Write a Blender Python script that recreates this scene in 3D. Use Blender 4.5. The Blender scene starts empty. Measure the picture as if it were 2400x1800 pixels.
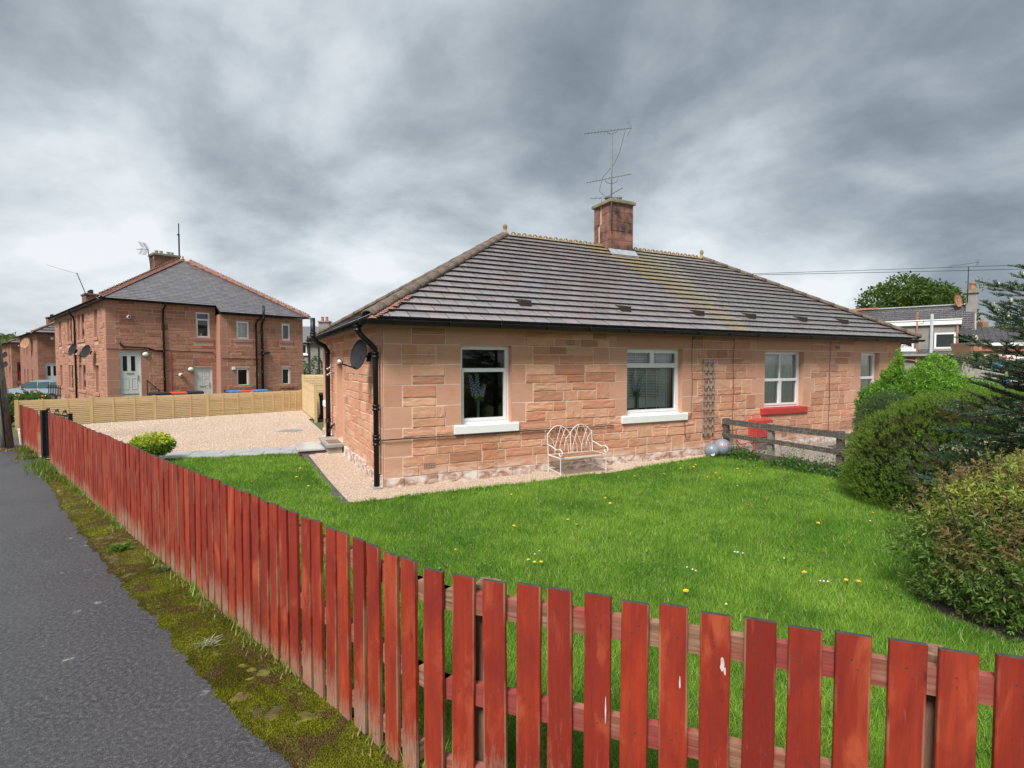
import bpy, bmesh, math, random
import numpy as np
from mathutils import Vector, Matrix

# ------------------------------------------------------------------ camera, sky, sun, exposure
S = bpy.context.scene
C = S.collection
R = math.radians
cam = bpy.data.cameras.new('camera'); camo = bpy.data.objects.new('camera', cam); C.objects.link(camo)
cam.sensor_width = 36.0; cam.lens = 18.6; cam.clip_start = 0.05; cam.clip_end = 3000
camo.location = (0, 0, 2.0); camo.rotation_euler = (R(90 - 2.17), 0, 0)
S.camera = camo
S.view_settings.view_transform = 'Standard'; S.view_settings.look = 'None'
S.view_settings.gamma = 1; S.view_settings.use_curve_mapping = False
S.view_settings.exposure = 1.90
S.render.engine = 'CYCLES'
S.cycles.max_bounces = 6; S.cycles.transparent_max_bounces = 8
SUN_EL, SUN_AZ = 52.0, 205.0        # degrees; azimuth clockwise from +Y
sd = bpy.data.lights.new('sun', 'SUN'); sd.energy = 1.5; sd.angle = R(20); sd.color = (1.0, 0.965, 0.92)
so = bpy.data.objects.new('sun', sd); C.objects.link(so)
_d = Vector((math.sin(R(SUN_AZ)) * math.cos(R(SUN_EL)), math.cos(R(SUN_AZ)) * math.cos(R(SUN_EL)), math.sin(R(SUN_EL))))
so.rotation_euler = _d.to_track_quat('Z', 'Y').to_euler()


class N:
    """tiny node helper: N(tree) then n('ShaderNodeX', {inputs}, attr=value) -> node"""
    def __init__(s, tree):
        s.t = tree; tree.nodes.clear()

    def __call__(s, kind, ins=None, **kw):
        n = s.t.nodes.new(kind)
        for k, v in kw.items(): setattr(n, k, v)
        for k, v in (ins or {}).items():
            i = n.inputs[k]
            if isinstance(v, bpy.types.NodeSocket): s.t.links.new(v, i)
            elif isinstance(v, bpy.types.Node): s.t.links.new(v.outputs[0], i)
            else:
                try: i.default_value = v
                except Exception: i.default_value = (v[0], v[1], v[2], 1.0)
        return n

    def m(s, op, a, b=0.0, c=0.0, clamp=False):
        return s('ShaderNodeMath', {0: a, 1: b, 2: c}, operation=op, use_clamp=clamp).outputs[0]

    def mix(s, f, a, b, mode='MIX'):
        n = s.t.nodes.new('ShaderNodeMix'); n.data_type = 'RGBA'; n.blend_type = mode
        for i, v in ((0, f), (6, a), (7, b)):
            if isinstance(v, bpy.types.NodeSocket): s.t.links.new(v, n.inputs[i])
            elif i == 0: n.inputs[0].default_value = v
            else: n.inputs[i].default_value = (v[0], v[1], v[2], 1.0)
        return n.outputs[2]

    def ramp(s, f, stops, interp='LINEAR'):
        n = s.t.nodes.new('ShaderNodeValToRGB'); s.t.links.new(f, n.inputs[0])
        r = n.color_ramp; r.interpolation = interp
        while len(r.elements) < len(stops): r.elements.new(0.5)
        for e, (p, c) in zip(r.elements, stops):
            e.position = p
            e.color = (c, c, c, 1) if isinstance(c, (int, float)) else (c[0], c[1], c[2], 1)
        return n.outputs[0]

    def noise(s, vec, scale, detail=4, rough=0.55, dist=0.0, out=0):
        return s('ShaderNodeTexNoise', {'Vector': vec, 'Scale': scale, 'Detail': detail, 'Roughness': rough, 'Distortion': dist}).outputs[out]

    def vor(s, vec, scale, out='Distance', feature='F1', rnd=1.0):
        return s('ShaderNodeTexVoronoi', {'Vector': vec, 'Scale': scale, 'Randomness': rnd}, feature=feature).outputs[out]

    def scl(s, vec, v):
        return s('ShaderNodeVectorMath', {0: vec, 1: v}, operation='MULTIPLY').outputs[0]


W = bpy.data.worlds.new('World'); S.world = W; W.use_nodes = True
n = N(W.node_tree)
sky = n('ShaderNodeTexSky', sky_type='NISHITA', sun_disc=False, sun_elevation=R(SUN_EL), sun_rotation=R(SUN_AZ))
bg1 = n('ShaderNodeBackground', {'Color': sky, 'Strength': 0.06})
dirv = n('ShaderNodeTexCoord').outputs['Generated']
nrm = n('ShaderNodeVectorMath', {0: dirv}, operation='NORMALIZE').outputs[0]
sep = n('ShaderNodeSeparateXYZ', {0: nrm})
zz = n.m('ADD', n.m('MAXIMUM', sep.outputs[2], 0.0), 0.42)
pv = n('ShaderNodeCombineXYZ', {0: n.m('DIVIDE', sep.outputs[0], zz), 1: n.m('DIVIDE', sep.outputs[1], zz), 2: 0.0}).outputs[0]
pv2 = n('ShaderNodeVectorMath', {0: pv, 1: (3.1, 7.7, 0.4)}, operation='ADD').outputs[0]
rotm = n('ShaderNodeMapping', {'Vector': pv2, 'Rotation': (0, 0, R(-35)), 'Scale': (0.85, 1.0, 1.0)}).outputs[0]
n1 = n.noise(rotm, 1.45, 10, 0.55, 0.35)
n2 = n.noise(rotm, 5.0, 8, 0.60, 0.3)
n3 = n.noise(n.scl(nrm, (1, 1, 1.8)), 2.6, 6, 0.55, 0.4)
base = n.m('ADD', n.m('ADD', n.m('MULTIPLY', n1, 0.82), n.m('MULTIPLY', n2, 0.13)), n.m('MULTIPLY', n3, 0.30))


def skyspot(px, py, width, amp):
    v = Vector(((px - 1200) / 1240, 1.0, (853 - py) / 1240)).normalized()
    d = n('ShaderNodeVectorMath', {0: nrm, 1: tuple(v)}, operation='DOT_PRODUCT').outputs['Value']
    g = n.m('POWER', 2.718, n.m('DIVIDE', n.m('SUBTRACT', d, 1.0), width))
    return n.m('MULTIPLY', g, amp)


tot = n.m('SUBTRACT', base, 0.085)
for a in ((60, 200, .010, -.15), (330, 60, .010, -.09), (780, 90, .030, .085), (1100, 60, .03, .03), (250, 330, .006, .06), (1450, 360, .03, -.07), (1050, 430, .012, -.06), (350, 520, .03, .04),
          (2050, 300, .05, -.04), (2250, 480, .012, -.07), (350, 600, .02, .07), (120, 420, .010, .06), (1720, 555, .008, .13), (1560, 525, .006, .12), (1230, 540, .006, .08), (1980, 640, .008, .08), (900, 560, .010, .05), (700, 480, .003, -.05)):
    tot = n.m('ADD', tot, skyspot(*a))
hz = n.ramp(sep.outputs[2], [(0.0, 0.06), (0.16, 0.06), (0.34, 0.0)])
tot = n.m('ADD', tot, hz)
ccol = n.ramp(tot, [(0.30, (.036, .044, .052)), (0.43, (.072, .085, .096)), (0.52, (.112, .127, .139)), (0.61, (.168, .183, .195)), (0.72, (.232, .243, .252))])
low = n.ramp(sep.outputs[2], [(0.0, 0.0), (0.01, 1.0)])
ccol2 = n.mix(low, (.10, .105, .10), ccol)
bg2 = n('ShaderNodeBackground', {'Color': ccol2, 'Strength': 1.0})
ms = n('ShaderNodeMixShader', {0: 0.97, 1: bg1, 2: bg2})
n('ShaderNodeOutputWorld', {'Surface': ms})

# ------------------------------------------------------------------ helpers
rnd = random.Random(7)
rng = np.random.default_rng(11)


class MB:
    def __init__(s): s.v = []; s.f = []; s.mi = []

    def add(s, vs, fs, mi=0, M=None):
        b = len(s.v)
        for p in vs:
            p = Vector(p)
            s.v.append(tuple(M @ p) if M is not None else tuple(p))
        for f in fs: s.f.append(tuple(b + i for i in f)); s.mi.append(mi)

    def box(s, a, b, mi=0, M=None, top=None):
        x0, y0, z0 = a; x1, y1, z1 = b
        vs = [(x0, y0, z0), (x1, y0, z0), (x1, y1, z0), (x0, y1, z0), (x0, y0, z1), (x1, y0, z1), (x1, y1, z1), (x0, y1, z1)]
        fs = [(0, 3, 2, 1), (0, 1, 5, 4), (1, 2, 6, 5), (2, 3, 7, 6), (3, 0, 4, 7)]
        s.add(vs, fs, mi, M); bb = len(s.v) - 8
        s.f.append((bb + 4, bb + 5, bb + 6, bb + 7)); s.mi.append(mi if top is None else top)
        return s

    def bar(s, p, q, w, h, mi=0, M=None, up=(0, 0, 1)):
        p = Vector(p); q = Vector(q); d = (q - p).normalized(); u = Vector(up)
        if abs(d.dot(u)) > .95: u = Vector((0, 1, 0))
        x = d.cross(u).normalized() * w / 2; y = x.cross(d).normalized() * h / 2
        vs = [p - x - y, p + x - y, p + x + y, p - x + y, q - x - y, q + x - y, q + x + y, q - x + y]
        s.add(vs, [(0, 1, 2, 3), (7, 6, 5, 4), (0, 4, 5, 1), (1, 5, 6, 2), (2, 6, 7, 3), (3, 7, 4, 0)], mi, M)
        return s

    def tube(s, pts, r, n=6, mi=0, M=None, cap=True):
        pts = [Vector(p) for p in pts]; k = len(pts)
        rr = r if isinstance(r, (list, tuple)) else [r] * k
        vs = []; ref = None
        for i, p in enumerate(pts):
            d = (pts[min(i + 1, k - 1)] - pts[max(i - 1, 0)])
            d = d.normalized() if d.length > 1e-9 else Vector((0, 0, 1))
            if ref is None: ref = Vector((0, 0, 1)) if abs(d.z) < .9 else Vector((1, 0, 0))
            x = d.cross(ref).normalized(); y = x.cross(d).normalized(); ref = y
            for j in range(n):
                a = 2 * math.pi * j / n
                vs.append(p + (x * math.cos(a) + y * math.sin(a)) * rr[i])
        fs = [(i * n + j, i * n + (j + 1) % n, (i + 1) * n + (j + 1) % n, (i + 1) * n + j) for i in range(k - 1) for j in range(n)]
        if cap: fs += [tuple(range(n))[::-1], tuple(range((k - 1) * n, k * n))]
        s.add(vs, fs, mi, M); return s

    def lathe(s, prof, n=12, c=(0, 0, 0), mi=0, M=None, sx=1.0, sy=1.0):
        vs = []; k = len(prof)
        for r_, z in prof:
            for j in range(n):
                a = 2 * math.pi * j / n
                vs.append((c[0] + r_ * math.cos(a) * sx, c[1] + r_ * math.sin(a) * sy, c[2] + z))
        fs = [(i * n + j, i * n + (j + 1) % n, (i + 1) * n + (j + 1) % n, (i + 1) * n + j) for i in range(k - 1) for j in range(n)]
        fs += [tuple(range(n))[::-1], tuple(range((k - 1) * n, k * n))]
        s.add(vs, fs, mi, M); return s

    def poly(s, vs, mi=0, M=None):
        s.add(vs, [tuple(range(len(vs)))], mi, M); return s

    def prism(s, pts, vec, mi=0, M=None):
        k = len(pts); vec = Vector(vec)
        vs = [Vector(p) for p in pts] + [Vector(p) + vec for p in pts]
        fs = [tuple(range(k))[::-1], tuple(range(k, 2 * k))] + [(i, (i + 1) % k, k + (i + 1) % k, k + i) for i in range(k)]
        s.add(vs, fs, mi, M); return s

    def build(s, name, mats, parent=None, smooth=False, loc=None, rz=None):
        me = bpy.data.meshes.new(name); me.from_pydata(s.v, [], s.f)
        if not isinstance(mats, (list, tuple)): mats = [mats]
        for m_ in mats: me.materials.append(m_)
        if any(s.mi): me.polygons.foreach_set('material_index', s.mi)
        if smooth: me.polygons.foreach_set('use_smooth', [True] * len(s.f))
        me.update()
        o = bpy.data.objects.new(name, me); C.objects.link(o)
        if parent is not None: o.parent = parent
        if loc: o.location = loc
        if rz is not None: o.rotation_euler.z = rz
        return o


def tag(o, label=None, cat=None, group=None, kind=None):
    if label: o['label'] = label
    if cat: o['category'] = cat
    if group: o['group'] = group
    if kind: o['kind'] = kind
    return o


def thing(name, label, cat, loc=(0, 0, 0), rz=0.0, group=None):
    o = bpy.data.objects.new(name, None); C.objects.link(o); o.empty_display_size = .2
    o.location = loc; o.rotation_euler.z = rz
    return tag(o, label, cat, group)


def np_mesh(name, V, F, mats, col=None, parent=None, smooth=False):
    """V (n,3), F (m,k) all same k, col (n,3) optional colour attribute"""
    me = bpy.data.meshes.new(name); V = np.asarray(V, np.float32); F = np.asarray(F, np.int32); m_, k = F.shape
    me.vertices.add(len(V)); me.vertices.foreach_set('co', V.ravel())
    me.loops.add(m_ * k); me.loops.foreach_set('vertex_index', F.ravel())
    me.polygons.add(m_); me.polygons.foreach_set('loop_start', np.arange(0, m_ * k, k, dtype=np.int32))
    me.polygons.foreach_set('loop_total', np.full(m_, k, np.int32))
    if smooth: me.polygons.foreach_set('use_smooth', np.ones(m_, bool))
    for mm in (mats if isinstance(mats, (list, tuple)) else [mats]): me.materials.append(mm)
    if col is not None:
        at = me.color_attributes.new('Col', 'FLOAT_COLOR', 'POINT')
        c4 = np.ones((len(V), 4), np.float32); c4[:, :3] = col; at.data.foreach_set('color', c4.ravel())
    me.update(calc_edges=True)
    o = bpy.data.objects.new(name, me); C.objects.link(o)
    if parent is not None: o.parent = parent
    return o


_G = rng.random((64, 64))
def vnoise(x, y, s=1.0, o=0):
    x = np.asarray(x) * s + 17.3 + o * 5.1; y = np.asarray(y) * s + 9.7 + o * 3.3
    xi = np.floor(x).astype(int); yi = np.floor(y).astype(int); fx = x - xi; fy = y - yi
    fx = fx * fx * (3 - 2 * fx); fy = fy * fy * (3 - 2 * fy); g = _G
    a = g[xi % 64, yi % 64]; b = g[(xi + 1) % 64, yi % 64]; c = g[xi % 64, (yi + 1) % 64]; d = g[(xi + 1) % 64, (yi + 1) % 64]
    return (a * (1 - fx) + b * fx) * (1 - fy) + (c * (1 - fx) + d * fx) * fy
def fbm(x, y, s=1.0, o=0): return .5 * vnoise(x, y, s, o) + .3 * vnoise(x, y, s * 2.1, o + 1) + .2 * vnoise(x, y, s * 4.3, o + 2)


def inpoly(x, y, poly):
    r = np.zeros(len(x), bool); j = len(poly) - 1
    for i in range(len(poly)):
        xi, yi = poly[i]; xj, yj = poly[j]
        c = ((yi > y) != (yj > y)) & (x < (xj - xi) * (y - yi) / (yj - yi + 1e-12) + xi); r ^= c; j = i
    return r


def leaves(name, P, D, L, Wd, Cc, mat, parent=None, fold=.25, droop=0.0, kind=None):
    """one quad leaf per point: base P, axis D, length L, width Wd, colour Cc"""
    P = np.asarray(P); D = np.asarray(D); k = len(P)
    D = D / np.maximum(np.linalg.norm(D, axis=1, keepdims=True), 1e-9)
    A = rng.normal(size=(k, 3)); A[:, 2] *= .35
    X = np.cross(D, A); X /= np.maximum(np.linalg.norm(X, axis=1, keepdims=True), 1e-9)
    Nn = np.cross(X, D); sgn = np.sign(Nn[:, 2:3] + 1e-9); Nn = Nn * sgn; L = np.asarray(L).reshape(-1, 1); Wd = np.asarray(Wd).reshape(-1, 1)
    mid = P + D * L * .45
    a = mid + X * Wd * .5 + Nn * Wd * fold; b = mid - X * Wd * .5 + Nn * Wd * fold
    tip = P + D * L - Nn * 0 ; tip[:, 2] -= (L[:, 0] * droop)
    V = np.stack([P, a, tip, b], 1).reshape(-1, 3)
    F = np.arange(k * 4).reshape(-1, 4)
    o = np_mesh(name, V, F, mat, np.repeat(Cc, 4, axis=0), parent)
    if kind: o['kind'] = kind
    return o


def rand_dirs(k, up=0.0):
    v = rng.normal(size=(k, 3)); v[:, 2] += up
    return v / np.linalg.norm(v, axis=1, keepdims=True)


# ------------------------------------------------------------------ materials
def mat(name, fn):
    m_ = bpy.data.materials.new(name); m_.use_nodes = True
    nn = N(m_.node_tree); sh = fn(nn)
    nn('ShaderNodeOutputMaterial', {'Surface': sh}); return m_


def bsdf(nn, col, rough=.7, bump=None, bstr=.3, bdist=.01, **kw):
    ins = {'Base Color': col, 'Roughness': rough}
    if bump is not None: ins['Normal'] = nn('ShaderNodeBump', {'Strength': bstr, 'Distance': bdist, 'Height': bump}).outputs[0]
    ins.update(kw)
    return nn('ShaderNodeBsdfPrincipled', ins)


def objc(nn): return nn('ShaderNodeTexCoord').outputs['Object']
def pos(nn): return nn('ShaderNodeNewGeometry').outputs['Position']
def orand(nn):
    a = nn('ShaderNodeObjectInfo').outputs['Random']; b = nn('ShaderNodeNewGeometry').outputs['Random Per Island']
    return nn.m('FRACT', nn.m('ADD', a, nn.m('MULTIPLY', b, 3.77)))


def plain(name, col, rough=.6, var=.12, sc=8.0, bstr=.08, metal=0.0, spec=.5):
    def f(nn):
        p = pos(nn); f1 = nn.noise(p, sc, 5)
        c = nn.mix(nn.ramp(f1, [(.3, 0.0), (.7, 1.0)]), [x * (1 - var) for x in col], [min(1, x * (1 + var)) for x in col])
        return bsdf(nn, c, nn.m('ADD', rough - .06, nn.m('MULTIPLY', f1, .12)), nn.noise(p, sc * 6, 3), bstr, .003, Metallic=metal, **{'Specular IOR Level': spec})
    return mat(name, f)


def sandstone(name, dress=False, dark=0.0, redder=0.0, local=None):
    def f(nn):
        p = pos(nn); r_ = orand(nn)
        if dress: st = [(0, (.56, .285, .19)), (.5, (.64, .355, .245)), (1, (.60, .315, .21))]
        else: st = [(0, (.39, .175, .110)), (.18, (.67, .325, .195)), (.36, (.58, .27, .175)), (.52, (.75, .43, .28)), (.68, (.46, .21, .135)), (.84, (.71, .385, .25)), (1, (.60, .34, .23))]
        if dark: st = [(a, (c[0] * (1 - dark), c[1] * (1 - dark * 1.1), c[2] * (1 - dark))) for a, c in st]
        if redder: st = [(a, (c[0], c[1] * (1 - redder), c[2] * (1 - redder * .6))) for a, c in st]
        c = nn.ramp(r_, st)
        ps = nn.scl(p, (3.0, 3.0, 16.0)); stk = nn.noise(ps, 1.6, 5, .6, .5)
        c = nn.mix(nn.ramp(stk, [(.35, .0), (.7, .35 if not dress else .22)]), c, nn.mix(.5, c, (.20, .08, .05)))
        blot = nn.noise(p, 1.1, 4, .6)
        c = nn.mix(nn.ramp(blot, [(.45, 0.0), (.75, .45)]), c, (.40, .235, .135)); c = nn.mix(nn.ramp(nn.noise(p, 2.3, 5, .6, 1.0), [(.52, 0.0), (.68, .45 if not dress else .2)]), c, (.56, .17, .075))
        sz = nn('ShaderNodeSeparateXYZ', {0: p}).outputs[2]
        damp = nn.m('MULTIPLY', nn.ramp(nn.m('ADD', sz, nn.m('MULTIPLY', nn.noise(p, 1.5, 3), .5)), [(.45, 1.0), (1.0, 0.0)]), .5)
        c = nn.mix(damp, c, nn.mix(.35, c, (.27, .165, .085)))
        if local is not None:      # the neighbour's half of the wall is more weathered
            lc = nn('ShaderNodeTexCoord', object=local).outputs['Object']
            lx = nn('ShaderNodeSeparateXYZ', {0: lc}).outputs[0]
            w = nn.m('MULTIPLY', nn.ramp(nn.m('DIVIDE', lx, 15.0), [(.46, 0.0), (.60, 1.0)]), .42)
            c = nn.mix(w, c, nn.mix(.6, c, (.50, .31, .22)))
            zz_ = nn('ShaderNodeSeparateXYZ', {0: lc}).outputs[2]
            wh = nn.m('MULTIPLY', nn.ramp(zz_, [(.14, 1.0), (.34, 0.0)]), nn.ramp(nn.noise(nn.scl(p, (1, 1, 2.2)), 2.8, 5, .65), [(.42, 0.0), (.54, .85)]))
            c = nn.mix(wh, c, (.68, .57, .50))
        soot = nn.ramp(nn.noise(p, 14.0, 3), [(.66, 0.0), (.78, .35)])
        c = nn.mix(soot, c, (.13, .07, .05))
        if dress: b = nn.m('ADD', nn.noise(nn.scl(p, (12, 12, 60)), 2.0, 3), nn.m('MULTIPLY', nn.noise(p, 30, 3), .6)); bs, bd = .22, .006
        else: b = nn.m('ADD', nn.noise(nn.scl(p, (1, 1, 2.2)), 9.0, 6, .62, .6), nn.m('MULTIPLY', nn.noise(p, 45, 3), .25)); bs, bd = .45, .012
        return bsdf(nn, c, .86, b, bs, bd, **{'Specular IOR Level': .25})
    return mat(name, f)


def simple_var(name, stops, rough, sc=6.0, bsc=40.0, bstr=.3, bd=.01, dist=0.3, rough2=None, scl=(1, 1, 1), extra=None):
    def f(nn):
        p = nn.scl(pos(nn), scl); f1 = nn.noise(p, sc, 6, .6, dist)
        c = nn.ramp(f1, stops)
        if extra: c = extra(nn, p, c)
        rg = rough if rough2 is None else nn.ramp(nn.noise(p, sc * .4, 3), [(.35, rough), (.65, rough2)])
        return bsdf(nn, c, rg, nn.noise(p, bsc, 4), bstr, bd)
    return mat(name, f)


def colattr(name, rough=.55, trans=.35, spec=.35, var=.15):
    def f(nn):
        c = nn('ShaderNodeVertexColor', layer_name='Col').outputs[0]
        c = nn.mix(nn.m('MULTIPLY', nn.noise(pos(nn), 30, 2), var), c, (.02, .03, .01))
        b = bsdf(nn, c, rough, None, **{'Specular IOR Level': spec})
        if not trans: return b
        t = nn('ShaderNodeBsdfTranslucent', {'Color': nn.mix(.5, c, (.30, .42, .05), 'MIX')})
        return nn('ShaderNodeMixShader', {0: trans, 1: b, 2: t})
    return mat(name, f)
B_ORG = (-2.042, 8.372, 0.0); B_RZ = R(26.7)
bung = thing('bungalow', 'single storey red sandstone semi-detached bungalow with hipped tiled roof behind the lawn', 'bungalow', B_ORG, B_RZ)
BMAT = Matrix.Translation(B_ORG) @ Matrix.Rotation(B_RZ, 4, 'Z')
def bw(u, v, z=0.0): return BMAT @ Vector((u, v, z))

M_stone = sandstone('rock_faced_sandstone', local=bung)
M_dress = sandstone('dressed_sandstone', True, local=bung)
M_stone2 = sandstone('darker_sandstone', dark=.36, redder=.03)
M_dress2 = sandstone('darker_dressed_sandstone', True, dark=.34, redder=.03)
M_chim = simple_var('sooty_sandstone', [(.34, (.045, .03, .026)), (.46, (.15, .075, .055)), (.6, (.26, .12, .085)), (.72, (.33, .19, .14))], .9, 3.2, 30, .5, .02)
M_mortar = simple_var('mortar', [(.3, (.62, .48, .37)), (.7, (.76, .64, .53))], .95, 9, 60, .3, .004)
M_mortar2 = simple_var('mortar_dark', [(.3, (.42, .28, .21)), (.7, (.56, .40, .32))], .95, 9, 60, .3, .004)
M_plinth = simple_var('flaking_plinth_stone', [(.28, (.20, .12, .09)), (.42, (.42, .26, .19)), (.52, (.62, .50, .43)), (.66, (.78, .73, .68)), (.8, (.50, .30, .21))], .95, 5.5, 35, .6, .02, .6, scl=(1, 1, 1.7))
M_white = plain('white_paint', (.80, .80, .79), .5, .03)
M_upvc = plain('white_upvc', (.82, .82, .82), .28, .01, bstr=.0)
M_redpaint = plain('red_paint', (.45, .045, .035), .55, .15)
M_black = plain('black_gloss_paint', (.010, .010, .012), .38, .3, spec=.3)
M_dkgrey = plain('dark_grey_plastic', (.024, .024, .028), .75, spec=.2)
M_steel = plain('galvanised_steel', (.38, .38, .37), .45, .2, metal=.6)
M_lead = plain('lead_flashing', (.42, .44, .46), .4, .15, metal=.3)
M_rust = simple_var('rusty_metal', [(.35, (.40, .33, .26)), (.5, (.36, .16, .07)), (.7, (.24, .085, .035))], .8, 14, 60, .3)
M_soffit = plain('brown_soffit', (.20, .12, .085), .7)
M_hipred = simple_var('old_red_hip_tile', [(.3, (.16, .07, .05)), (.55, (.26, .12, .085)), (.72, (.30, .20, .14))], .85, 8, 40, .3)
M_ventt = plain('brown_vent_tile', (.026, .016, .013), .8)
M_dark = plain('dim_interior', (.15, .14, .13), .9)
M_cloth = plain('net_curtain', (.80, .80, .77), .9, .06, 12)
M_conc = simple_var('concrete', [(.3, (.24, .22, .19)), (.7, (.36, .34, .30))], .9, 5, 40, .4)
M_cap = simple_var('mossy_chimney_cap', [(.35, (.16, .16, .10)), (.6, (.26, .24, .16)), (.75, (.13, .15, .06))], .95, 9, 40, .6)
M_terra = simple_var('terracotta', [(.3, (.26, .10, .065)), (.55, (.38, .17, .11)), (.72, (.44, .27, .18))], .8, 8, 40, .3)


def _glass(nn):
    fr = nn('ShaderNodeFresnel', {'IOR': 1.52}).outputs[0]
    g = nn('ShaderNodeBsdfGlossy', {'Color': (1, 1, 1), 'Roughness': 0.0})
    t = nn('ShaderNodeBsdfTransparent', {'Color': (.93, .95, .94)})
    return nn('ShaderNodeMixShader', {0: nn.m('MULTIPLY', fr, 1.7, clamp=True), 1: t, 2: g})
M_glass = mat('window_glass', _glass)


def _tile(nn, base=((.21, .195, .205), (.29, .26, .26), (.25, .245, .265), (.29, .235, .225)), mossy=True, local=bung):
    p = pos(nn); r_ = orand(nn)
    c = nn.ramp(r_, [(0, base[0]), (.35, base[1]), (.6, base[2]), (1, base[3])])
    c = nn.mix(nn.ramp(nn.noise(p, 9, 5), [(.4, 0.0), (.75, .5)]), c, (.16, .14, .13))
    sp = nn.ramp(nn.vor(p, 34.0), [(.0, 1.0), (.12, .0)])
    c = nn.mix(nn.m('MULTIPLY', sp, nn.ramp(nn.noise(p, 3.0, 3), [(.5, 0.0), (.65, .55)])), c, (.42, .42, .36))
    if mossy:
        lc = nn('ShaderNodeTexCoord', object=local).outputs['Object']; s_ = nn('ShaderNodeSeparateXYZ', {0: lc})
        x_, y_ = s_.outputs[0], s_.outputs[1]
        dx = nn.m('MULTIPLY', nn.m('SUBTRACT', 1.15, nn.m('MULTIPLY', y_, .17)), nn.m('ABSOLUTE', nn.m('SUBTRACT', x_, nn.m('ADD', 6.6, nn.m('MULTIPLY', nn.noise(p, 1.0, 4, .65), 2.2)))))
        m1 = nn.m('ADD', nn.ramp(dx, [(.2, .46), (1.9, 0.0)]), nn.m('MULTIPLY', nn.ramp(nn.m('DIVIDE', y_, 3.6), [(.6, 0.0), (1.0, .30)]), nn.ramp(nn.m('DIVIDE', x_, 15.0), [(.34, 0.0), (.44, 1.0)])))
        mf = nn.ramp(nn.m('ADD', m1, nn.m('MULTIPLY', nn.noise(p, 6.0, 7, .7), 1.25)), [(.77, 0.0), (.97, .95)])
        c = nn.mix(nn.m('MULTIPLY', mf, .85), c, nn.ramp(nn.noise(p, 5.0, 3), [(.36, (.12, .13, .035)), (.5, (.17, .125, .03)), (.62, (.25, .15, .035)), (.72, (.11, .11, .03))]))
        old = nn.m('MULTIPLY', nn.ramp(nn.m('DIVIDE', x_, 15.0), [(.48, 0.0), (.56, 1.0)]), .55)
        c = nn.mix(old, c, nn.ramp(nn.noise(p, 16, 4), [(.35, (.12, .115, .11)), (.65, (.30, .295, .29))]))
    rg = nn.ramp(nn.noise(p, 4.0, 4), [(.3, .11), (.7, .30)])
    if mossy: rg = nn.m('ADD', rg, nn.m('MULTIPLY', mf, .5), clamp=True)
    return bsdf(nn, c, rg, nn.noise(p, 60, 3), .12, .004, **{'Specular IOR Level': .95})
M_tile = mat('wet_concrete_roof_tile', _tile)
M_tedge = simple_var('shaded_mossy_tile_edge', [(.35, (.022, .016, .013)), (.6, (.05, .035, .025)), (.75, (.08, .07, .03))], .9, 8, 60, .4)  # shadow line under each tile row painted into the edge colour, with wet moss
M_dslate = mat('dark_slate', lambda nn: _tile(nn, ((.045, .043, .048), (.06, .058, .064), (.075, .07, .078), (.05, .045, .05)), False))
M_slate = mat('blue_grey_slate', lambda nn: _tile(nn, ((.085, .08, .092), (.115, .11, .122), (.145, .135, .145), (.095, .088, .095)), False))
M_moss = simple_var('roof_moss', [(.3, (.045, .05, .012)), (.55, (.11, .095, .02)), (.75, (.16, .10, .025))], .98, 20, 120, .8, .02)


def _hip(nn):
    p = pos(nn); f1 = nn.noise(p, 22, 5, .7)
    c = nn.ramp(f1, [(.32, (.045, .038, .03)), (.5, (.13, .11, .085)), (.62, (.20, .12, .08)), (.74, (.42, .38, .32))])
    return bsdf(nn, c, .95, nn.noise(p, 70, 4), .6, .01)
M_hip = mat('lichen_covered_hip_tile', _hip)
M_ridge = simple_var('lichened_ridge_tile', [(.3, (.20, .11, .06)), (.5, (.30, .20, .09)), (.7, (.36, .33, .15))], .95, 12, 60, .5)


# ------------------------------------------------------------------ masonry
def rock_mesh(mats, seed, amp=1.0):
    """unit rock-faced block: x,z in -.5...5, rough face towards -y, crisp arris"""
    r_ = random.Random(seed); V = []; F = []
    gx = [-.5, -.478, -.29, -.10, .10, .29, .478, .5]; gzz = [-.5, -.445, -.16, .15, .455, .5]; nx, nz = 7, 5
    for j in range(nz + 1):
        for i in range(nx + 1):
            edge = i in (0, nx) or j in (0, nz); fx = gx[i]; fz = gzz[j]
            if edge: d = .0100
            else:
                low_ = max(0, 1.0 - abs(fz + .30) * 2.6)
                d = .0145 + amp * (.008 * low_ * r_.uniform(.3, 1) + .007 * r_.random() ** 1.3)
                if 1 < i < nx - 1: fx += r_.uniform(-.05, .05)
                if 1 < j < nz - 1: fz += r_.uniform(-.09, .09)
            V.append((fx, -d, fz))
    for j in range(nz):
        for i in range(nx):
            a = j * (nx + 1) + i; q = (a, a + 1, a + nx + 2, a + nx + 1)
            if 0 < i < nx - 1 and 0 < j < nz - 1:
                if r_.random() < .5: F += [(q[0], q[1], q[2]), (q[0], q[2], q[3])]
                else: F += [(q[0], q[1], q[3]), (q[1], q[2], q[3])]
            else: F.append(q)
    b = len(V); V += [(-.5, .01, -.5), (.5, .01, -.5), (.5, .01, .5), (-.5, .01, .5)]
    bl = [i for i in range(nx + 1)]; tl = [nz * (nx + 1) + i for i in range(nx + 1)]
    lf = [j * (nx + 1) for j in range(nz + 1)]; rt = [j * (nx + 1) + nx for j in range(nz + 1)]
    F += [tuple([b] + [b + 1] + bl[::-1]), tuple([b + 3] + tl + [b + 2]), tuple([b] + lf + [b + 3]), tuple([b + 1, b + 2] + rt[::-1])]
    return V, F


ROCKS = [rock_mesh(None, s) for s in range(14)]
_rockme = {}


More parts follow.
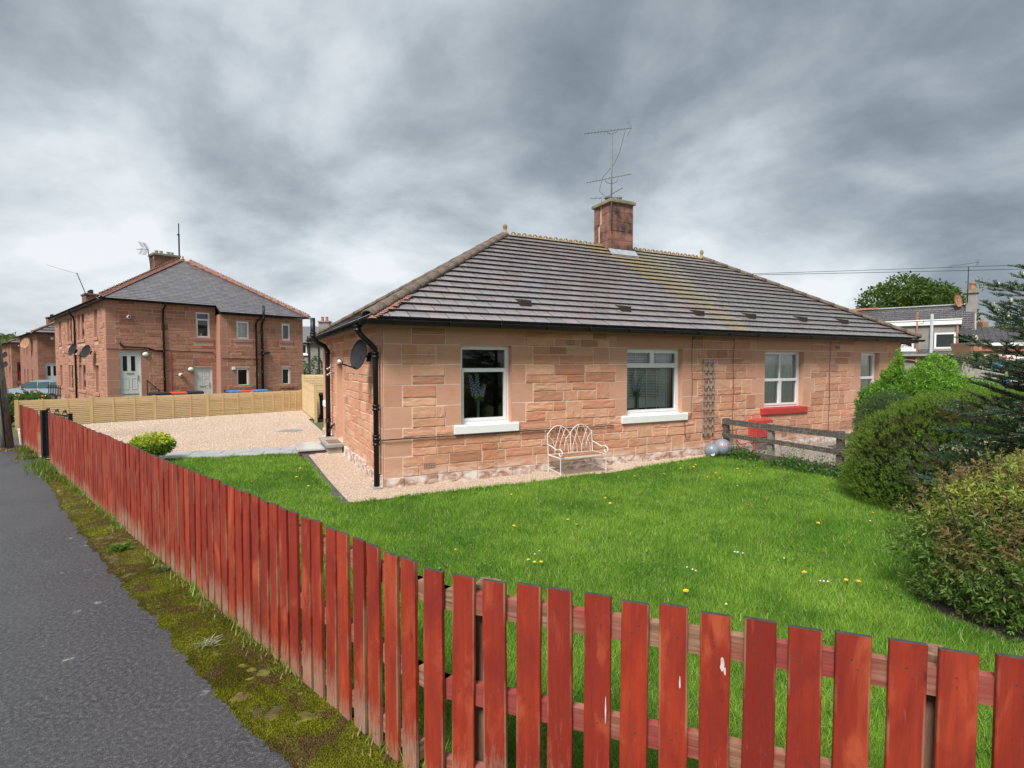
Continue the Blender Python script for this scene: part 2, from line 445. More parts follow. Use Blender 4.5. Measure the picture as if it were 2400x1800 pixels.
def rock_data(i, m_):
    k = (i, m_.name)
    if k not in _rockme:
        me = bpy.data.meshes.new('stone'); me.from_pydata(ROCKS[i][0], [], ROCKS[i][1]); me.materials.append(m_); _rockme[k] = me
    return _rockme[k]


def fill(ua, ub, za, zb, r_, out, wmin=.27, wmax=.68, half=True):
    """snecked rubble: pairs of half courses with odd full-height blocks"""
    if ub - ua < .06: return
    if not half or zb - za < .2:
        x = ua
        while x < ub - .02:
            w = r_.uniform(wmin, wmax)
            if ub - x - w < .16: w = ub - x
            out.append((x, x + w, za, zb)); x += w
        return
    x = ua
    while x < ub - .02:
        seg = min(r_.uniform(.8, 2.2), ub - x)
        if ub - x - seg < .5: seg = ub - x
        xe = x + seg; x0 = x
        if seg > .9 and r_.random() < .55:
            w = r_.uniform(.26, .4); out.append((xe - w, xe, za, zb)); xe2 = xe - w
        else: xe2 = xe
        zs = za + (zb - za) * r_.choice([.46, .5, .5, .55, .4])
        fill(x0, xe2, za, zs, r_, out, wmin, wmax, False); fill(x0, xe2, zs, zb, r_, out, wmin, wmax, False)
        x = xe


def masonry(parent, T, x0, x1, bands, openings, seed, msd, mdr, quoin_l=True, quoin_r=True, lintel_h=None, sill=True, maxn=300, cam_near=True, wide=(.46, .30), pname='stone', joint=.0125, protr=.0115):
    """rock-faced infill + dressed quoins, jambs and lintels on facade plane (x right, y in, z up), placed by T"""
    r_ = random.Random(seed); dressed = []; infill = []
    for bi, (za, zb) in enumerate(bands):
        blocks = []
        wl, wr = (wide if bi % 2 == 0 else wide[::-1])[0], (wide if bi % 2 == 0 else wide[::-1])[0]
        if quoin_l: blocks.append((x0, x0 + wl, za, zb, 'q'))
        if quoin_r: blocks.append((x1 - wr, x1, za, zb, 'q'))
        for (a, b, c, d) in openings:
            zm = (za + zb) / 2
            if c < zm < d:
                j = wide[0] * .95 if bi % 2 else wide[1] * .95
                blocks += [(a - j, a, za, zb, 'd'), (a, b, za, zb, 'o'), (b, b + j, za, zb, 'd')]
            elif za >= d - .03 and za < d + .05:
                blocks.append((a - .27, b + .27, za, zb, 'd'))
            elif zb <= c + .02 and zb > c - .05 and sill:
                blocks.append((a - .13, b + .13, za, zb, 'o'))
        blocks.sort(); x = x0
        for (a, b, c_, d_, k_) in blocks:
            a = max(a, x0); b = min(b, x1)
            if a > x + .01: fill(x, a, za, zb, r_, infill)
            if k_ != 'o' and b - max(a, x) > .03: dressed.append((max(a, x), b, za, zb, k_))
            x = max(x, b)
        if x < x1 - .01: fill(x, x1, za, zb, r_, infill)
    for (a, b, c, d, k_) in dressed:
        m_ = MB(); e = protr
        m_.prism([(a + joint * .5, .004, c + joint * .5), (b - joint * .5, .004, c + joint * .5), (b - joint * .5, .004, d - joint * .5), (a + joint * .5, .004, d - joint * .5)], (0, -.004 - e + r_.uniform(-.002, .002), 0))
        o = m_.build('dressed_stone', mdr, parent); o.matrix_basis = T
    # nearest 300 as separate parts, the rest as one
    PM = parent.matrix_basis if parent.matrix_basis != Matrix() else Matrix()
    PM = Matrix.Translation(parent.location) @ Matrix.Rotation(parent.rotation_euler.z, 4, 'Z') @ T
    def size(s): # angular size
        c_ = PM @ Vector(((s[0] + s[1]) / 2, 0, (s[2] + s[3]) / 2)) - Vector((0, 0, 2)); return -(s[1] - s[0]) * (s[3] - s[2]) / c_.length_squared
    infill.sort(key=size); rest = MB()
    for i, s in enumerate(infill):
        w = s[1] - s[0] - joint; h = s[3] - s[2] - joint
        Mx = T @ Matrix.Translation(((s[0] + s[1]) / 2, r_.uniform(-.004, .003), (s[2] + s[3]) / 2)) @ Matrix.Diagonal((w * r_.choice((1, -1, 1)) if False else w, 1, h, 1))
        k = r_.randrange(14)
        if i < maxn:
            o = bpy.data.objects.new('stone', rock_data(k, msd)); C.objects.link(o); o.parent = parent; o.matrix_basis = Mx
        else: rest.add(ROCKS[k][0], ROCKS[k][1], 0, Mx)
    if rest.v: tag(rest.build('small_stone', msd, parent), kind='stuff')
    return dressed


def wall_core(parent, T, x0, x1, z0, z1, holes, thick, m_, mi, name='wall'):
    """wall slab with real openings; face at y=0 (mortar), inside dark"""
    xs = sorted({x0, x1} | {h[0] for h in holes} | {h[1] for h in holes}); zs = sorted({z0, z1} | {h[2] for h in holes} | {h[3] for h in holes})
    b = MB()
    for i in range(len(xs) - 1):
        for j in range(len(zs) - 1):
            cx = (xs[i] + xs[i + 1]) / 2; cz = (zs[j] + zs[j + 1]) / 2
            if any(h[0] < cx < h[1] and h[2] < cz < h[3] for h in holes): continue
            a_, b_, c_, d_ = xs[i], xs[i + 1], zs[j], zs[j + 1]
            b.poly([(a_, -.0095, c_), (b_, -.0095, c_), (b_, -.0095, d_), (a_, -.0095, d_)], 0)
            b.poly([(a_, thick, c_), (a_, thick, d_), (b_, thick, d_), (b_, thick, c_)], 1)
    for (a, c, e, f) in holes:
        t = thick
        b.poly([(a, -.015, e), (a, -.015, f), (a, t, f), (a, t, e)], 2); b.poly([(c, -.015, e), (c, t, e), (c, t, f), (c, -.015, f)], 2)
        b.poly([(a, -.015, f), (c, -.015, f), (c, t, f), (a, t, f)], 2); b.poly([(a, -.015, e), (a, t, e), (c, t, e), (c, -.015, e)], 2)
    o = b.build(name, [m_, M_dark, mi], parent); o.matrix_basis = T
    return o


def frame_rect(b, a, c, e, f, w, y0, y1, mi=0):
    b.box((a, y0, e), (c, y1, e + w), mi); b.box((a, y0, f - w), (c, y1, f), mi)
    b.box((a, y0, e + w), (a + w, y1, f - w), mi); b.box((c - w, y0, e + w), (c, y1, f - w), mi)


def window(parent, T, a, c, e, f, cells, sillm=None, fw=.07, y=.11, sash=True, label=None):
    """cells: list of (x0,x1,z0,z1,opening?) in 0..1 fractions -> frame, casements, panes, sill"""
    b = MB(); frame_rect(b, a, c, e, f, fw, y, y + .07)
    panes = []
    for (p0, p1, q0, q1, op) in cells:
        A = a + fw * .7 + (c - a - 1.4 * fw) * p0; Bx = a + fw * .7 + (c - a - 1.4 * fw) * p1
        E_ = e + fw * .7 + (f - e - 1.4 * fw) * q0; F_ = e + fw * .7 + (f - e - 1.4 * fw) * q1
        g = .022 if (op is False) else .045
        frame_rect(b, A, Bx, E_, F_, g, y - (.012 if op else -.004), y + .06)
        panes.append((A + g, Bx - g, E_ + g, F_ - g))
    o = b.build('window', M_upvc, parent); o.matrix_basis = T
    for (A, Bx, E_, F_) in panes:
        g_ = MB().poly([(A - .004, y + .03, E_ - .004), (Bx + .004, y + .03, E_ - .004), (Bx + .004, y + .03, F_ + .004), (A - .004, y + .03, F_ + .004)]).build('pane', M_glass, o)
    if sillm:
        s_ = MB(); s_.prism([(a - .13, -.055, e - .15), (a - .13, .02, e - .15), (a - .13, .02, e), (a - .13, -.03, e), (a - .13, -.055, e - .02)], (c - a + .26, 0, 0))
        s_.box((a + .004, .02, e - .02), (c - .004, y + .01, e + .004)); s_.build('sill', sillm, o)
    return o


# ------------------------------------------------------------------ bungalow walls
BL, BD, BH = 14.5, 7.2, 2.64
T0 = Matrix.Identity(4)
TS = Matrix.Translation((0, BD, 0)) @ Matrix.Rotation(-math.pi / 2, 4, 'Z')
bands = [(2.32, 2.64), (1.99, 2.32), (1.66, 1.99), (1.31, 1.66), (.965, 1.31), (.815, .965), (.50, .815), (.17, .50)]
W1 = (1.312, 2.27, .965, 2.32); W2 = (4.84, 6.32, .965, 2.32); W3 = (8.88, 10.28, .965, 2.30); W4 = (12.63, 13.47, .985, 2.30)
fh = [W1, W2, W3, W4]
wall_core(bung, T0, 0.0, BL, 0, BH, fh, .3, M_mortar, M_dress)
sdoor = (BD - 4.64, BD - 3.86, .22, 2.12); swin = (BD - 6.85, BD - 6.27, 1.0, 2.12)
wall_core(bung, TS, 0.0, BD, 0, BH, [sdoor, swin], .3, M_mortar, M_dress)
MB().box((BL - .3, .3, 0), (BL, BD, BH)).box((0.3, BD - .3, 0), (BL - .3, BD, BH)).build('rear_wall', M_dress, bung)
masonry(bung, T0, 0.0, BL, bands, fh, 5, M_stone, M_dress, True, True)
masonry(bung, TS, 0.0, BD, bands, [sdoor, swin], 9, M_stone, M_dress, True, True, maxn=190)
# plinth stones
r_ = random.Random(3); x = 0.0
while x < BL:
    w = r_.uniform(.3, .75)
    if x < .2: w = .32
    w = min(w, BL - x); h = .165 + r_.uniform(-.012, .004); d = .03 + r_.uniform(0, .03)
    o = MB().prism([(x + .004, .01, -.05), (x + w - .004, .01, -.05), (x + w - .004, .01, h), (x + .004, .01, h)], (0, -d, 0)).build('plinth_stone', M_plinth, bung)
    x += w
y_ = 0.05
while y_ < BD:
    w = min(r_.uniform(.3, .8), BD - y_); d = .04 + r_.uniform(0, .03)
    if not (3.6 < y_ + w / 2 < 4.9): MB().box((-d, y_ + .004, -.05), (.005, y_ + w - .004, .20 + r_.uniform(-.02, .03))).build('plinth_stone', M_plinth, bung)
    y_ += w
# windows
window(bung, T0, *W1, [(0, 1, .71, 1, False), (0, 1, 0, .71, True)], M_white)
window(bung, T0, *W2, [(0, .5, .76, 1, True), (.5, 1, .76, 1, True), (0, 1, 0, .76, True)], M_white)
window(bung, T0, *W3, [(0, .5, .5, 1, False), (.5, 1, .5, 1, False), (0, .5, 0, .5, True), (.5, 1, 0, .5, True)], M_redpaint)
window(bung, T0, *W4, [(0, 1, .5, 1, False), (0, 1, 0, .5, True)], M_redpaint)
window(bung, TS, *swin, [(0, 1, 0, 1, True)], M_white)
dr = MB().box((sdoor[0], .14, .22), (sdoor[1], .19, 2.12)).build('door', M_upvc, bung); dr.matrix_basis = TS
hd = MB().box((sdoor[1] - .1, .11, 1.15), (sdoor[1] - .07, .14, 1.3)).build('handle', M_steel, dr)
MB().box((.3, .3, 2.60), (BL - .3, BD - .3, 2.63)).box((.3, .3, .2), (BL - .3, BD - .3, .25)).build('ceiling_and_floor', M_dark, bung)
MB().box((7.2, .3, .25), (7.3, BD - .3, 2.6)).box((.3, 3.2, .25), (7.2, 3.3, 2.6)).box((3.4, .3, .25), (3.5, 3.2, 2.6)).box((7.3, 3.2, .25), (BL - .3, 3.3, 2.6)).build('partition_wall', M_dark, bung)
# curtains in the neighbour's windows: vertical pleats
for (a, c, e, f) in (W3, W4):
    V = []; F = []; k = 40
    for i in range(k + 1):
        xx = a + (c - a) * i / k; yy = .215 + .015 * math.sin(i * 2.2)
        V += [(xx, yy, e), (xx, yy, f)]
    F = [(2 * i, 2 * i + 2, 2 * i + 3, 2 * i + 1) for i in range(k)]
    b = MB(); b.add(V, F); b.build('curtain', M_cloth, bung)
# venetian blind in window 2
b = MB(); zc = 1.10
while zc < 2.27:
    full = zc < 1.30
    b.add([(W2[0] + .03, .262, zc - (.016 if full else .013)), (W2[1] - .22, .262, zc - (.016 if full else .013)), (W2[1] - .22, .279, zc + (.016 if full else .010)), (W2[0] + .03, .279, zc + (.016 if full else .010))], [(0, 1, 2, 3)])
    zc += .034
for xx in (.13, .42, .72, 1.0): b.box((W2[0] + xx, .252, 1.02), (W2[0] + xx + .022, .256, 2.28))
tag(b.build('blind', M_white, bung))
V = []; k = 14
b = MB()
for i in range(k): b.box((W2[1] - .36 + i * .025, .3 + .012 * (i % 2), 1.0), (W2[1] - .36 + i * .025 + .02, .31 + .012 * (i % 2), 2.28))
b.build('curtain', M_cloth, bung)


# ------------------------------------------------------------------ roof of the bungalow
EV, EZ = .28, 2.705             # overhang, tile line height at eaves
RU, RV, RZt = 3.9, 3.6, 5.215   # ridge end
def roofz(v): return EZ + (v + EV) * (RZt - EZ) / (RV + EV)
b = MB()
E0 = (-EV, -EV, EZ - .06); E1 = (BL + EV, -EV, EZ - .06); E2 = (BL + EV, BD + EV, EZ - .06); E3 = (-EV, BD + EV, EZ - .06)
R0 = (RU, RV, RZt - .06); R1 = (BL - RU, RV, RZt - .06)
b.add([E0, E1, E2, E3, R0, R1], [(0, 1, 5, 4), (1, 2, 5), (2, 3, 4, 5), (3, 0, 4)])
roofo = b.build('roof', M_tile, bung)
b = MB(); b.box((-EV, -EV, EZ - .10), (BL + EV, BD + EV, EZ - .07))
b.build('soffit', M_soffit, bung)
b = MB()
b.box((-EV - .02, -EV - .02, EZ - .13), (BL + EV + .02, -EV, EZ - .02)); b.box((-EV - .02, -EV, EZ - .13), (-EV, BD + EV, EZ - .02)); b.box((BL + EV, -EV, EZ - .13), (BL + EV + .02, BD + EV, EZ - .02))
b.build('fascia', M_soffit, bung)


def clip(poly, a, b_, c):      # keep a*s+b*t<=c
    out = []
    for i in range(len(poly)):
        p, q = poly[i], poly[(i + 1) % len(poly)]; fp = a * p[0] + b_ * p[1] - c; fq = a * q[0] + b_ * q[1] - c
        if fp <= 0: out.append(p)
        if fp * fq < 0:
            t = fp / (fp - fq); out.append((p[0] + (q[0] - p[0]) * t, p[1] + (q[1] - p[1]) * t))
    return out


def tiles(parent, O, sx, up, nrm_, L, hipl, hipr, slen, gauge, tw, th, m_, name, nparts, camkey, bond=.5, seed=1, jit=.0015):
    """O eaves start, sx unit along eaves, up unit up-slope; hip lines: s >= hipl*t, s <= L - hipr*t"""
    O = Vector(O); sx = Vector(sx); up = Vector(up); nv = Vector(nrm_); r_ = random.Random(seed); lst = []
    row = 0; t = 0.0
    while t < slen - .02:
        t1 = min(t + gauge * 1.12, slen); s = hipl * t - tw * (bond if row % 2 else 0) - tw
        s = math.floor(s / tw) * tw - (tw * bond if row % 2 else 0)
        while s < L - hipr * t:
            poly = [(s + .005, t), (s + tw - .005, t), (s + tw - .005, t1), (s + .005, t1)]
            poly = clip(poly, -1, hipl, 0.0); poly = clip(poly, 1, hipr, L) if len(poly) > 2 else []
            if len(poly) > 2:
                j1 = r_.uniform(-jit, jit); n_ = len(poly)
                def P(p, k): return O + sx * p[0] + up * p[1] + nv * ((th * (1.0 - .9 * (p[1] - t) / (gauge * 1.12)) + j1 + .004) * k - .01 * (1 - k))
                vs = [P(p, 1) for p in poly] + [O + sx * p[0] + up * p[1] + nv * (th * (1.0 - .9 * (p[1] - t) / (gauge * 1.12)) + .004 + j1 - th * .96) for p in poly]
                fs = [tuple(range(n_))] + [(i, n_ + i, n_ + (i + 1) % n_, (i + 1) % n_) for i in range(n_)]
                lst.append((vs, fs))
            s += tw
        t += gauge; row += 1
    lst.sort(key=lambda q: (camkey(q[0][0])))
    rest = MB()
    for i, (vs, fs) in enumerate(lst):
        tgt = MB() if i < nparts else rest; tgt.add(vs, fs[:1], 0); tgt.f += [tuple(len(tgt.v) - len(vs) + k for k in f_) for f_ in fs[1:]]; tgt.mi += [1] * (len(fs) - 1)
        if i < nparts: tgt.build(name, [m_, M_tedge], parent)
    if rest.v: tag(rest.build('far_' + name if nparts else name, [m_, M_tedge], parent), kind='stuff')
    return lst


def camdist(M_):
    c_ = M_.inverted() @ Vector((0, 0, 2)); return lambda p: (Vector(p) - c_).length
upv = Vector((0, RV + EV, RZt - EZ)); SL = upv.length; upv.normalize(); nf = Vector((0, -upv.z, upv.y))
hl = (RU + EV) / SL
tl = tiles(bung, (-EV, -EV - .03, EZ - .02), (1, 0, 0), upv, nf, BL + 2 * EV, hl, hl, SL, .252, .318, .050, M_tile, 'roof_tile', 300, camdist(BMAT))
up2 = Vector((RU + EV, 0, RZt - EZ)); SL2 = up2.length; up2.normalize(); nl = Vector((-up2.z, 0, up2.x))
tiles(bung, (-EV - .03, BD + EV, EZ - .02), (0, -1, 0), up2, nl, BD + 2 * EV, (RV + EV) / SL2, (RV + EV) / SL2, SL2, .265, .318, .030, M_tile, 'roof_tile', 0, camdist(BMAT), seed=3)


def ridge_run(parent, A, Bp, seg, r0, m_, name, nrm2=None, smooth=True, n=7, lap=.006, ang=1.0):
    """half-round capping pieces from A to B"""
    A = Vector(A); Bp = Vector(Bp); d = (Bp - A); L_ = d.length; d.normalize(); k = max(1, round(L_ / seg)); s_ = L_ / k
    side = d.cross(Vector((0, 0, 1))).normalized(); upn = side.cross(d).normalized()
    for i in range(k):
        p = A + d * s_ * i; q = A + d * (s_ * (i + 1) - .004); b = MB(); V = []
        for P_, rr in ((p, r0 + lap), (q, r0 - lap)):
            for j in range(n):
                a = math.pi * j / (n - 1) * ang + (1 - ang) * math.pi / 2
                V.append(P_ + side * math.cos(a) * rr + upn * math.sin(a) * rr * .75)
            for j in range(n):
                a = math.pi * j / (n - 1) * ang + (1 - ang) * math.pi / 2
                V.append(P_ + side * math.cos(a) * rr * .86 + upn * (math.sin(a) * rr * .75 - .02))
        F = []
        for j in range(n - 1): F += [(j, j + 1, 2 * n + j + 1, 2 * n + j), (n + j + 1, n + j, 3 * n + j, 3 * n + j + 1), (j + 1, j, n + j, n + j + 1), (2 * n + j, 2 * n + j + 1, 3 * n + j + 1, 3 * n + j)]
        F += [(0, 2 * n, 3 * n, n), (n - 1, 2 * n - 1, 4 * n - 1, 3 * n - 1)]
        b.add(V, F); b.build(name, m_, parent, smooth)


EC = Vector((-EV - .03, -EV - .03, EZ + .0)); RE = Vector((RU, RV, RZt)); RE2 = Vector((BL - RU, RV, RZt))
ridge_run(bung, EC + Vector((.02, .02, .02)), RE, .40, .115, M_hip, 'hip_tile')
ridge_run(bung, Vector((BL + EV + .03, -EV - .03, EZ + .02)), RE2, .40, .13, M_hip, 'hip_tile')
ridge_run(bung, Vector((-EV, BD + EV, EZ)), RE, .40, .13, M_hip, 'hip_tile')
# orange mortar at the foot of the near hip
b = MB()
for i in range(16):
    t_ = i / 16 * 1.15; c_ = EC + (RE - EC).normalized() * (t_ + .03); s_ = Vector((1, -1, 0)).normalized()
    b.lathe([(.001, -.02), (.07 + .03 * rnd.random(), -.012), (.05, .008), (.001, .014)], 7, tuple(c_ + s_ * (.10 + rnd.uniform(-.02, .03)) + Vector((0, 0, -.02))))
tag(b.build('hip_mortar', simple_var('pink_mortar', [(.3, (.24, .11, .08)), (.6, (.36, .19, .14)), (.75, (.40, .30, .24))], .95, 14, 60, .4), bung), kind='stuff')


def crest(parent, A, Bp, m_, name, seg=.30, h=.055):
    A = Vector(A); Bp = Vector(Bp); d = Bp - A; L_ = d.length; d.normalize(); k = round(L_ / seg); s_ = L_ / k
    side = d.cross(Vector((0, 0, 1))).normalized(); upn = side.cross(d).normalized()
    for i in range(k):
        c0 = A + d * s_ * i; b = MB()
        prof = [(-.13, -.075), (-.12, -.075), (0, .02), (.12, -.075), (.13, -.075), (0, .045)]
        b.prism([c0 + d * .003 + side * x_ + upn * z_ for x_, z_ in (prof[0], prof[5], prof[4], prof[3], prof[2], prof[1])], d * (s_ - .006))
        for cx, ro, ri in ((s_ * .25, s_ * .235, s_ * .10), (s_ * .75, s_ * .20, 0)):
            K = 12; V = []; F = []
            for j in range(K + 1):
                a = math.pi * (j / K)
                for sd_ in (-.012, .012):
                    V.append(c0 + d * (cx + ro * math.cos(a)) + upn * (.035 + ro * .95 * math.sin(a)) + side * sd_)
            inner = len(V)
            for j in range(K + 1):
                a = math.pi * (j / K)
                for sd_ in (-.012, .012):
                    if ri: V.append(c0 + d * (cx + ri * math.cos(a)) + upn * (.045 + ri * .2 + ri * 1.1 * math.sin(a)) + side * sd_)
                    else: V.append(c0 + d * (cx + ro * .98 * math.cos(a)) + upn * .03 + side * sd_)
            for j in range(K):
                o1, o2 = 2 * j, 2 * j + 2; i1, i2 = inner + 2 * j, inner + 2 * j + 2
                F += [(o1, o2, i2, i1), (o2 + 1, o1 + 1, i1 + 1, i2 + 1), (o1, o1 + 1, o2 + 1, o2), (i2, i2 + 1, i1 + 1, i1)]
            b.add(V, F)
        b.build(name, m_, parent)


CU0, CU1, CV0, CV1, CZ = 6.87, 7.62, 3.22, 3.98, 6.33
crest(bung, (RU + .16, RV, RZt), (CU0 - .02, RV, RZt), M_ridge, 'ridge_tile')
crest(bung, (CU1 + .02, RV, RZt), (BL - RU - .12, RV, RZt), M_ridge, 'ridge_tile')
for uu in (RU, BL - RU):
    b = MB(); b.lathe([(.15, -.06), (.11, .03), (.06, .07), (.045, .10), (.035, .12), (.045, .15), (.058, .20), (.055, .235), (.035, .265), (.001, .28)], 10, (uu, RV, RZt))
    b.build('finial', M_ridge, bung, True)
# chimney: own stones round a core
ch = MB().box((CU0 + .02, CV0 + .02, 4.8), (CU1 - .02, CV1 - .02, CZ)).build('chimney', M_mortar2, bung)
r_ = random.Random(12)
def chimney_stones(parent, u0, u1, v0, v1, z0, z1, m_, hh=.24, seed=1, name='stone'):
    r_ = random.Random(seed); z = z0; k = 0; M = []
    while z < z1 - .01:
        h = min(hh, z1 - z)
        for (axis, fixed, a0, a1) in (('x', v0, u0, u1), ('y', u0, v0, v1), ('x2', v1, u0, u1), ('y2', u1, v0, v1)):
            cuts = [a0, a0 + (a1 - a0) * r_.choice((.3, .45, .6, .7)), a1]
            for i in range(2):
                p, q = cuts[i] + .004, cuts[i + 1] - .004; e = r_.uniform(0, .012)
                if axis == 'x': bx = ((p, fixed - e, z + .004), (q, fixed + .05, z + h - .004))
                elif axis == 'x2': bx = ((p, fixed - .05, z + .004), (q, fixed + e, z + h - .004))
                elif axis == 'y': bx = ((fixed - e, p + .052, z + .004), (fixed + .05, q - .052, z + h - .004)) if q - p > .12 else None
                else: bx = ((fixed - .05, p + .052, z + .004), (fixed + e, q - .052, z + h - .004)) if q - p > .12 else None
                if bx: MB().box(*bx).build(name, m_, parent)
        z += h
chimney_stones(ch, CU0, CU1, CV0, CV1, 4.86, CZ, M_chim, .245, 4)
b = MB(); b.prism([(CU0 - .06, CV0 - .06, CZ), (CU1 + .06, CV0 - .06, CZ), (CU1 + .06, CV1 + .06, CZ), (CU0 - .06, CV1 + .06, CZ)], (0, 0, .085))
b.prism([(CU0 - .02, CV0 - .02, CZ + .085), (CU1 + .02, CV0 - .02, CZ + .085), (CU1 + .02, CV1 + .02, CZ + .085), (CU0 - .02, CV1 + .02, CZ + .085)], (0, 0, .03))
cap_ = b.build('chimney_cap', M_cap, ch)
bv = cap_.modifiers.new('soft', 'BEVEL'); bv.width = .025; bv.segments = 2
MB().lathe([(.09, 0), (.085, .10), (.10, .11), (.10, .14), (.08, .15)], 12, (CU0 + .2, CV0 + .38, CZ + .11)).build('chimney_pot', M_hip, ch, True)
MB().lathe([(.07, 0), (.07, .16), (.085, .165), (.085, .2), (.05, .21)], 8, (CU1 - .18, CV0 + .38, CZ + .11)).build('chimney_pot', M_steel, ch, True)
b = MB(); zf = roofz(CV0)
b.prism([(CU0 - .08, CV0 - .17, roofz(CV0 - .17) + .045), (CU1 + .08, CV0 - .17, roofz(CV0 - .17) + .045), (CU1 + .08, CV0 - .012, zf + .13), (CU0 - .08, CV0 - .012, zf + .13)], (0, 0, -.012))
b.build('flashing', M_lead, ch)
# moss cushions on the roof
V = []
b = MB()
def blob(b, c, r0, sq=.5, n=6):
    b.lathe([(.001, -r0 * sq * .3), (r0, 0), (r0 * .75, r0 * sq * .7), (.001, r0 * sq)], n, c)
for i in range(1300):
    if rnd.random() < .62: u_ = 7.8 + rnd.gauss(0, .55); v_ = rnd.uniform(-.2, 3.4)
    elif rnd.random() < .5: u_ = rnd.uniform(7.3, 11); v_ = rnd.uniform(-.1, 3.4)
    else: v_ = rnd.uniform(0, 3.5); u_ = v_ * 1.077 + rnd.uniform(.1, .22)
    row = round((v_ + EV + .03) * SL / (RV + EV) / .252); s_ = row * .252 + rnd.uniform(-.012, .03); vv = -EV - .03 + s_ * (RV + EV) / SL
    if vv > RV - .1 or u_ < vv * 1.077 - .1: continue
    blob(b, (u_, vv, EZ - .02 + s_ * (RZt - EZ) / SL + .02), rnd.uniform(.008, .026), rnd.uniform(.4, .8))
tag(b.build('roof_moss', M_moss, bung), kind='stuff')
# roof vent tiles
for uu in (2.68, 5.0, 7.05, 8.72, 10.6, 12.3):
    v0 = .22; z0 = roofz(v0); b = MB()
    b.prism([(uu - .11, v0 - .02, z0 + .02), (uu - .11, v0 + .30, z0 + .20), (uu - .11, v0 - .02, z0 + .14)], (.22, 0, 0))
    b.box((uu - .12, v0 - .005, z0 + .02), (uu - .10, v0 + .03, z0 + .10)); b.box((uu + .10, v0 - .005, z0 + .02), (uu + .12, v0 + .03, z0 + .10))
    b.build('roof_vent', M_ventt, bung)


# ------------------------------------------------------------------ gutters, pipes, cables on the bungalow
def gutter(parent, A, Bp, m_, r0=.058, out=(0, -1, 0), name='gutter'):
    A = Vector(A); Bp = Vector(Bp); o_ = Vector(out); b = MB(); K = 7; V = []
    for P_ in (A, Bp):
        for j in range(K):
            a = math.pi * j / (K - 1); V.append(P_ + o_ * math.cos(a) * r0 + Vector((0, 0, -math.sin(a) * r0)))
        for j in range(K):
            a = math.pi * j / (K - 1); V.append(P_ + o_ * math.cos(a) * (r0 - .006) + Vector((0, 0, -math.sin(a) * (r0 - .006))))
    F = []
    for j in range(K - 1): F += [(j, j + 1, 2 * K + j + 1, 2 * K + j), (K + j + 1, K + j, 3 * K + j, 3 * K + j + 1)]
    F += [(0, 2 * K, 3 * K, K), (K - 1, 2 * K - 1, 4 * K - 1, 3 * K - 1)]
    for q in (0, 2 * K): F += [(q + j, q + j + 1, q + K + j + 1, q + K + j) for j in range(K - 1)]
    b.add(V, F)
    L_ = (Bp - A).length; d = (Bp - A).normalized(); s_ = .5
    while s_ < L_:
        p = A + d * s_
        b.tube([p + o_ * (r0 + .004) + Vector((0, 0, .005)), p + o_ * r0 * .7 + Vector((0, 0, -r0 * .8)), p + Vector((0, 0, -r0 - .006)), p - o_ * (r0 + .02) + Vector((0, 0, -r0 * .4))], .006, 4)
        s_ += .9
    return b.build(name, m_, parent, True)
g1 = gutter(bung, (-EV - .14, -EV - .08, EZ - .035), (BL + EV + .12, -EV - .08, EZ - .035), M_black, .062)
g2 = gutter(bung, (-EV - .08, BD + EV, EZ - .035), (-EV - .08, -EV - .1, EZ - .035), M_black, .062, (-1, 0, 0))


def pipe(name, pts, r0, m_, parent, collars=(), label=None):
    b = MB(); b.tube(pts, r0, 10)
    for c_ in collars: b.lathe([(r0, -.05), (r0 + .014, -.045), (r0 + .014, -.02), (r0 + .006, -.015), (r0 + .006, .015), (r0 + .014, .02), (r0 + .014, .045), (r0, .05)], 10, c_)
    for c_ in collars[1::2] if len(collars) > 2 else (): pass
    return b.build(name, m_, parent, True)
pipe('downpipe', [(-EV - .08, .12, 2.62), (-EV - .08, .12, 2.52), (-EV - .04, .12, 2.46), (-.15, .12, 2.30), (-.10, .12, 2.24), (-.09, .12, 2.15), (-.09, .12, .02)], .043, M_black, bung, [(-EV - .08, .12, 2.56), (-.09, .12, 2.14), (-.09, .12, 1.30), (-.09, .12, .82), (-.09, .12, .74)])
pipe('soil_pipe', [(-.46, 5.35, 3.12), (-.46, 5.35, 2.72), (-.45, 5.35, 2.62), (-.36, 5.35, 2.52), (-.2, 5.35, 2.44), (-.13, 5.35, 2.34), (-.13, 5.35, .12)], .058, M_black, bung, [(-.46, 5.35, 2.72), (-.13, 5.35, 2.30), (-.13, 5.35, 1.9), (-.13, 5.35, .6)])
pipe('waste_pipe', [(0, 5.05, .55), (-.08, 5.05, .5), (-.12, 5.15, .38), (-.13, 5.33, .3)], .025, M_black, bung)
for zv in (1.78, 1.92):
    MB().tube([(-.02, 5.1, zv), (-.10, 5.1, zv), (-.16, 5.1, zv - .04)], .02, 8).lathe([(.03, 0), (.03, .05)], 8, (-.16, 5.1, zv - .07)).build('valve', M_steel, bung, True)
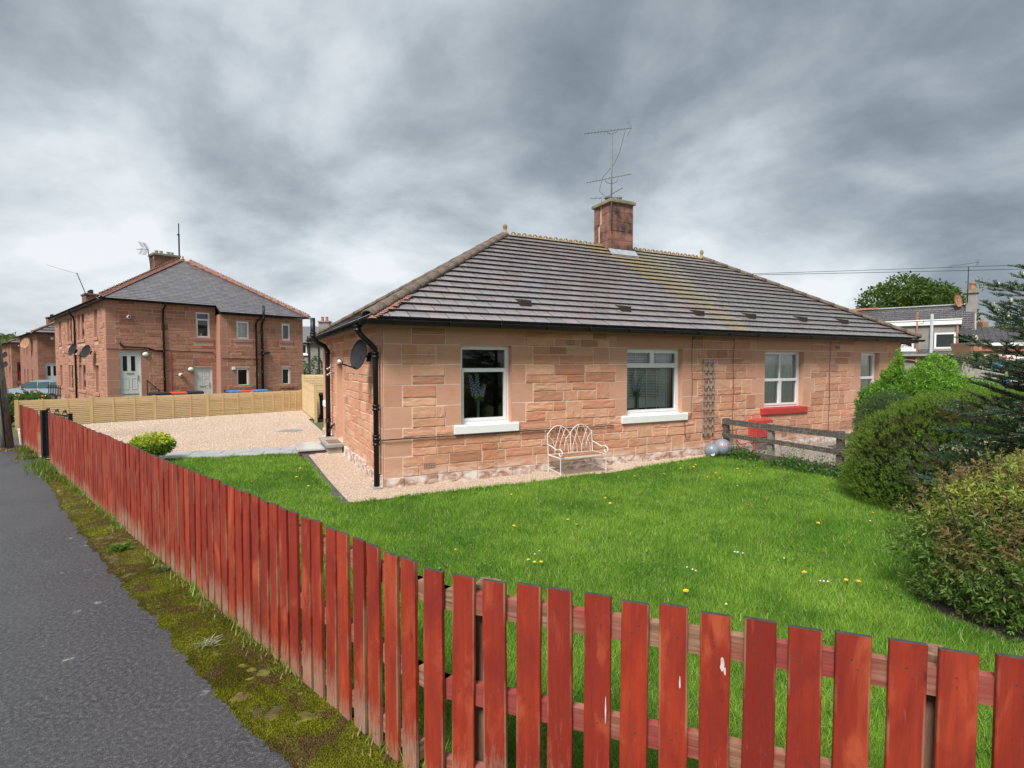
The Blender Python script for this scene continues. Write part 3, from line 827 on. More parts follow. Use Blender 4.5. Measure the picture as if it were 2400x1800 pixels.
# cable along the front below the sills and three vertical cables
pts = [(-.07, .12, .80), (-.035, -.03, .795)] + [(u_, -.045, .795 + .004 * math.sin(u_ * 3)) for u_ in [i * .3 for i in range(0, 16)]]
MB().tube(pts, .010, 5).build('cable', M_dkgrey, bung)
for (u_, z0, z1, cc) in ((6.56, .92, 2.62, 0), (7.81, .25, 2.62, 1), (11.27, .30, 2.62, 2)):
    pts = [(u_ + .012 * math.sin(z_ * 5 + cc), -.045, z_) for z_ in [z0 + (z1 - z0) * i / 14 for i in range(15)]]
    if cc == 0: pts = [(6.45, -.05, .90), (6.5, -.045, .86)] + pts + []
    MB().tube(pts, .006, 4).build('cable', M_dkgrey, bung)
MB().tube([(6.36, -.045, .80), (6.38, -.045, .65), (6.37, -.045, .52), (6.42, -.045, .43), (6.50, -.045, .43), (6.53, -.045, .50)], .006, 4).build('cable', M_dkgrey, bung)
MB().tube([(6.56, -.045, 2.50), (6.60, -.045, 2.56), (6.68, -.045, 2.61)], .006, 4).build('cable', M_dkgrey, bung)
# air bricks
for (u_, z_) in ((3.5, 2.40), (11.6, 2.42), (.75, .32), (9.6, .3)):
    b = MB().box((u_ - .11, -.022, z_ - .055), (u_ + .11, .0, z_ + .055))
    for i in range(7):
        for j in range(3): b.box((u_ - .095 + i * .029, -.026, z_ - .042 + j * .032), (u_ - .078 + i * .029, -.0225, z_ - .022 + j * .032), 1)
    b.build('air_brick', [M_dress, M_dark], bung)
MB().box((-.16, -.02, 0), (.02, .26, .03)).box((-.14, .0, .03), (.0, .24, .034)).build('drain_surround', M_conc, bung)


def dish(label, w, h, M_, m_, parent=None, group=None):
    """satellite dish facing local -y; M_ places it"""
    t = thing('satellite_dish', label, 'satellite dish', group=group)
    if parent: pass
    t.matrix_basis = M_
    K = 20; V = [(0, .05, 0)]; F = []
    for ring in (.35, .7, 1.0):
        for j in range(K):
            a = 2 * math.pi * j / K; V.append((w / 2 * ring * math.cos(a), .05 - .055 * ring * ring, h / 2 * ring * math.sin(a)))
    F += [(0, 1 + (j + 1) % K, 1 + j) for j in range(K)]
    for q in range(2):
        F += [(1 + q * K + j, 1 + q * K + (j + 1) % K, 1 + (q + 1) * K + (j + 1) % K, 1 + (q + 1) * K + j) for j in range(K)]
    nb = len(V); V += [(x_, y_ + .008, z_) for x_, y_, z_ in V[:nb]]; F += [tuple(nb + i for i in f_[::-1]) for f_ in F[:]]
    o2 = 1 + 2 * K; F += [(o2 + j, nb + o2 + j, nb + o2 + (j + 1) % K, o2 + (j + 1) % K) for j in range(K)]
    b = MB(); b.add(V, F); b.build('reflector', m_, t, True)
    b = MB(); b.bar((0, .03, -h / 2 + .02), (0, -.30, -h * .42), .02, .02); b.bar((0, .05, 0), (0, .05, -h * .4), .03, .02); b.build('arm', M_dkgrey, t)
    b = MB(); b.tube([(0, -.28, -h * .42 + .02), (0, -.34, -h * .36)], .028, 8); b.tube([(0, -.26, -h * .38), (0, -.31, -h * .32)], .018, 8, 1); b.build('receiver', [M_white, M_dkgrey], t, True)
    b = MB(); b.tube([(0, .06, 0), (0, .16, 0), (0, .22, 0.0)], .016, 8); b.box((-.05, .20, -.08), (.05, .22, .08)); b.build('bracket', M_dkgrey, t)
    return t
def put(parentM, loc, rz=0.0, rx=0.0): return parentM @ Matrix.Translation(loc) @ Matrix.Rotation(rz, 4, 'Z') @ Matrix.Rotation(rx, 4, 'X')
dish('dark mesh satellite dish on the side wall beside the front corner downpipe', .46, .52, put(BMAT, (-.26, .62, 2.16), R(-68), R(-12)), M_dkgrey)
# ------------------------------------------------------------------ trellis, gas box, bench, globes, aerial
t = thing('trellis', 'tall narrow grey wooden trellis fixed to the bungalow wall', 'trellis', tuple(bw(7.04, -.05)), B_RZ)
M_greywood = simple_var('weathered_wood', [(.3, (.16, .14, .12)), (.5, (.26, .23, .20)), (.7, (.36, .33, .29))], .9, 6, 60, .4, .006, scl=(6, 6, 1))
for x_ in (-.14, 0, .14): MB().box((x_ - .014, -.012, .46), (x_ + .014, .012, 2.10)).build('upright', M_greywood, t)
for i in range(10): MB().box((-.165, -.032, .49 + i * .172), (.165, -.0125, .515 + i * .172)).build('slat', M_greywood, t)

t = thing('meter_box', 'red painted meter box low on the wall behind the old wooden fence', 'meter box', tuple(bw(8.62, -.01)), B_RZ)
b = MB().box((-.28, -.24, .31), (.28, 0, .735)); o = b.build('box', M_redpaint, t); bv = o.modifiers.new('soft', 'BEVEL'); bv.width = .03; bv.segments = 2
MB().box((-.25, -.252, .34), (.25, -.243, .705)).build('door', M_redpaint, t)
MB().tube([(-.18, -.12, .36), (-.18, -.12, .05)], .022, 8).tube([(-.2, -.1, .22), (-.6, -.08, .18), (-.72, -.06, .3), (-.7, -.04, .52)], .014, 6).build('pipe', M_redpaint, t)

# bench
t = thing('garden_bench', 'white wire bench with arched back and rusty seat against the bungalow wall', 'bench', tuple(bw(2.97, -.12)), B_RZ)
M_bench = simple_var('chipped_white_paint', [(.3, (.62, .60, .55)), (.6, (.74, .72, .67)), (.72, (.50, .30, .17))], .5, 12, 60, .1)
BW_ = .98
for x_ in (0.0, BW_):
    MB().tube([(x_, 0, 0), (x_, .01, .35), (x_, .04, .74)], .0085, 6).build('leg', M_bench, t)
    MB().tube([(x_, -.42, 0), (x_, -.42, .34)], .0085, 6).build('leg', M_bench, t)
    MB().tube([(x_, .02, .53), (x_, -.12, .51), (x_, -.28, .47), (x_, -.40, .50)] + [(x_, -.42 - .055 * math.sin(a_), .43 + .055 * math.cos(a_) + .0) for a_ in [i * .5 for i in range(0, 10)]], .010, 6).build('armrest', M_bench, t)
    MB().tube([(x_, -.42, .07), (x_, 0, .10)], .006, 5).build('stretcher', M_bench, t)
MB().tube([(0, 0, .10), (BW_, 0, .10)], .006, 5).build('stretcher', M_bench, t)
b = MB(); frame_pts = [(0, -.42, .345), (BW_, -.42, .345), (BW_, 0, .345), (0, 0, .345), (0, -.42, .345)]
b.box((-.01, -.43, .325), (BW_ + .01, -.412, .352)); b.box((-.01, -.412, .333), (.008, .01, .350)); b.box((BW_ - .008, -.412, .333), (BW_ + .01, .01, .350)); b.box((.008, -.008, .333), (BW_ - .008, .01, .350))
b.build('seat_frame', M_bench, t)
for i in range(16): MB().box((.008, -.405 + i * .025, .338), (BW_ - .008, -.391 + i * .025, .345)).build('slat', M_rust, t)
half = BW_ / 2
for hx in (0, half):
    arch = [(hx + half * i / 14, .035 + .03 * math.sin(math.pi * i / 14), .70 + .16 * max(0, math.sin(math.pi * i / 14)) ** .8) for i in range(15)]
    MB().tube(arch, .0085, 6).build('back_arch', M_bench, t)
    for k in range(5):
        x0_ = hx + half * (k + .5) / 5
        for s_ in (-1, 1):
            x1_ = x0_ + s_ * half * .3
            if x1_ < hx or x1_ > hx + half: continue
            f_ = (x1_ - hx) / half; zt = .70 + .16 * max(0, math.sin(math.pi * f_)) ** .8
            MB().tube([(x0_, .012, .35), (x0_ + s_ * .005, .018, .48), (x0_ + s_ * half * .12, .03, .62), (x1_, .045, zt)], .0055, 5).build('back_wire', M_bench if rnd.random() < .85 else M_rust, t)
MB().tube([(half, 0, .35), (half, .035, .74)], .0085, 6).build('back_post', M_bench, t)

# globe lanterns
M_globe = simple_var('grey_glazed_globe', [(.3, (.15, .17, .20)), (.6, (.24, .27, .31)), (.8, (.12, .13, .15))], .35, 3, 30, .05)
M_pinkp = plain('pink_stripe_paint', (.62, .30, .27), .5)
for (u_, v_, r0, lab) in ((6.93, -.27, .155, 'smaller grey garden globe with a white flower badge beside the old fence'), (7.25, -.26, .195, 'larger grey garden globe with pink stripes beside the old fence')):
    p_ = bw(u_, v_); t = thing('garden_globe', lab, 'garden globe', (p_.x, p_.y, 0), 0)
    prof = [(.06, .0)] + [(r0 * math.sin(a), r0 * .97 - r0 * math.cos(a)) for a in [math.pi * i / 14 for i in range(2, 14)]] + [(.01, r0 * 1.965)]
    MB().lathe(prof, 20).build('globe', M_globe, t, True)
    MB().lathe([(.02, 0), (.02, .025), (.006, .03), (.006, .055)], 8, (0, 0, r0 * 1.95)).build('finial', M_steel, t, True)
    dcam = (Vector((0, 0, r0)) - p_); dcam.z = 0; dcam.normalize(); side = Vector((-dcam.y, dcam.x, 0))
    if r0 < .17:
        b = MB(); c_ = dcam * (r0 * .93) + side * (-.0) + Vector((0, 0, r0 * .62))
        c_ = c_ + Vector((.02, 0, 0)); b.lathe([(.001, .008), (.017, .006), (.017, 0)], 10, (0, 0, 0), 0, Matrix.Translation(c_) @ dcam.to_track_quat('Z', 'Y').to_matrix().to_4x4())
        for k in range(9):
            a = k * 2 * math.pi / 9; e = c_ + (side * math.cos(a) + Vector((0, 0, 1)) * math.sin(a)) * .033
            b.lathe([(.001, .008), (.012, .004), (.012, 0)], 6, (0, 0, 0), 0, Matrix.Translation(e) @ dcam.to_track_quat('Z', 'Y').to_matrix().to_4x4())
        b.build('badge', M_white, t)
    else:
        for k in range(5):
            a0 = -.35 + k * .2; pts = [((dcam * math.cos(a0 + q * .05) + side * math.sin(a0 + q * .05)) * math.cos(.25 + q * .16) + Vector((0, 0, 1)) * math.sin(.25 + q * .16)) * (r0 * 1.0) + Vector((0, 0, r0 * .97)) for q in range(4)]
            MB().tube(pts, .007, 4).build('stripe', M_pinkp, t)

# aerial mast on the chimney
M_alu = plain('dull_aluminium', (.15, .15, .14), .6, .2)
def yagi(name, label, base, mast_pts, booms, cat='aerial', m_=None, mr=.02, group=None):
    t = thing(name, label, cat, base, 0, group); m_ = m_ or M_alu
    MB().tube(mast_pts, mr, 8).build('mast', m_, t, True)
    for (a, c, ne, el, refl) in booms:
        a = Vector(a); c = Vector(c); d = (c - a); bo = MB().tube([a, c], .010, 5).build('boom', m_, t)
        side = d.cross(Vector((0, 0, 1))).normalized()
        for i in range(ne):
            p = a + d * (i / (ne - 1)) * .92; e_ = el * (.85 + .15 * i / ne)
            MB().tube([p - side * e_, p + side * e_], .004, 4).build('element', m_, bo)
        if refl:
            p = a + d * .97
            for s_ in (-1, 1):
                for k in range(4):
                    q = p + Vector((0, 0, s_ * (.03 + k * .045))) + d.normalized() * (.02 - k * .025)
                    MB().tube([q - side * el, q + side * el], .004, 4).build('element', m_, bo)
    return t
P0 = bw(6.86, CV0 - .035, 0)
du = Vector((math.cos(B_RZ), math.sin(B_RZ), 0))
az = Vector((1.0, .05, 0)).normalized()   # boom direction, rising to the right in view
top = 8.14
booms = [(-az * .62 + Vector((0, 0, 8.0)), az * .95 + Vector((0, 0, 8.28)), 14, .10, True), (-az * .95 + Vector((0, 0, 6.78)), az * .98 + Vector((0, 0, 7.02)), 16, .09, False)]
booms = [(-az * .72 + Vector((0, 0, 8.10)), az * .52 + Vector((0, 0, 8.27)), 14, .10, True), (-az * .66 + Vector((0, 0, 6.82)), az * .54 + Vector((0, 0, 7.07)), 14, .09, False)]
t = yagi('aerial_mast', 'tall aerial mast with two long television aerials strapped to the bungalow chimney', tuple(P0), [(0, 0, 5.6), (0, 0, top)], booms)
MB().tube([az * .36 + Vector((0, 0, 8.22)), az * .28 + Vector((0, 0, 7.9)), az * .20 + Vector((0, 0, 7.6)), az * .05 + Vector((0, 0, 7.3)), -az * .25 + Vector((0, 0, 6.95)), -az * .33 + Vector((0, 0, 6.6)), -az * .15 + Vector((0, 0, 6.45))], .005, 4).build('cable', M_dkgrey, t)
for zz_, w_ in ((8.10, .15), (6.80, .17)):
    MB().tube([-az * w_ + Vector((0, 0, zz_ + .08)), -az * w_ * .8 + Vector((0, 0, zz_ + .03)), Vector((0, 0, zz_)), az * w_ * .8 + Vector((0, 0, zz_ + .05)), az * w_ + Vector((0, 0, zz_ + .13))], .009, 5).build('cradle', M_alu, t)
p_ = bw(7.35, 3.5, 0)
yagi('small_aerial', 'small tilted aerial behind the pots on the bungalow chimney', tuple(p_), [(0, 0, 6.42), (0, 0, 6.66)], [(-az * .35 + Vector((0, 0, 6.60)), az * .1 + Vector((0, 0, 6.86)), 6, .12, False)], mr=.01)
p_ = bw(6.95, 3.75, 0)
yagi('small_aerial', 'low horizontal aerial across the bungalow chimney top', tuple(p_), [(0, 0, 6.42), (0, 0, 6.60)], [(-az * .3 + Vector((0, 0, 6.58)), az * .55 + Vector((0, 0, 6.62)), 7, .13, False)], mr=.01)


# ------------------------------------------------------------------ two storey sandstone house
H_ORG = (-17.59, 23.0, 0.0); H_RZ = R(47.2); HMAT = Matrix.Translation(H_ORG) @ Matrix.Rotation(H_RZ, 4, 'Z')
hs = thing('sandstone_house', 'two storey red sandstone house with grey slate roof beyond the slatted fence', 'house', H_ORG, H_RZ)
def hw(u, v, z=0.0): return HMAT @ Vector((u, v, z))
HL, HD = 8.5, 14.9
bandz = [4.80, 4.50, 4.18, 3.86, 3.55, 3.24, 2.90, 2.58, 2.25, 1.92, 1.60, 1.28, .95, .62, .30, 0.0]
def mkb(top): bz = [top] + [z for z in bandz if z < top - .1]; return [(bz[i + 1], bz[i]) for i in range(len(bz) - 1)]
TA = Matrix.Identity(4); TB = Matrix.Translation((0, -.6, 0)); TC = Matrix.Translation((0, HD, 0)) @ Matrix.Rotation(-math.pi / 2, 4, 'Z')
oA = [(.43, 1.24, .42, 2.55), (3.37, 4.17, -.2, 1.84), (3.49, 4.11, 3.27, 4.50)]
oB = [(5.10, 5.72, 3.24, 4.13), (7.35, 7.82, 3.24, 4.13), (5.07, 5.68, .88, 1.80), (7.31, 7.79, .88, 1.80)]
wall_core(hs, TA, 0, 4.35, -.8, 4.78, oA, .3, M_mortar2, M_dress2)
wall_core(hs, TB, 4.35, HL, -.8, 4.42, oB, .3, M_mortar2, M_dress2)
MB().poly([(4.35, -.6, -.8), (4.35, -.6, 4.4), (4.35, 0, 4.4), (4.35, 0, -.8)]).poly([(HL, -.6, -.8), (HL, HD, -.8), (HL, HD, 4.4), (HL, -.6, 4.4)]).poly([(0, HD, -.8), (0, HD, 4.78), (HL, HD, 4.78), (HL, HD, -.8)]).build('side_wall', M_dress2, hs)
oC = []
for (va, vb) in ((1.75, 2.45), (4.95, 5.75), (6.05, 6.85), (8.6, 9.25), (9.45, 10.1), (12.35, 13.2)):
    for (z0, z1) in ((3.24, 4.52), (.68, 2.04)): oC.append((HD - vb, HD - va, z0, z1))
wall_core(hs, TC, 0, HD, -.8, 4.78, oC, .3, M_mortar2, M_dress2)
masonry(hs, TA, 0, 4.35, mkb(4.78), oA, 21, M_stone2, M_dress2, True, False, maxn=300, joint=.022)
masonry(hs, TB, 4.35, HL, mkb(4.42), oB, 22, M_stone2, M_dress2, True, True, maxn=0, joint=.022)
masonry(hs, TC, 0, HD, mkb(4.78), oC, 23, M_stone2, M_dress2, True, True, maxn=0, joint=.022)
for o_ in oA[2:]: window(hs, TA, *o_, [(0, 1, .74, 1, False), (0, 1, 0, .74, True)], M_dress2, .065, y=.05)
for o_ in oB: window(hs, TB, *o_, [(0, 1, 0, 1, True)], M_dress2 if o_[2] > 2 else M_terra, .065, y=.05)
for o_ in oC: window(hs, TC, *o_, [(0, 1, .7, 1, False), (0, 1, 0, .7, True)], M_dress2, .07, y=.10)
M_doorp = plain('off_white_door_paint', (.62, .64, .62), .45, .03)
for (a, c, e, f), kind in ((oA[0], 0), (oA[1], 1)):
    d_ = MB(); d_.box((a, .06, e), (c, .12, f)); d_ = d_.build('door', M_doorp, hs)
    b = MB(); frame_rect(b, a, c, e, f, .05, .03, .059); b.build('frame', M_doorp, d_)
    if kind == 0:
        for xx in (.14, .44): MB().box((a + xx, .052, f - .86), (a + xx + .15, .058, f - .2)).build('pane', M_black, d_)
        for xx in (.12, .44):
            b = MB(); frame_rect(b, a + xx, a + xx + .22, e + .45, e + .95, .02, .05, .0595); b.build('panel', M_doorp, d_)
        MB().box((a + .27, .045, f - 1.0), (a + .53, .055, f - .94)).build('letterbox', M_steel, d_)
        MB().box((a + .1, .045, e + .22), (c - .1, .055, e + .25)).build('weather_bar', plain('brass', (.45, .30, .10), .35, metal=.7), d_)
    else:
        for xx in (.12, .44):
            for (q0, q1) in ((.3, 1.05), (1.15, 1.5), (1.58, 1.85)):
                b = MB(); frame_rect(b, a + xx, a + xx + .24, e + q0, e + q1, .02, .05, .0595); b.build('panel', M_doorp, d_)
        MB().box((a + .25, .045, f - .97), (a + .5, .055, f - .92)).build('letterbox', M_steel, d_)
    MB().box((c - .14, .03, e + .85 + .2 * kind), (c - .11, .058, e + 1.1 + .2 * kind)).build('handle', M_steel, d_)
MB().box((.3, .3, 2.75), (HL - .3, HD - .3, 2.85)).box((.3, .3, .3), (HL - .3, HD - .3, .4)).box((.3, .3, 4.4), (HL - .3, HD - .3, 4.43)).box((2.6, .3, .4), (2.7, HD - .3, 4.4)).box((.3, 3.5, .4), (8.2, 3.6, 4.4)).build('floor', M_dark, hs)
b = MB()
for i in range(16): b.box((5.12 + i * .036, -.38 + .012 * (i % 2), 3.27), (5.12 + i * .036 + .03, -.37 + .012 * (i % 2), 4.1))
b.build('curtain', M_cloth, hs)
# roof
AP = (4.25, 4.5, 7.66); AP2 = (4.25, HD - 4.5, 7.66); ze = 4.86; ov = .25
zr = lambda v: ze + (v + ov) * (AP[2] - ze) / (4.5 + ov)
b = MB()
b.add([(-ov, -ov, ze), (4.3, -ov, ze), (4.3, -.85, zr(-.85)), (HL + ov, -.85, zr(-.85)), (HL + ov, HD + ov, ze - .35), (-ov, HD + ov, ze), AP, AP2], [(0, 1, 2, 3, 6), (3, 4, 7, 6), (4, 5, 7), (5, 0, 6, 7)])
b.add([(-ov, -ov, ze - .05), (4.3, -ov, ze - .05), (4.3, -.85, zr(-.85) - .05), (HL + ov, -.85, zr(-.85) - .05), (HL + ov, HD + ov, ze - .4), (-ov, HD + ov, ze - .05)], [(5, 4, 3, 2, 1, 0)])
b.build('roof', M_slate, hs)
# slates on the hip end, laid as real pieces
upx = Vector((0, 4.5 + ov, AP[2] - ze)); sl_ = upx.length; upx.normalize(); nx_ = Vector((0, -upx.z, upx.y))
rest = MB(); r_ = random.Random(5); row = 0; t_ = -(.6 / (4.5 + ov)) * sl_; V = []
while t_ < sl_ - .1:
    v_ = -ov + t_ * upx.y; f_ = (v_ + ov) / (4.5 + ov); ul = -ov + (4.25 + ov) * max(f_, 0) if t_ >= 0 else 4.32
    vr = (v_ + .85) / (4.5 + .85); ur = HL + ov - (HL + ov - 4.25) * vr
    s = ul + (0.0 if row % 2 else -.13)
    while s < ur:
        a = max(s, ul) + .003; c = min(s + .255, ur + .0) - .003
        if c - a > .04:
            p = Vector((0, -ov, ze)); j = r_.uniform(0, .005)
            q0 = p + upx * t_ + nx_ * (.016 + j); q1 = p + upx * (t_ + .185) + nx_ * .006; q2 = p + upx * t_ + nx_ * .001
            rest.add([(a, q0.y, q0.z), (c, q0.y, q0.z), (c, q1.y, q1.z), (a, q1.y, q1.z), (a, q2.y, q2.z), (c, q2.y, q2.z)], [(0, 1, 2, 3), (0, 4, 5, 1)])
        s += .255
    t_ += .165; row += 1
tag(rest.build('slate', M_slate, hs), kind='stuff')
ridge_run(hs, (-ov - .03, -ov - .03, ze + .02), AP, .45, .085, M_hipred, 'hip_tile')
ridge_run(hs, (HL + ov + .03, -.88, zr(-.85) + .02), AP, .45, .085, M_hipred, 'hip_tile')
ridge_run(hs, AP, AP2, .45, .12, M_hipred, 'ridge_tile')
crest(hs, (HL + ov, -.85, zr(-.85) + .08), (AP[0] + .25, AP[1] - .2, AP[2] + .0), M_hipred, 'ridge_crest', .34)
crest(hs, (-ov, -ov, ze + .08), (AP[0] - .25, AP[1] - .2, AP[2] + .0), M_hipred, 'ridge_crest', .34)
MB().lathe([(.1, 0), (.06, .06), (.03, .12), (.05, .16), (.001, .22)], 8, (AP[0], AP[1], AP[2] + .03)).build('finial', M_ridge, hs, True)
gutter(hs, (-ov, -ov - .06, ze - .03), (4.3, -ov - .06, ze - .03), M_black, .06)
gutter(hs, (4.3, -.91, zr(-.85) - .03), (HL + ov, -.91, zr(-.85) - .03), M_black, .06)
gutter(hs, (-ov - .06, HD, ze - .03), (-ov - .06, -ov, ze - .03), M_black, .06, (-1, 0, 0))
# chimney
hc = MB().box((3.53, 6.93, 6.5), (4.69, 7.87, 8.20)).build('chimney', M_mortar2, hs)
chimney_stones(hc, 3.50, 4.72, 6.90, 7.90, 6.64, 8.20, M_chim, .26, 8)
MB().box((3.42, 6.82, 8.20), (4.80, 7.98, 8.31)).build('chimney_cap', M_cap, hc)
for uu_ in (3.72, 3.95, 4.3, 4.5): MB().lathe([(.09, 0), (.08, .16), (.10, .18), (.10, .22)], 8, (uu_, 7.4, 8.31)).build('chimney_pot', M_conc, hc)
# pipes
pipe('downpipe', [(2.18, -.32, 4.80), (2.18, -.30, 4.70), (2.12, -.1, 4.5), (2.12, -.08, 4.3), (2.12, -.08, 0)], .042, M_black, hs, [(2.12, -.08, 4.2), (2.12, -.08, 2.6), (2.12, -.08, 1.3)])
pipe('waste_pipe', [(.46, -.07, 3.0), (.50, -.07, 2.82), (.60, -.07, 2.76), (1.5, -.07, 2.72), (1.75, -.07, 2.62), (2.1, -.07, 2.58)], .035, M_black, hs)
pipe('downpipe', [(6.25, -.9, 4.4), (6.05, -.72, 4.15), (6.02, -.69, 4.0), (6.02, -.69, 0)], .042, M_black, hs, [(6.02, -.69, 3.9), (6.02, -.69, 1.9)])
pipe('soil_pipe', [(6.30, -.95, 4.95), (6.30, -.95, 4.3), (6.30, -.74, 4.05), (6.30, -.70, 3.9), (6.30, -.70, 0)], .058, M_black, hs, [(6.30, -.95, 4.35), (6.30, -.70, 3.6), (6.30, -.70, 2.7), (6.30, -.70, 1.6)])
pipe('waste_pipe', [(6.30, -.74, 2.42), (6.38, -.74, 2.56), (6.62, -.70, 2.58), (6.66, -.66, 2.58)], .05, M_black, hs)
pipe('downpipe', [(-.30, 7.3, 4.80), (-.30, 7.3, 4.68), (-.1, 7.3, 4.4), (-.08, 7.3, 4.2), (-.08, 7.3, .2)], .045, M_black, hs, [(-.08, 7.3, 3.6), (-.08, 7.3, 2.4), (-.08, 7.3, 1.2)])
MB().tube([(0, -.03, 2.66), (2, -.03, 2.63), (4.2, -.03, 2.58), (4.34, -.03, 2.3)], .012, 4).tube([(4.4, -.63, 2.28), (6.2, -.63, 2.25)], .012, 4).build('cable', M_dkgrey, hs)
MB().tube([(2.42, -.03, 2.6), (2.42, -.03, .3)], .018, 5).build('gas_pipe', M_redpaint, hs)
for i, (T_, x_, z_, lab) in enumerate(((TA, .80, 4.08, 'upper white dome camera'), (TA, 2.78, 1.48, 'lower white dome camera'))):
    o = MB().lathe([(.02, 0), (.08, .02), (.09, .06), (.08, .11), (.05, .15), (.001, .165)], 12, (0, 0, 0), 0, Matrix.Translation((x_, -.02, z_)) @ Matrix.Rotation(R(90), 4, 'X')).build('security_camera', M_white, None, True)
    o.matrix_basis = HMAT; tag(o, 'white dome security camera high on the two storey house wall' if i == 0 else 'white dome security camera beside the lower grey door of the two storey house', 'security camera')
    o = MB().lathe([(.001, .0), (.04, .0), (.045, .03), (.03, .05), (.001, .055)], 10, (0, 0, 0), 0, Matrix.Translation((x_, -.185, z_)) @ Matrix.Rotation(R(90), 4, 'X')).build('lens', M_dkgrey, o, True)
for (x_, z_, lab) in ((1.41, 2.43, 'oval bulkhead lamp right of the white front door'), (3.22, 1.74, 'oval bulkhead lamp left of the lower grey door')):
    o = MB().lathe([(.125, 0), (.13, .03), (.11, .07), (.001, .09)], 16, (0, 0, 0), 0, Matrix.Translation((x_, -.02, z_)) @ Matrix.Rotation(R(90), 4, 'X'), 1.0, .85).build('wall_lamp', plain('opal_glass', (.70, .72, .62), .35), None, True)
    o.matrix_basis = HMAT; tag(o, lab, 'wall lamp')
    MB().lathe([(.14, -.005), (.14, .02), (.132, .022)], 16, (0, 0, 0), 0, Matrix.Translation((x_, -.02, z_)) @ Matrix.Rotation(R(90), 4, 'X'), 1.0, .85).build('base', M_dkgrey, o)
MB().box((4.86, -.68, 1.72), (5.0, -.6, 1.86)).build('vent', M_white, hs)
dish('dark oval satellite dish nearest the front corner of the two storey house', .80, .62, put(HMAT, (-.35, 2.5, 2.58), R(-75), R(-15)), M_dkgrey)
dish('smaller dark satellite dish beside the side downpipe of the two storey house', .72, .6, put(HMAT, (-.35, 6.2, 2.72), R(-75), R(-15)), M_dkgrey)
# handrails
for (x_, z_, lab) in ((1.40, .95, 'black handrail sloping down from the white front door'), (4.45, .42, 'black handrail sloping down from the lower grey door')):
    p_ = hw(x_, -.1 if x_ < 2 else -.7); t = thing('handrail', lab, 'handrail', (p_.x, p_.y, 0), H_RZ)
    MB().tube([(0, 0, z_ + .3), (.03, 0, z_ + .3), (.45, -.1, z_ - .15), (.5, -.1, z_ - .2)], .022, 6).build('rail', M_black, t)
    MB().tube([(.03, 0, 0), (.03, 0, z_ + .3)], .018, 6).tube([(.45, -.1, 0), (.45, -.1, z_ - .15)], .018, 6).build('post', M_black, t)
# roof-top aerials of that house
p_ = hw(3.38, 7.15)
uu = Vector((.2, .98, 0))
t = yagi('television_aerial', 'aerial with wide reflector on the chimney of the two storey house', (p_.x, p_.y, 0), [(0, 0, 7.35), (-.1, -.08, 8.52)], [(Vector((-.78, -.02, 8.50)), Vector((-.08, -.08, 8.52)), 9, .10, False)], m_=M_dkgrey, mr=.022)
b = MB()
for s_ in (-1, 1):
    for k in range(5):
        q = Vector((-.24 - k * .045, -.1, 8.54 + s_ * (.06 + k * .065)))
        b.tube([q + Vector((-.1, -.2, 0)), q + Vector((.1, .2, 0))], .008, 4)
    for yy in (-.3, 0.0, .1): b.tube([(-.22, yy, 8.54), (-.42, yy, 8.54 + s_ * .33)], .008, 4)
b.build('reflector', M_dkgrey, t)
MB().tube([(0, 0, 7.6), (.2, .1, 7.6)], .012, 4).tube([(0, 0, 7.8), (.2, .1, 7.8)], .012, 4).build('bracket', M_dkgrey, t)
p_ = hw(4.76, 6.98); t = thing('mast', 'plain dark pole standing on the chimney end of the two storey house', 'mast', (p_.x, p_.y, 0), 0)
MB().tube([(0, 0, 7.4), (0, 0, 9.6)], .04, 6).build('pole', M_dkgrey, t); MB().tube([(0, 0, 9.55), (0, 0, 10.2)], .028, 6).tube([(-.08, 0, 9.55), (.03, 0, 9.55)], .045, 6).build('pole_tip', M_dkgrey, t)


# ------------------------------------------------------------------ far sandstone houses
def _farstone(nn):
    tc = objc(nn)
    rot = nn('ShaderNodeMapping', {'Vector': tc, 'Rotation': (R(90), 0, 0)}).outputs[0]
    br = nn('ShaderNodeTexBrick', {'Vector': rot, 'Color1': (.26, .10, .065, 1), 'Color2': (.36, .165, .105, 1), 'Mortar': (.30, .17, .12, 1), 'Scale': 1.0, 'Mortar Size': .012, 'Bias': 0.0, 'Brick Width': .46, 'Row Height': .18})
    c = nn.mix(nn.ramp(nn.noise(pos(nn), 1.3, 5), [(.4, 0.0), (.7, .5)]), br.outputs[0], (.20, .085, .055))
    return bsdf(nn, c, .9, nn.noise(tc, 14, 4), .5, .03)
M_far = mat('far_sandstone', _farstone)
M_reddoor = plain('dark_red_door', (.28, .02, .03), .4)


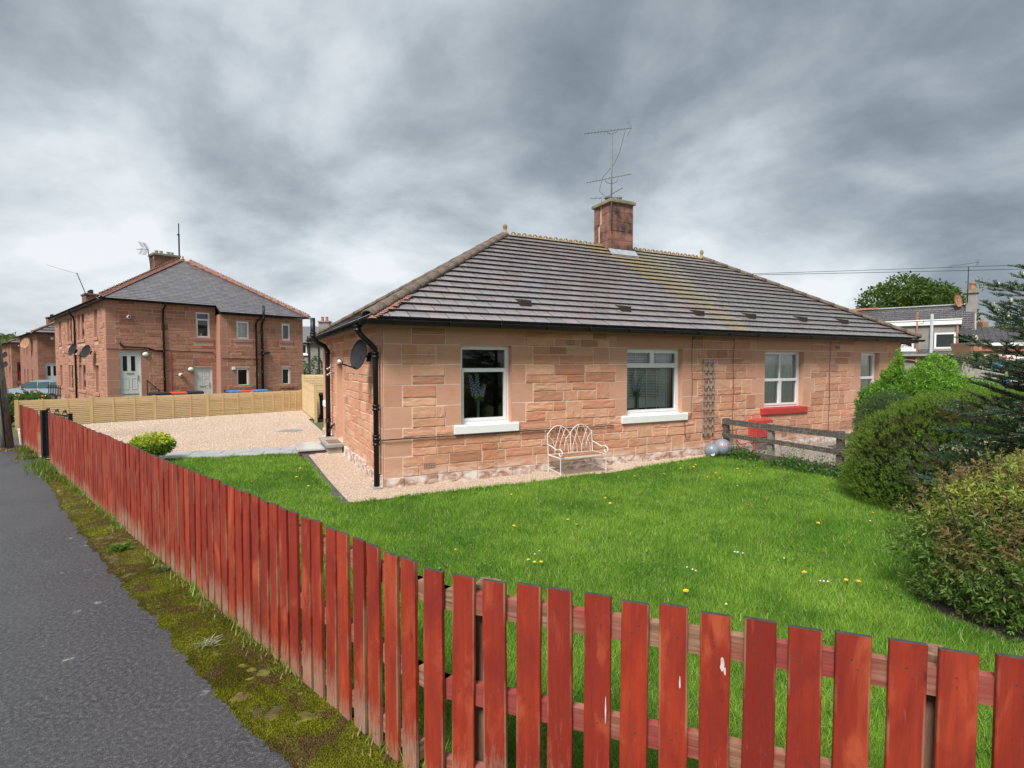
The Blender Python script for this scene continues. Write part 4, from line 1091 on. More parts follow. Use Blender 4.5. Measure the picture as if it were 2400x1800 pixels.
def far_house(label, org, L, D, eave, apex, doors, wins_side, base=-.8, roofm=None, chim=(3.7, 6, 1.6)):
    Mx = Matrix.Translation(org) @ Matrix.Rotation(H_RZ, 4, 'Z')
    t = thing('sandstone_house', label, 'house', org, H_RZ)
    hA = [(a, c, e, f) for (a, c, e, f, m_) in doors]
    wall_core(t, Matrix.Identity(4), 0, L, base, eave, hA, .3, M_far, M_dress2)
    T_ = Matrix.Translation((0, D, 0)) @ Matrix.Rotation(-math.pi / 2, 4, 'Z'); hB = []
    for (va, vb) in wins_side:
        for (z0, z1) in ((eave - 1.55, eave - .3), (eave - 4.0, eave - 2.7)): hB.append((D - vb, D - va, z0, z1))
    wall_core(t, T_, 0, D, base, eave, hB, .3, M_far, M_dress2)
    MB().poly([(L, 0, base), (L, D, base), (L, D, eave), (L, 0, eave)]).poly([(0, D, base), (0, D, eave), (L, D, eave), (L, D, base)]).build('rear_wall', M_dress2, t)
    for h in hB: window(t, T_, *h, [(0, 1, 0, 1, True)], None, .05, y=.18)
    for (a, c, e, f, m_) in doors:
        d_ = MB().box((a, .08, e), (c, .14, f)).build('door', m_, t)
        for xx in (.17, .55): MB().box((a + (c - a) * xx, .07, f - .95), (a + (c - a) * (xx + .2), .078, f - .25)).build('pane', M_black, d_)
    ov = .3; hd = L / 2; b = MB(); b.add([(-ov, -ov, eave), (L + ov, -ov, eave), (L + ov, D + ov, eave), (-ov, D + ov, eave), (L / 2, hd, apex), (L / 2, D - hd, apex)], [(0, 1, 4), (1, 2, 5, 4), (2, 3, 5), (3, 0, 4, 5), (3, 2, 1, 0)])
    b.build('roof', roofm or M_slate, t)
    for k in range(1, 14):      # slate courses as stepped strips on the hip end
        f_ = k / 14; z_ = eave + (apex - eave) * f_; y_ = -ov + (hd + ov) * f_; xl = -ov + (L / 2 + ov) * f_; xr = L + ov - (L / 2 + ov) * f_
        MB().box((xl, y_ - .07, z_ - .01), (xr, y_ - .01, z_ + .035)).build('slate_course', roofm or M_slate, t)
    ridge_run(t, (-ov, -ov, eave + .02), (L / 2, hd, apex), .8, .10, M_hipred, 'hip_tile'); ridge_run(t, (L + ov, -ov, eave + .02), (L / 2, hd, apex), .8, .10, M_hipred, 'hip_tile')
    gutter(t, (-ov, -ov - .06, eave - .03), (L + ov, -ov - .06, eave - .03), M_black, .07); gutter(t, (-ov - .06, D, eave - .03), (-ov - .06, -ov, eave - .03), M_black, .07, (-1, 0, 0))
    c0 = MB().box((chim[0], chim[1], apex - 1), (chim[0] + .9, chim[1] + 1.8, apex + .95)).box((chim[0] - .08, chim[1] - .08, apex + .95), (chim[0] + .98, chim[1] + 1.88, apex + 1.07)).build('chimney', M_chim, t)
    for k in range(3): MB().lathe([(.14, 0), (.12, .28), (.14, .34)], 8, (chim[0] + .45, chim[1] + .4 + k * .5, apex + 1.07)).build('chimney_pot', M_dkgrey, c0)
    return t, Mx
h3, M3 = far_house('further two storey sandstone house with the white door behind the parked car', (-34.0, 38.0, 0), 8.6, 12.2, 4.28, 6.9, [(.35, 1.2, .0, 2.1, M_doorp)], ((3.4, 4.1), (6.3, 7.1), (8.6, 9.3)), -1.2, M_slate)
MB().tube([(1.5, -.08, 3.1), (1.5, -.08, 2.85), (2.4, -.08, 2.8)], .05, 6).build('waste_pipe', M_black, h3)
o = MB().lathe([(.02, 0), (.09, .02), (.11, .08), (.08, .15), (.001, .18)], 10, (0, 0, 0), 0, Matrix.Translation((.8, -.01, 3.85)) @ Matrix.Rotation(R(90), 4, 'X')).build('security_camera', M_white, None, True); o.matrix_basis = M3
tag(o, 'white dome camera on the house behind the parked car', 'security camera')
h4, M4 = far_house('furthest sandstone house at the left edge with the dark red door', (-53.84, 57.0, 0), 8.6, 12, 4.34, 6.6, [(.4, 1.2, .2, 2.2, M_reddoor)], ((2.6, 3.3), (6.3, 7.1)), -1.5)
dish('rusty mesh satellite dish on the house behind the parked car', 1.25, .85, put(M3, (-.4, 3.35, 3.60), R(-70), R(-12)), M_rust)
dish('upper dark satellite dish on the furthest sandstone house', .95, .7, put(M4, (-.4, 2.2, 3.0), R(-70), R(-12)), M_dkgrey)
dish('lower dark satellite dish on the furthest sandstone house', .95, .7, put(M4, (-.4, 2.2, 1.95), R(-70), R(-12)), M_dkgrey)
p_ = M3 @ Vector((3.8, 6.0, 0))
yagi('television_aerial', 'slanting aerial on the chimney of the house behind the parked car', (p_.x, p_.y, 0), [(0, 0, 7.6), (-.5, -.4, 9.6)], [(Vector((-2.3, -1.2, 10.1)), Vector((-.4, -.3, 9.5)), 6, .15, False)], m_=M_dkgrey, mr=.03)

# grey rendered houses between the two sandstone ones
M_render = simple_var('grey_roughcast', [(.3, (.20, .185, .17)), (.6, (.27, .25, .23)), (.8, (.23, .205, .18))], .95, 2.5, 90, .5, .01)
g_org = (-21.5, 50.0, 0); gr = thing('rendered_house', 'grey rendered house with slate roof glimpsed in the gap left of the bungalow', 'house', g_org, R(4))
MB().box((0, 0, -.5), (6.15, 6, 4.15)).build('wall', M_render, gr)
b = MB(); b.add([(-.3, -.3, 4.1), (6.4, -.3, 4.1), (6.4, 6.3, 4.1), (-.3, 6.3, 4.1), (-.3, 3, 5.75), (3.6, 3, 5.75)], [(0, 1, 5, 4), (1, 2, 5), (2, 3, 4, 5), (3, 0, 4)]); b.build('roof', M_slate, gr)
b = MB(); b.bar((6.4, -.32, 4.14), (3.6, 2.95, 5.8), .10, .06); b.build('hip_lead', M_lead, gr)
gutter(gr, (-.3, -.36, 4.08), (6.4, -.36, 4.08), M_white, .08)
for xx in (-.6, 2.45):
    c0 = MB().box((xx, 2.6, 5.0), (xx + 1.0, 3.5, 6.15)).box((xx - .08, 2.5, 6.15), (xx + 1.08, 3.6, 6.28)).build('chimney', M_render, gr)
    for k in range(2): MB().lathe([(.16, 0), (.13, .3), (.16, .42)], 8, (xx + .3 + k * .42, 3.0, 6.28)).build('chimney_pot', M_terra, c0)
window(gr, Matrix.Translation((0, -.09, 0)), 1.45, 2.1, 2.95, 3.85, [(0, .4, 0, 1, True), (.4, 1, 0, 1, False)], M_white, y=.0)
MB().tube([(2.2, -.1, 4.6), (2.2, -.1, 4.1), (2.3, -.1, 3.9), (2.3, -.1, 0)], .06, 6).tube([(3.2, -.1, 3.9), (3.2, -.1, 0)], .05, 6).build('downpipe', M_dkgrey, gr)
MB().tube([(3.7, -.1, 4.0), (3.7, -.1, 0)], .06, 6).build('white_pipe', M_white, gr)

# ------------------------------------------------------------------ rendered house at right with dormer
R_ORG = (27.5, 32.0, 0); R_RZ = R(-40); rr = thing('rendered_house', 'grey roughcast house with slate roof and flat dormer right of the bungalow', 'house', R_ORG, R_RZ)
zE, zR_ = 2.8, 5.77
# frame: x right along facade, y away; ridge runs at y=2.9
sl = 2.9
MB().box((-12, -.0, -.5), (.40, 6, 2.75)).build('wall', M_render, rr)
MB().prism([(.40, -.02, 2.75), (.40, 6.0, 2.75), (.40, sl, zR_ - .06)], (-.25, 0, 0)).build('gable', M_conc, rr)
b = MB(); b.add([(-12, -.25, 2.62), (.30, -.25, 2.62), (.30, sl, zR_), (-12, sl, zR_), (-12, 6.2, 2.6), (.30, 6.2, 2.6)], [(0, 1, 2, 3), (3, 2, 5, 4)]); b.build('roof', M_dslate, rr)
rest = MB(); r_ = random.Random(15); row = 0
for row in range(24):
    t_ = row / 24; y_ = -.25 + (sl + .25) * t_; z_ = 2.62 + (zR_ - 2.62) * t_; x_ = -12 + (.12 if row % 2 else 0)
    while x_ < .3:
        j = r_.uniform(0, .008); rest.add([(x_ + .006, y_ - .03, z_ + .035 + j), (min(x_ + .25, .32), y_ - .03, z_ + .035 + j), (min(x_ + .25, .32), y_ + .13, z_ + .14), (x_ + .006, y_ + .13, z_ + .14), (x_ + .006, y_ - .03, z_), (min(x_ + .25, .32), y_ - .03, z_)], [(0, 1, 2, 3), (0, 4, 5, 1)]); x_ += .256
tag(rest.build('slate', M_dslate, rr), kind='stuff')
MB().box((-12, sl - .1, zR_ + .06), (-4.8, sl + .1, zR_ + .18)).build('ridge_tile', M_terra, rr)
MB().box((-4.8, sl - .06, zR_ + .06), (.0, sl + .06, zR_ + .13)).build('ridge_lead', M_lead, rr)
dw = MB().box((-6.5, -.0, 2.7), (-.42, 2.6, 4.42)).build('dormer', M_render, rr)
MB().box((-6.6, -.14, 4.42), (-.30, 2.7, 4.70)).box((-6.62, -.18, 4.70), (-.28, 2.72, 4.76)).build('fascia', M_white, dw)
window(rr, Matrix.Translation((0, -.10, 0)), -1.58, -.55, 2.95, 3.92, [(0, 1, 0, 1, True)], M_conc, y=.03)
window(rr, Matrix.Translation((0, -.10, 0)), -3.45, -2.6, 2.95, 4.0, [(0, 1, 0, 1, True)], M_white, y=.03)
MB().tube([(-1.72, -.16, 2.2), (-1.72, -.16, 5.1)], .085, 8).build('flue_pipe', plain('pale_flue', (.48, .53, .58), .5), rr)
MB().tube([(-2.45, -.1, 2.1), (-2.45, -.1, 5.25)], .06, 8).tube([(-2.42, -.1, 4.5), (-2.15, -.1, 4.55), (-2.1, -.1, 4.68)], .05, 8).tube([(-3.4, -.1, 2.35), (-2.45, -.1, 2.2)], .05, 8).build('soil_pipe', M_terra, rr)
MB().tube([(-.5, -.12, 2.7), (-.5, -.12, 4.45)], .05, 6).build('downpipe', M_terra, rr)
MB().box((-12, -.3, 2.50), (.35, -.2, 2.62)).build('eaves_board', M_conc, rr)
cm = MB(); cm.prism([(-.12, sl - .5, 4.9), (.42, sl - .5, 4.9), (.42, sl + .5, 4.9), (-.12, sl + .5, 4.9)], (0, 0, 1.6)); cm = cm.build('chimney', M_render, rr)
MB().box((-.2, sl - .6, 6.5), (.5, sl + .6, 6.62)).box((-.15, sl - .54, 6.62), (.44, sl + .54, 6.74)).build('chimney_cap', M_cap, cm)
MB().lathe([(.17, 0), (.14, .2), (.14, .34), (.18, .36), (.18, .44), (.15, .46)], 10, (.17, sl - .2, 6.74)).build('chimney_pot', M_terra, cm)
RM = Matrix.Translation(R_ORG) @ Matrix.Rotation(R_RZ, 4, 'Z')
dish('rusty round satellite dish beside the chimney of the right hand house', .75, .9, put(RM, (-.5, 2.5, 6.1), R(60), R(-10)), M_rust)
p_ = RM @ Vector((-.05, 2.3, 0)); ax = Vector((.97, -.1, 0))
yagi('television_aerial', 'tall thin aerial on the chimney of the right hand roughcast house', (p_.x, p_.y, 0), [(0, 0, 5.9), (0, 0, 8.15)], [(Vector((-1.05, .2, 8.22)), Vector((.55, -.1, 8.42)), 9, .16, True)], m_=M_dkgrey, mr=.025)
M_leafc = colattr('leaf_foliage')
k = 60; P = np.array(RM @ Vector((.55, sl, 6.75)))[None] + rng.normal(size=(k, 3)) * [.22, .22, .2] + [0, 0, .2]
sb = leaves('chimney_weed', P, rand_dirs(k, .4), np.full(k, .14), np.full(k, .07), np.tile([.09, .15, .04], (k, 1)), M_leafc)
tag(sb, 'small self-sown plant growing out of the right hand chimney top', 'plant')

# shop building with sign
s_org = (27.5, 29.5, 0); sp = thing('shop_building', 'brown brick shop with tiled roof and red lettered sign at the right edge', 'shop', s_org, R(-6))
M_brick = mat('brown_brick', lambda nn: bsdf(nn, nn('ShaderNodeTexBrick', {'Vector': nn('ShaderNodeMapping', {'Vector': objc(nn), 'Rotation': (R(90), 0, 0)}).outputs[0], 'Color1': (.20, .105, .055, 1), 'Color2': (.27, .15, .07, 1), 'Mortar': (.25, .19, .13, 1), 'Scale': 1.0, 'Mortar Size': .012, 'Brick Width': .225, 'Row Height': .075}).outputs[0], .9, nn.noise(objc(nn), 30, 3), .4))
MB().box((-.95, 1.2, -.3), (7, 7, 3.25)).build('wall', M_brick, sp)
b = MB(); b.add([(-.7, 1.0, 3.2), (7, 1.0, 3.2), (7, 4, 4.35), (-.7, 4, 4.35), (-.7, 7, 3.2), (7, 7, 3.2)], [(0, 1, 2, 3), (3, 2, 5, 4)]); b.build('roof', M_dslate, sp)
rest = MB(); r_ = random.Random(6)
for row in range(11):
    y_ = 1.0 + 3 * row / 11; z_ = 3.2 + 1.15 * row / 11; x_ = -.7 + (.17 if row % 2 else 0)
    while x_ < 7: rest.add([(x_ + .01, y_ - .03, z_ + .05), (x_ + .33, y_ - .03, z_ + .05), (x_ + .33, y_ + .26, z_ + .11), (x_ + .01, y_ + .26, z_ + .11), (x_ + .01, y_ - .03, z_), (x_ + .33, y_ - .03, z_)], [(0, 1, 2, 3), (0, 4, 5, 1)]); x_ += .34
tag(rest.build('roof_tile', M_dslate, sp), kind='stuff')
MB().box((-.5, .92, 3.05), (7, 1.0, 3.22)).build('fascia', M_white, sp)
MB().box((-.9, 1.08, 2.75), (7, 1.198, 3.05)).build('brick_band', M_terra, sp)
MB().box((-1.9, .5, -.2), (-.35, 1.19, 2.3)).build('stone_pier', M_conc, sp)
sg = MB().box((0, -.05, 2.18), (3.4, .0, 2.50)).build('sign_board', M_white, sp); sg.location = (-.42, 1.0, .03)
def letter(ch):   # stroke polylines in a unit box
    return {'M': [[(0, 0), (0, 1), (.5, .3), (1, 1), (1, 0)]], 'O': [[(.5 + .5 * math.cos(a), .5 + .5 * math.sin(a)) for a in [i * math.pi / 8 for i in range(17)]]],
            'R': [[(0, 0), (0, 1), (.7, 1), (.95, .78), (.7, .52), (0, .52)], [(.5, .52), (1, 0)]], 'A': [[(0, 0), (.5, 1), (1, 0)], [(.22, .36), (.78, .36)]], 'L': [[(0, 1), (0, 0), (.85, 0)]]}[ch]
x_ = .20
for ch_ in 'MORAL':
    b = MB()
    for st in letter(ch_):
        for p, q in zip(st, st[1:]): b.bar((x_ + p[0] * .24, -.056, 2.235 + p[1] * .21), (x_ + q[0] * .24, -.056, 2.235 + q[1] * .21), .055, .010, up=(0, 1, 0))
    b.build('letter', M_redpaint, sg); x_ += .37
M_blue = plain('blue_paint', (.02, .13, .30), .4); M_pale = plain('pale_blue_poster', (.30, .55, .72), .4)
dd = MB(); frame_rect(dd, -.15, .85, .4, 2.1, .14, .95, 1.05); dd = dd.build('door_frame', M_blue, sp)
MB().box((-.01, .99, 1.55), (.71, 1.02, 1.95)).build('poster', M_pale, dd); MB().box((-.01, .99, .5), (.71, 1.02, 1.55)).build('door_panel', M_conc, dd)
MB().box((1.0, 1.0, 1.0), (2.0, 1.05, 1.35)).build('notice', M_white, sp); MB().box((.95, 1.1, .5), (3.0, 1.195, 2.1)).build('shop_window', M_dark, sp)
for xx in (-.6, 1.4):
    c0 = MB().box((xx, 3.7, 4.2), (xx + .35, 4.3, 4.62)).build('chimney', M_brick, sp); MB().lathe([(.1, 0), (.08, .2)], 8, (xx + .17, 4, 4.62)).build('chimney_pot', M_terra, c0)
# ivy on the pier of the shop and low wall
k = 500; V0 = np.array([bpy.data.objects['stone_pier'].name is None]) if False else None
SM = Matrix.Translation(s_org) @ Matrix.Rotation(R(-6), 4, 'Z')
P = np.array([tuple(SM @ Vector((rnd.uniform(-2.2, -.2), .45 + rnd.gauss(0, .08), 2.25 + rnd.gauss(0, .22)))) for _ in range(k)])
iv = leaves('ivy', P, rand_dirs(k, .2), np.full(k, .12), np.full(k, .07), np.array([.10, .16, .05]) * rng.uniform(.6, 1.3, (k, 1)), M_leafc); tag(iv, 'pale green climber over the stone pier of the shop', 'climbing plant')

# overhead cables
for (pts_, lab) in ((((6, 30, 6.88), (33, 30, 7.3), (60, 30, 8.3)), 'lower overhead cable crossing behind the bungalow roof'), (((8, 33, 7.38), (35, 33, 8.15), (62, 33, 9.3)), 'upper thin overhead cable crossing behind the bungalow roof')):
    a, m2, c = [Vector(p) for p in pts_]; pp = []
    for i in range(25):
        t_ = i / 24; pp.append(a * (1 - t_) ** 2 + m2 * 2 * t_ * (1 - t_) + c * t_ * t_)
    tag(MB().tube(pp, .013, 4).build('overhead_cable', M_black), lab, 'cable')
# ------------------------------------------------------------------ ground surfaces
def _asph(nn):
    p = pos(nn)
    base = nn.ramp(nn.m('ADD', nn.m('MULTIPLY', nn.noise(p, 150, 4, .8), .55), nn.m('MULTIPLY', nn.noise(p, 38, 5, .7), .45)), [(.40, (.014, .015, .018)), (.5, (.043, .045, .051)), (.57, (.110, .112, .120)), (.66, (.32, .32, .32))])
    ck = nn.vor(nn.scl(p, (1, 1, 1)), 1.3, 'Distance', 'DISTANCE_TO_EDGE')
    base = nn.mix(nn.ramp(nn.noise(p, .7, 4), [(.42, 0.0), (.62, .5)]), base, (.075, .077, .082))
    lich = nn.m('MULTIPLY', nn.ramp(nn.vor(nn.scl(p, (1, .8, 1)), 3.1), [(.05, 1.0), (.13, 0.0)]), nn.ramp(nn.noise(p, 26, 4, .7), [(.50, 0.0), (.55, .9)]))
    base = nn.mix(lich, base, (.30, .32, .28))
    rg = nn.ramp(nn.m('ADD', nn.m('MULTIPLY', nn.noise(p, .9, 4), .7), nn.m('MULTIPLY', nn.noise(p, 60, 3), .3)), [(.38, .30), (.6, .62)])
    h = nn.m('ADD', nn.noise(p, 170, 3, .7), nn.m('MULTIPLY', nn.noise(p, 28, 4, .7), .6))
    return bsdf(nn, base, rg, h, .8, .011, **{'Specular IOR Level': .5})
M_asph = mat('damp_asphalt', _asph)


def _gravel(nn):
    p = pos(nn); col = nn.vor(p, 48, 'Color'); s_ = nn('ShaderNodeSeparateXYZ', {0: col}).outputs[0]
    c = nn.ramp(s_, [(0, (.48, .33, .24)), (.3, (.70, .55, .43)), (.55, (.60, .44, .33)), (.8, (.78, .67, .56)), (1, (.54, .43, .36))])
    d = nn.vor(p, 48)
    c = nn.mix(nn.ramp(d, [(.35, 0.0), (.75, .55)]), c, (.20, .12, .075))
    c = nn.mix(nn.ramp(nn.noise(nn.scl(p, (1.2, .35, 1)), .9, 4), [(.4, 0.0), (.62, .45)]), c, (.42, .29, .21))
    return bsdf(nn, c, .85, nn.m('MULTIPLY', d, -1.0), .9, .02)
M_gravel = mat('pea_gravel', _gravel)
M_pebble = mat('pebble', lambda nn: bsdf(nn, nn.ramp(orand(nn), [(0, (.46, .31, .22)), (.25, (.72, .57, .44)), (.5, (.60, .44, .32)), (.75, (.80, .70, .58)), (1, (.50, .40, .33))]), .75))
M_earth = simple_var('rough_grass_ground', [(.3, (.055, .075, .025)), (.6, (.08, .10, .035)), (.8, (.12, .11, .06))], .95, 1.5, 20, .5, .02)
M_turf = simple_var('turf_soil', [(.3, (.035, .075, .012)), (.6, (.055, .11, .018)), (.8, (.08, .11, .03))], .95, 5, 60, .6, .02)
M_oldgrav = simple_var('dirty_gravel', [(.35, (.12, .10, .08)), (.5, (.24, .20, .17)), (.62, (.36, .32, .28)), (.75, (.16, .13, .10))], .9, 18, 60, .8, .02)
M_slab = simple_var('concrete_slab', [(.3, (.27, .28, .28)), (.6, (.36, .37, .37)), (.8, (.42, .42, .41))], .35, 3, 60, .15, .004, rough2=.6)
M_edge = simple_var('tarmac_edging', [(.3, (.04, .04, .04)), (.7, (.10, .10, .095))], .85, 14, 60, .6)

# base terrain: level here, falling away beyond the houses on the left
g = []; xs_ = [-900, -300, -120, -80, -60, -45, -35, -28, -20, -10, 0, 10, 20, 40, 80, 300, 900]; ys_ = [-600, -100, -30, 0, 10, 20, 24, 28, 32, 36, 42, 50, 70, 120, 300, 1500]
def gz(x, y):
    d = math.hypot(x, y); s = min(max((d - 26) / 12, 0), 1); return -.03 - (.75 * s * s * (3 - 2 * s) if x < 8 else 0)
V = [(x, y, gz(x, y)) for y in ys_ for x in xs_]; nx = len(xs_)
F = [(j * nx + i, j * nx + i + 1, (j + 1) * nx + i + 1, (j + 1) * nx + i) for j in range(len(ys_) - 1) for i in range(nx - 1)]
b = MB(); b.add(V, F); tag(b.build('ground', M_earth), kind='structure')


def sheet(name, poly, z, m_):
    o = MB().poly([(x, y, z) for x, y in poly]).build(name, m_); return tag(o, kind='structure')
FA, FB_, FC_ = Vector((-8.94, 10.2, 0)), Vector((-.62, 2.62, 0)), Vector((-.30, 2.36, 0))
FD = FC_ + Vector((3.88, -1.41, 0))
fd = (FB_ - FA).normalized(); fn = Vector((-fd.y, fd.x, 0))      # fn points to the lawn
fn = fn if fn.x > 0 else -fn
sheet('pavement', [(-60, 40), (-12.3, 13.6), (-11.4, 12.5), (-9.2, 10.35), (-5.75, 6.9), (-4.0, 5.2), (-2.85, 4.15), (-2.15, 3.5), (-1.75, 3.1), (-1.2, 2.65), (-.5, 2.05), (1.6, 1.15), (6, -.5), (14, -3.5), (14, -12), (-60, -12)], .0, M_asph)
drive = [(-12.2, 13.05), (-15.3, 16.3), (-9.05, 22.75), (-6.0, 22.9), tuple(bw(.05, 12, 0))[:2], tuple(bw(.05, 3.2, 0))[:2], tuple(bw(-.5, 3.5, 0))[:2], (-5.05, 12.6), (-7.67, 11.75), (-9.2, 10.9), (-9.9, 11.1), (-10.26, 11.42)]
sheet('gravel_drive', drive, .006, M_gravel)
strip = [tuple(bw(*q))[:2] for q in ((-.78, 3.9), (-.72, 1.0), (-.66, -.64), (1.2, -.68), (4.0, -.62), (6.6, -.32), (7.35, -.30), (7.35, .01), (-.01, .01), (.0, 4.0))]
sheet('gravel_strip', strip, .012, M_gravel)
lawn = [tuple(FA + fn * .05)[:2], tuple(FB_ + fn * .05)[:2], tuple(FC_ + Vector((.05, .06, 0)))[:2], tuple(FD + Vector((0, .05, 0)))[:2], (9, 1.0), (12, 8), tuple(bw(8.9, -3.9))[:2], tuple(bw(7.5, -.1))[:2],
        tuple(bw(7.3, -.32))[:2], tuple(bw(6.6, -.34))[:2], tuple(bw(4.0, -.64))[:2], tuple(bw(1.2, -.70))[:2], tuple(bw(-.78, -.70))[:2], tuple(bw(-.86, 1.0))[:2], tuple(bw(-.92, 3.75))[:2], (-4.75, 11.62), (-8.88, 10.34)]
sheet('lawn', lawn, .004, M_turf)
ngr = [tuple(bw(*q))[:2] for q in ((7.5, .0), (7.5, -.5), (7.6, -6), (14, -6), (17, -3), (17, 3), (14.6, 3), (14.5, 0))]
sheet('neighbour_gravel', ngr, .010, M_oldgrav)
# edging kerb beside the gravel strip
b = MB()
for p, q in (((-.82, 3.85), (-.78, 1.0)), ((-.78, 1.0), (-.72, -.70))):
    b.bar(tuple(bw(*p, .012)), tuple(bw(*q, .012)), .12, .05)
tag(b.build('kerb_edging', M_edge), kind='structure')
# paving slabs of the path
pa0, pa1 = Vector((-8.9, 10.35, 0)), Vector((-4.98, 11.55, 0)); pd = (pa1 - pa0); pl = pd.length; pd.normalize(); pl += .26; pn = Vector((-pd.y, pd.x, 0))
pth = bpy.data.objects.new('path', None); C.objects.link(pth); tag(pth, kind='structure')
for j in range(2):
    x_ = -.3 * j
    while x_ < pl:
        a, c = max(x_, 0) + .004, min(x_ + .60, pl) - .004
        if c > a: MB().prism([pa0 + pd * a + pn * (j * .5 + .004), pa0 + pd * c + pn * (j * .5 + .004), pa0 + pd * c + pn * (j * .5 + .496), pa0 + pd * a + pn * (j * .5 + .496)], (0, 0, .03 + rnd.uniform(-.003, .003))).build('slab', M_slab, pth)
        x_ += .604
# door steps
t = thing('door_step', 'stone landing step with brown mat at the bungalow side door', 'step', B_ORG, B_RZ)
MB().box((-.34, 3.80, -.02), (-.045, 5.15, .155)).build('base', M_conc, t); MB().box((-.38, 3.76, .155), (-.03, 5.2, .215)).build('top_slab', M_conc, t)
MB().box((-.30, 4.0, .216), (-.04, 4.55, .228)).build('door_mat', M_soffit, t)
t = thing('door_step', 'low white slab step on red bricks leading to the landing', 'step', B_ORG, B_RZ)
M_brk = simple_var('wet_brown_brick', [(.3, (.09, .045, .035)), (.7, (.16, .075, .055))], .6, 8, 50, .4)
for row in range(1):
    for i in range(3): MB().box((-.93 + i * .185, 4.02, .0), (-.752 + i * .185, 4.12, .078)).build('brick', M_brk, t)
    for i in range(5): MB().box((-.93, 4.125 + i * .21, .0), (-.83, 4.33 + i * .21, .078)).build('brick', M_brk, t)
MB().box((-.83, 4.12, 0), (-.39, 5.15, .074)).build('fill', M_conc, t)
M_wet = plain('wet_pale_slab', (.50, .52, .52), .16, .05, 3)
MB().box((-.95, 4.0, .08), (-.39, 4.585, .118)).build('slab', M_wet, t); MB().box((-.95, 4.595, .08), (-.39, 5.18, .118)).build('slab', M_wet, t)
mh = MB().prism([(-6.9, 15.4, .008), (-6.3, 15.35, .008), (-6.25, 15.95, .008), (-6.85, 16.0, .008)], (0, 0, .01)).build('manhole_cover', M_steel); tag(mh, 'flat grey metal manhole cover set in the gravel drive', 'manhole cover')

# pebbles
def pebbles(name, poly, k, r0, r1, z, mp, weight=None):
    xs = [q[0] for q in poly]; ys = [q[1] for q in poly]
    x = rng.uniform(min(xs), max(xs), k * 4); y = rng.uniform(min(ys), max(ys), k * 4); m_ = inpoly(x, y, poly); x = x[m_][:k]; y = y[m_][:k]
    if weight is not None: kk = rng.random(len(x)) < weight(x, y); x = x[kk]; y = y[kk]
    n_ = len(x); oc = np.array([(1, 0, 0), (0, 1, 0), (-1, 0, 0), (0, -1, 0), (0, 0, .75), (0, 0, -.4)]); r = rng.uniform(r0, r1, n_)
    a = rng.uniform(0, 6.28, n_); el = rng.uniform(.6, 1.0, n_)
    V = oc[None] * r[:, None, None]; V = V * np.stack([np.ones(n_), el, rng.uniform(.5, .9, n_)], 1)[:, None]; V += rng.normal(size=V.shape) * r[:, None, None] * .12
    X = V[..., 0] * np.cos(a)[:, None] - V[..., 1] * np.sin(a)[:, None] + x[:, None]; Y = V[..., 0] * np.sin(a)[:, None] + V[..., 1] * np.cos(a)[:, None] + y[:, None]
    V = np.stack([X, Y, V[..., 2] + z], -1).reshape(-1, 3); f = np.array([(0, 1, 4), (1, 2, 4), (2, 3, 4), (3, 0, 4), (1, 0, 5), (2, 1, 5), (3, 2, 5), (0, 3, 5)])
    F = (np.arange(n_)[:, None, None] * 6 + f[None]).reshape(-1, 3)
    return tag(np_mesh(name, V, F, mp), kind='stuff')
pebbles('gravel', strip, 14000, .007, .014, .016, M_pebble)
pebbles('gravel', drive, 60000, .009, .019, .010, M_pebble, lambda x, y: np.clip(1.5 - (y - 11) / 12, .25, 1))
M_peb2 = mat('grey_pebble', lambda nn: bsdf(nn, nn.ramp(orand(nn), [(0, (.16, .13, .11)), (.5, (.32, .28, .25)), (1, (.48, .44, .40))]), .8))
pebbles('neighbour_pebbles', ngr, 12000, .010, .026, .012, M_peb2)

# ------------------------------------------------------------------ grass
def blades(name, poly, dens, hmin, hmax, mp, wfun=None, cols=None, z=.004, kmax=1000000, width=.004, lean=.55):
    xs = [q[0] for q in poly]; ys = [q[1] for q in poly]; A = (max(xs) - min(xs)) * (max(ys) - min(ys)); k = int(min(A * dens, kmax * 4))
    x = rng.uniform(min(xs), max(xs), k); y = rng.uniform(min(ys), max(ys), k); m_ = inpoly(x, y, poly)
    if wfun is not None: m_ &= rng.random(k) < wfun(x, y)
    x = x[m_][:kmax]; y = y[m_][:kmax]; n_ = len(x)
    patch = .55 * fbm(x, y, .9, 3) + .45 * fbm(x, y, 3.3, 6); tall = fbm(x, y, 2.2, 8)
    h = rng.uniform(hmin, hmax, n_) * (.55 + 1.1 * tall); dist = np.hypot(x, y)
    w = width * (.7 + .13 * dist) * rng.uniform(.7, 1.3, n_)
    a = rng.uniform(0, 6.283, n_); la = a + rng.normal(0, .8, n_) + 3 * fbm(x, y, 1.6, 5); le = h * rng.uniform(.1, lean * 1.6, n_)
    bx = np.cos(a + 1.57) * w / 2; by = np.sin(a + 1.57) * w / 2
    P0 = np.stack([x - bx, y - by, np.full(n_, z)], 1); P1 = np.stack([x + bx, y + by, np.full(n_, z)], 1); P2 = np.stack([x + np.cos(la) * le, y + np.sin(la) * le, z + h], 1)
    V = np.stack([P0, P1, P2], 1).reshape(-1, 3)
    c0 = np.array(cols[0]); c1 = np.array(cols[1]); c2 = np.array(cols[2]); t_ = np.clip((patch - .3) / .4, 0, 1)[:, None]
    c = c0 * (1 - t_) + c1 * t_; yel = (rng.random(n_) < .07)[:, None]; c = np.where(yel, c2, c) * rng.uniform(.55, 1.35, (n_, 1))
    Cc = np.repeat(c, 3, 0); 
    F = np.arange(n_ * 3).reshape(-1, 3)
    return tag(np_mesh(name, V, F, mp, Cc), kind='stuff')
M_grass = colattr('grass_blade', .45, .40, .3, .1)
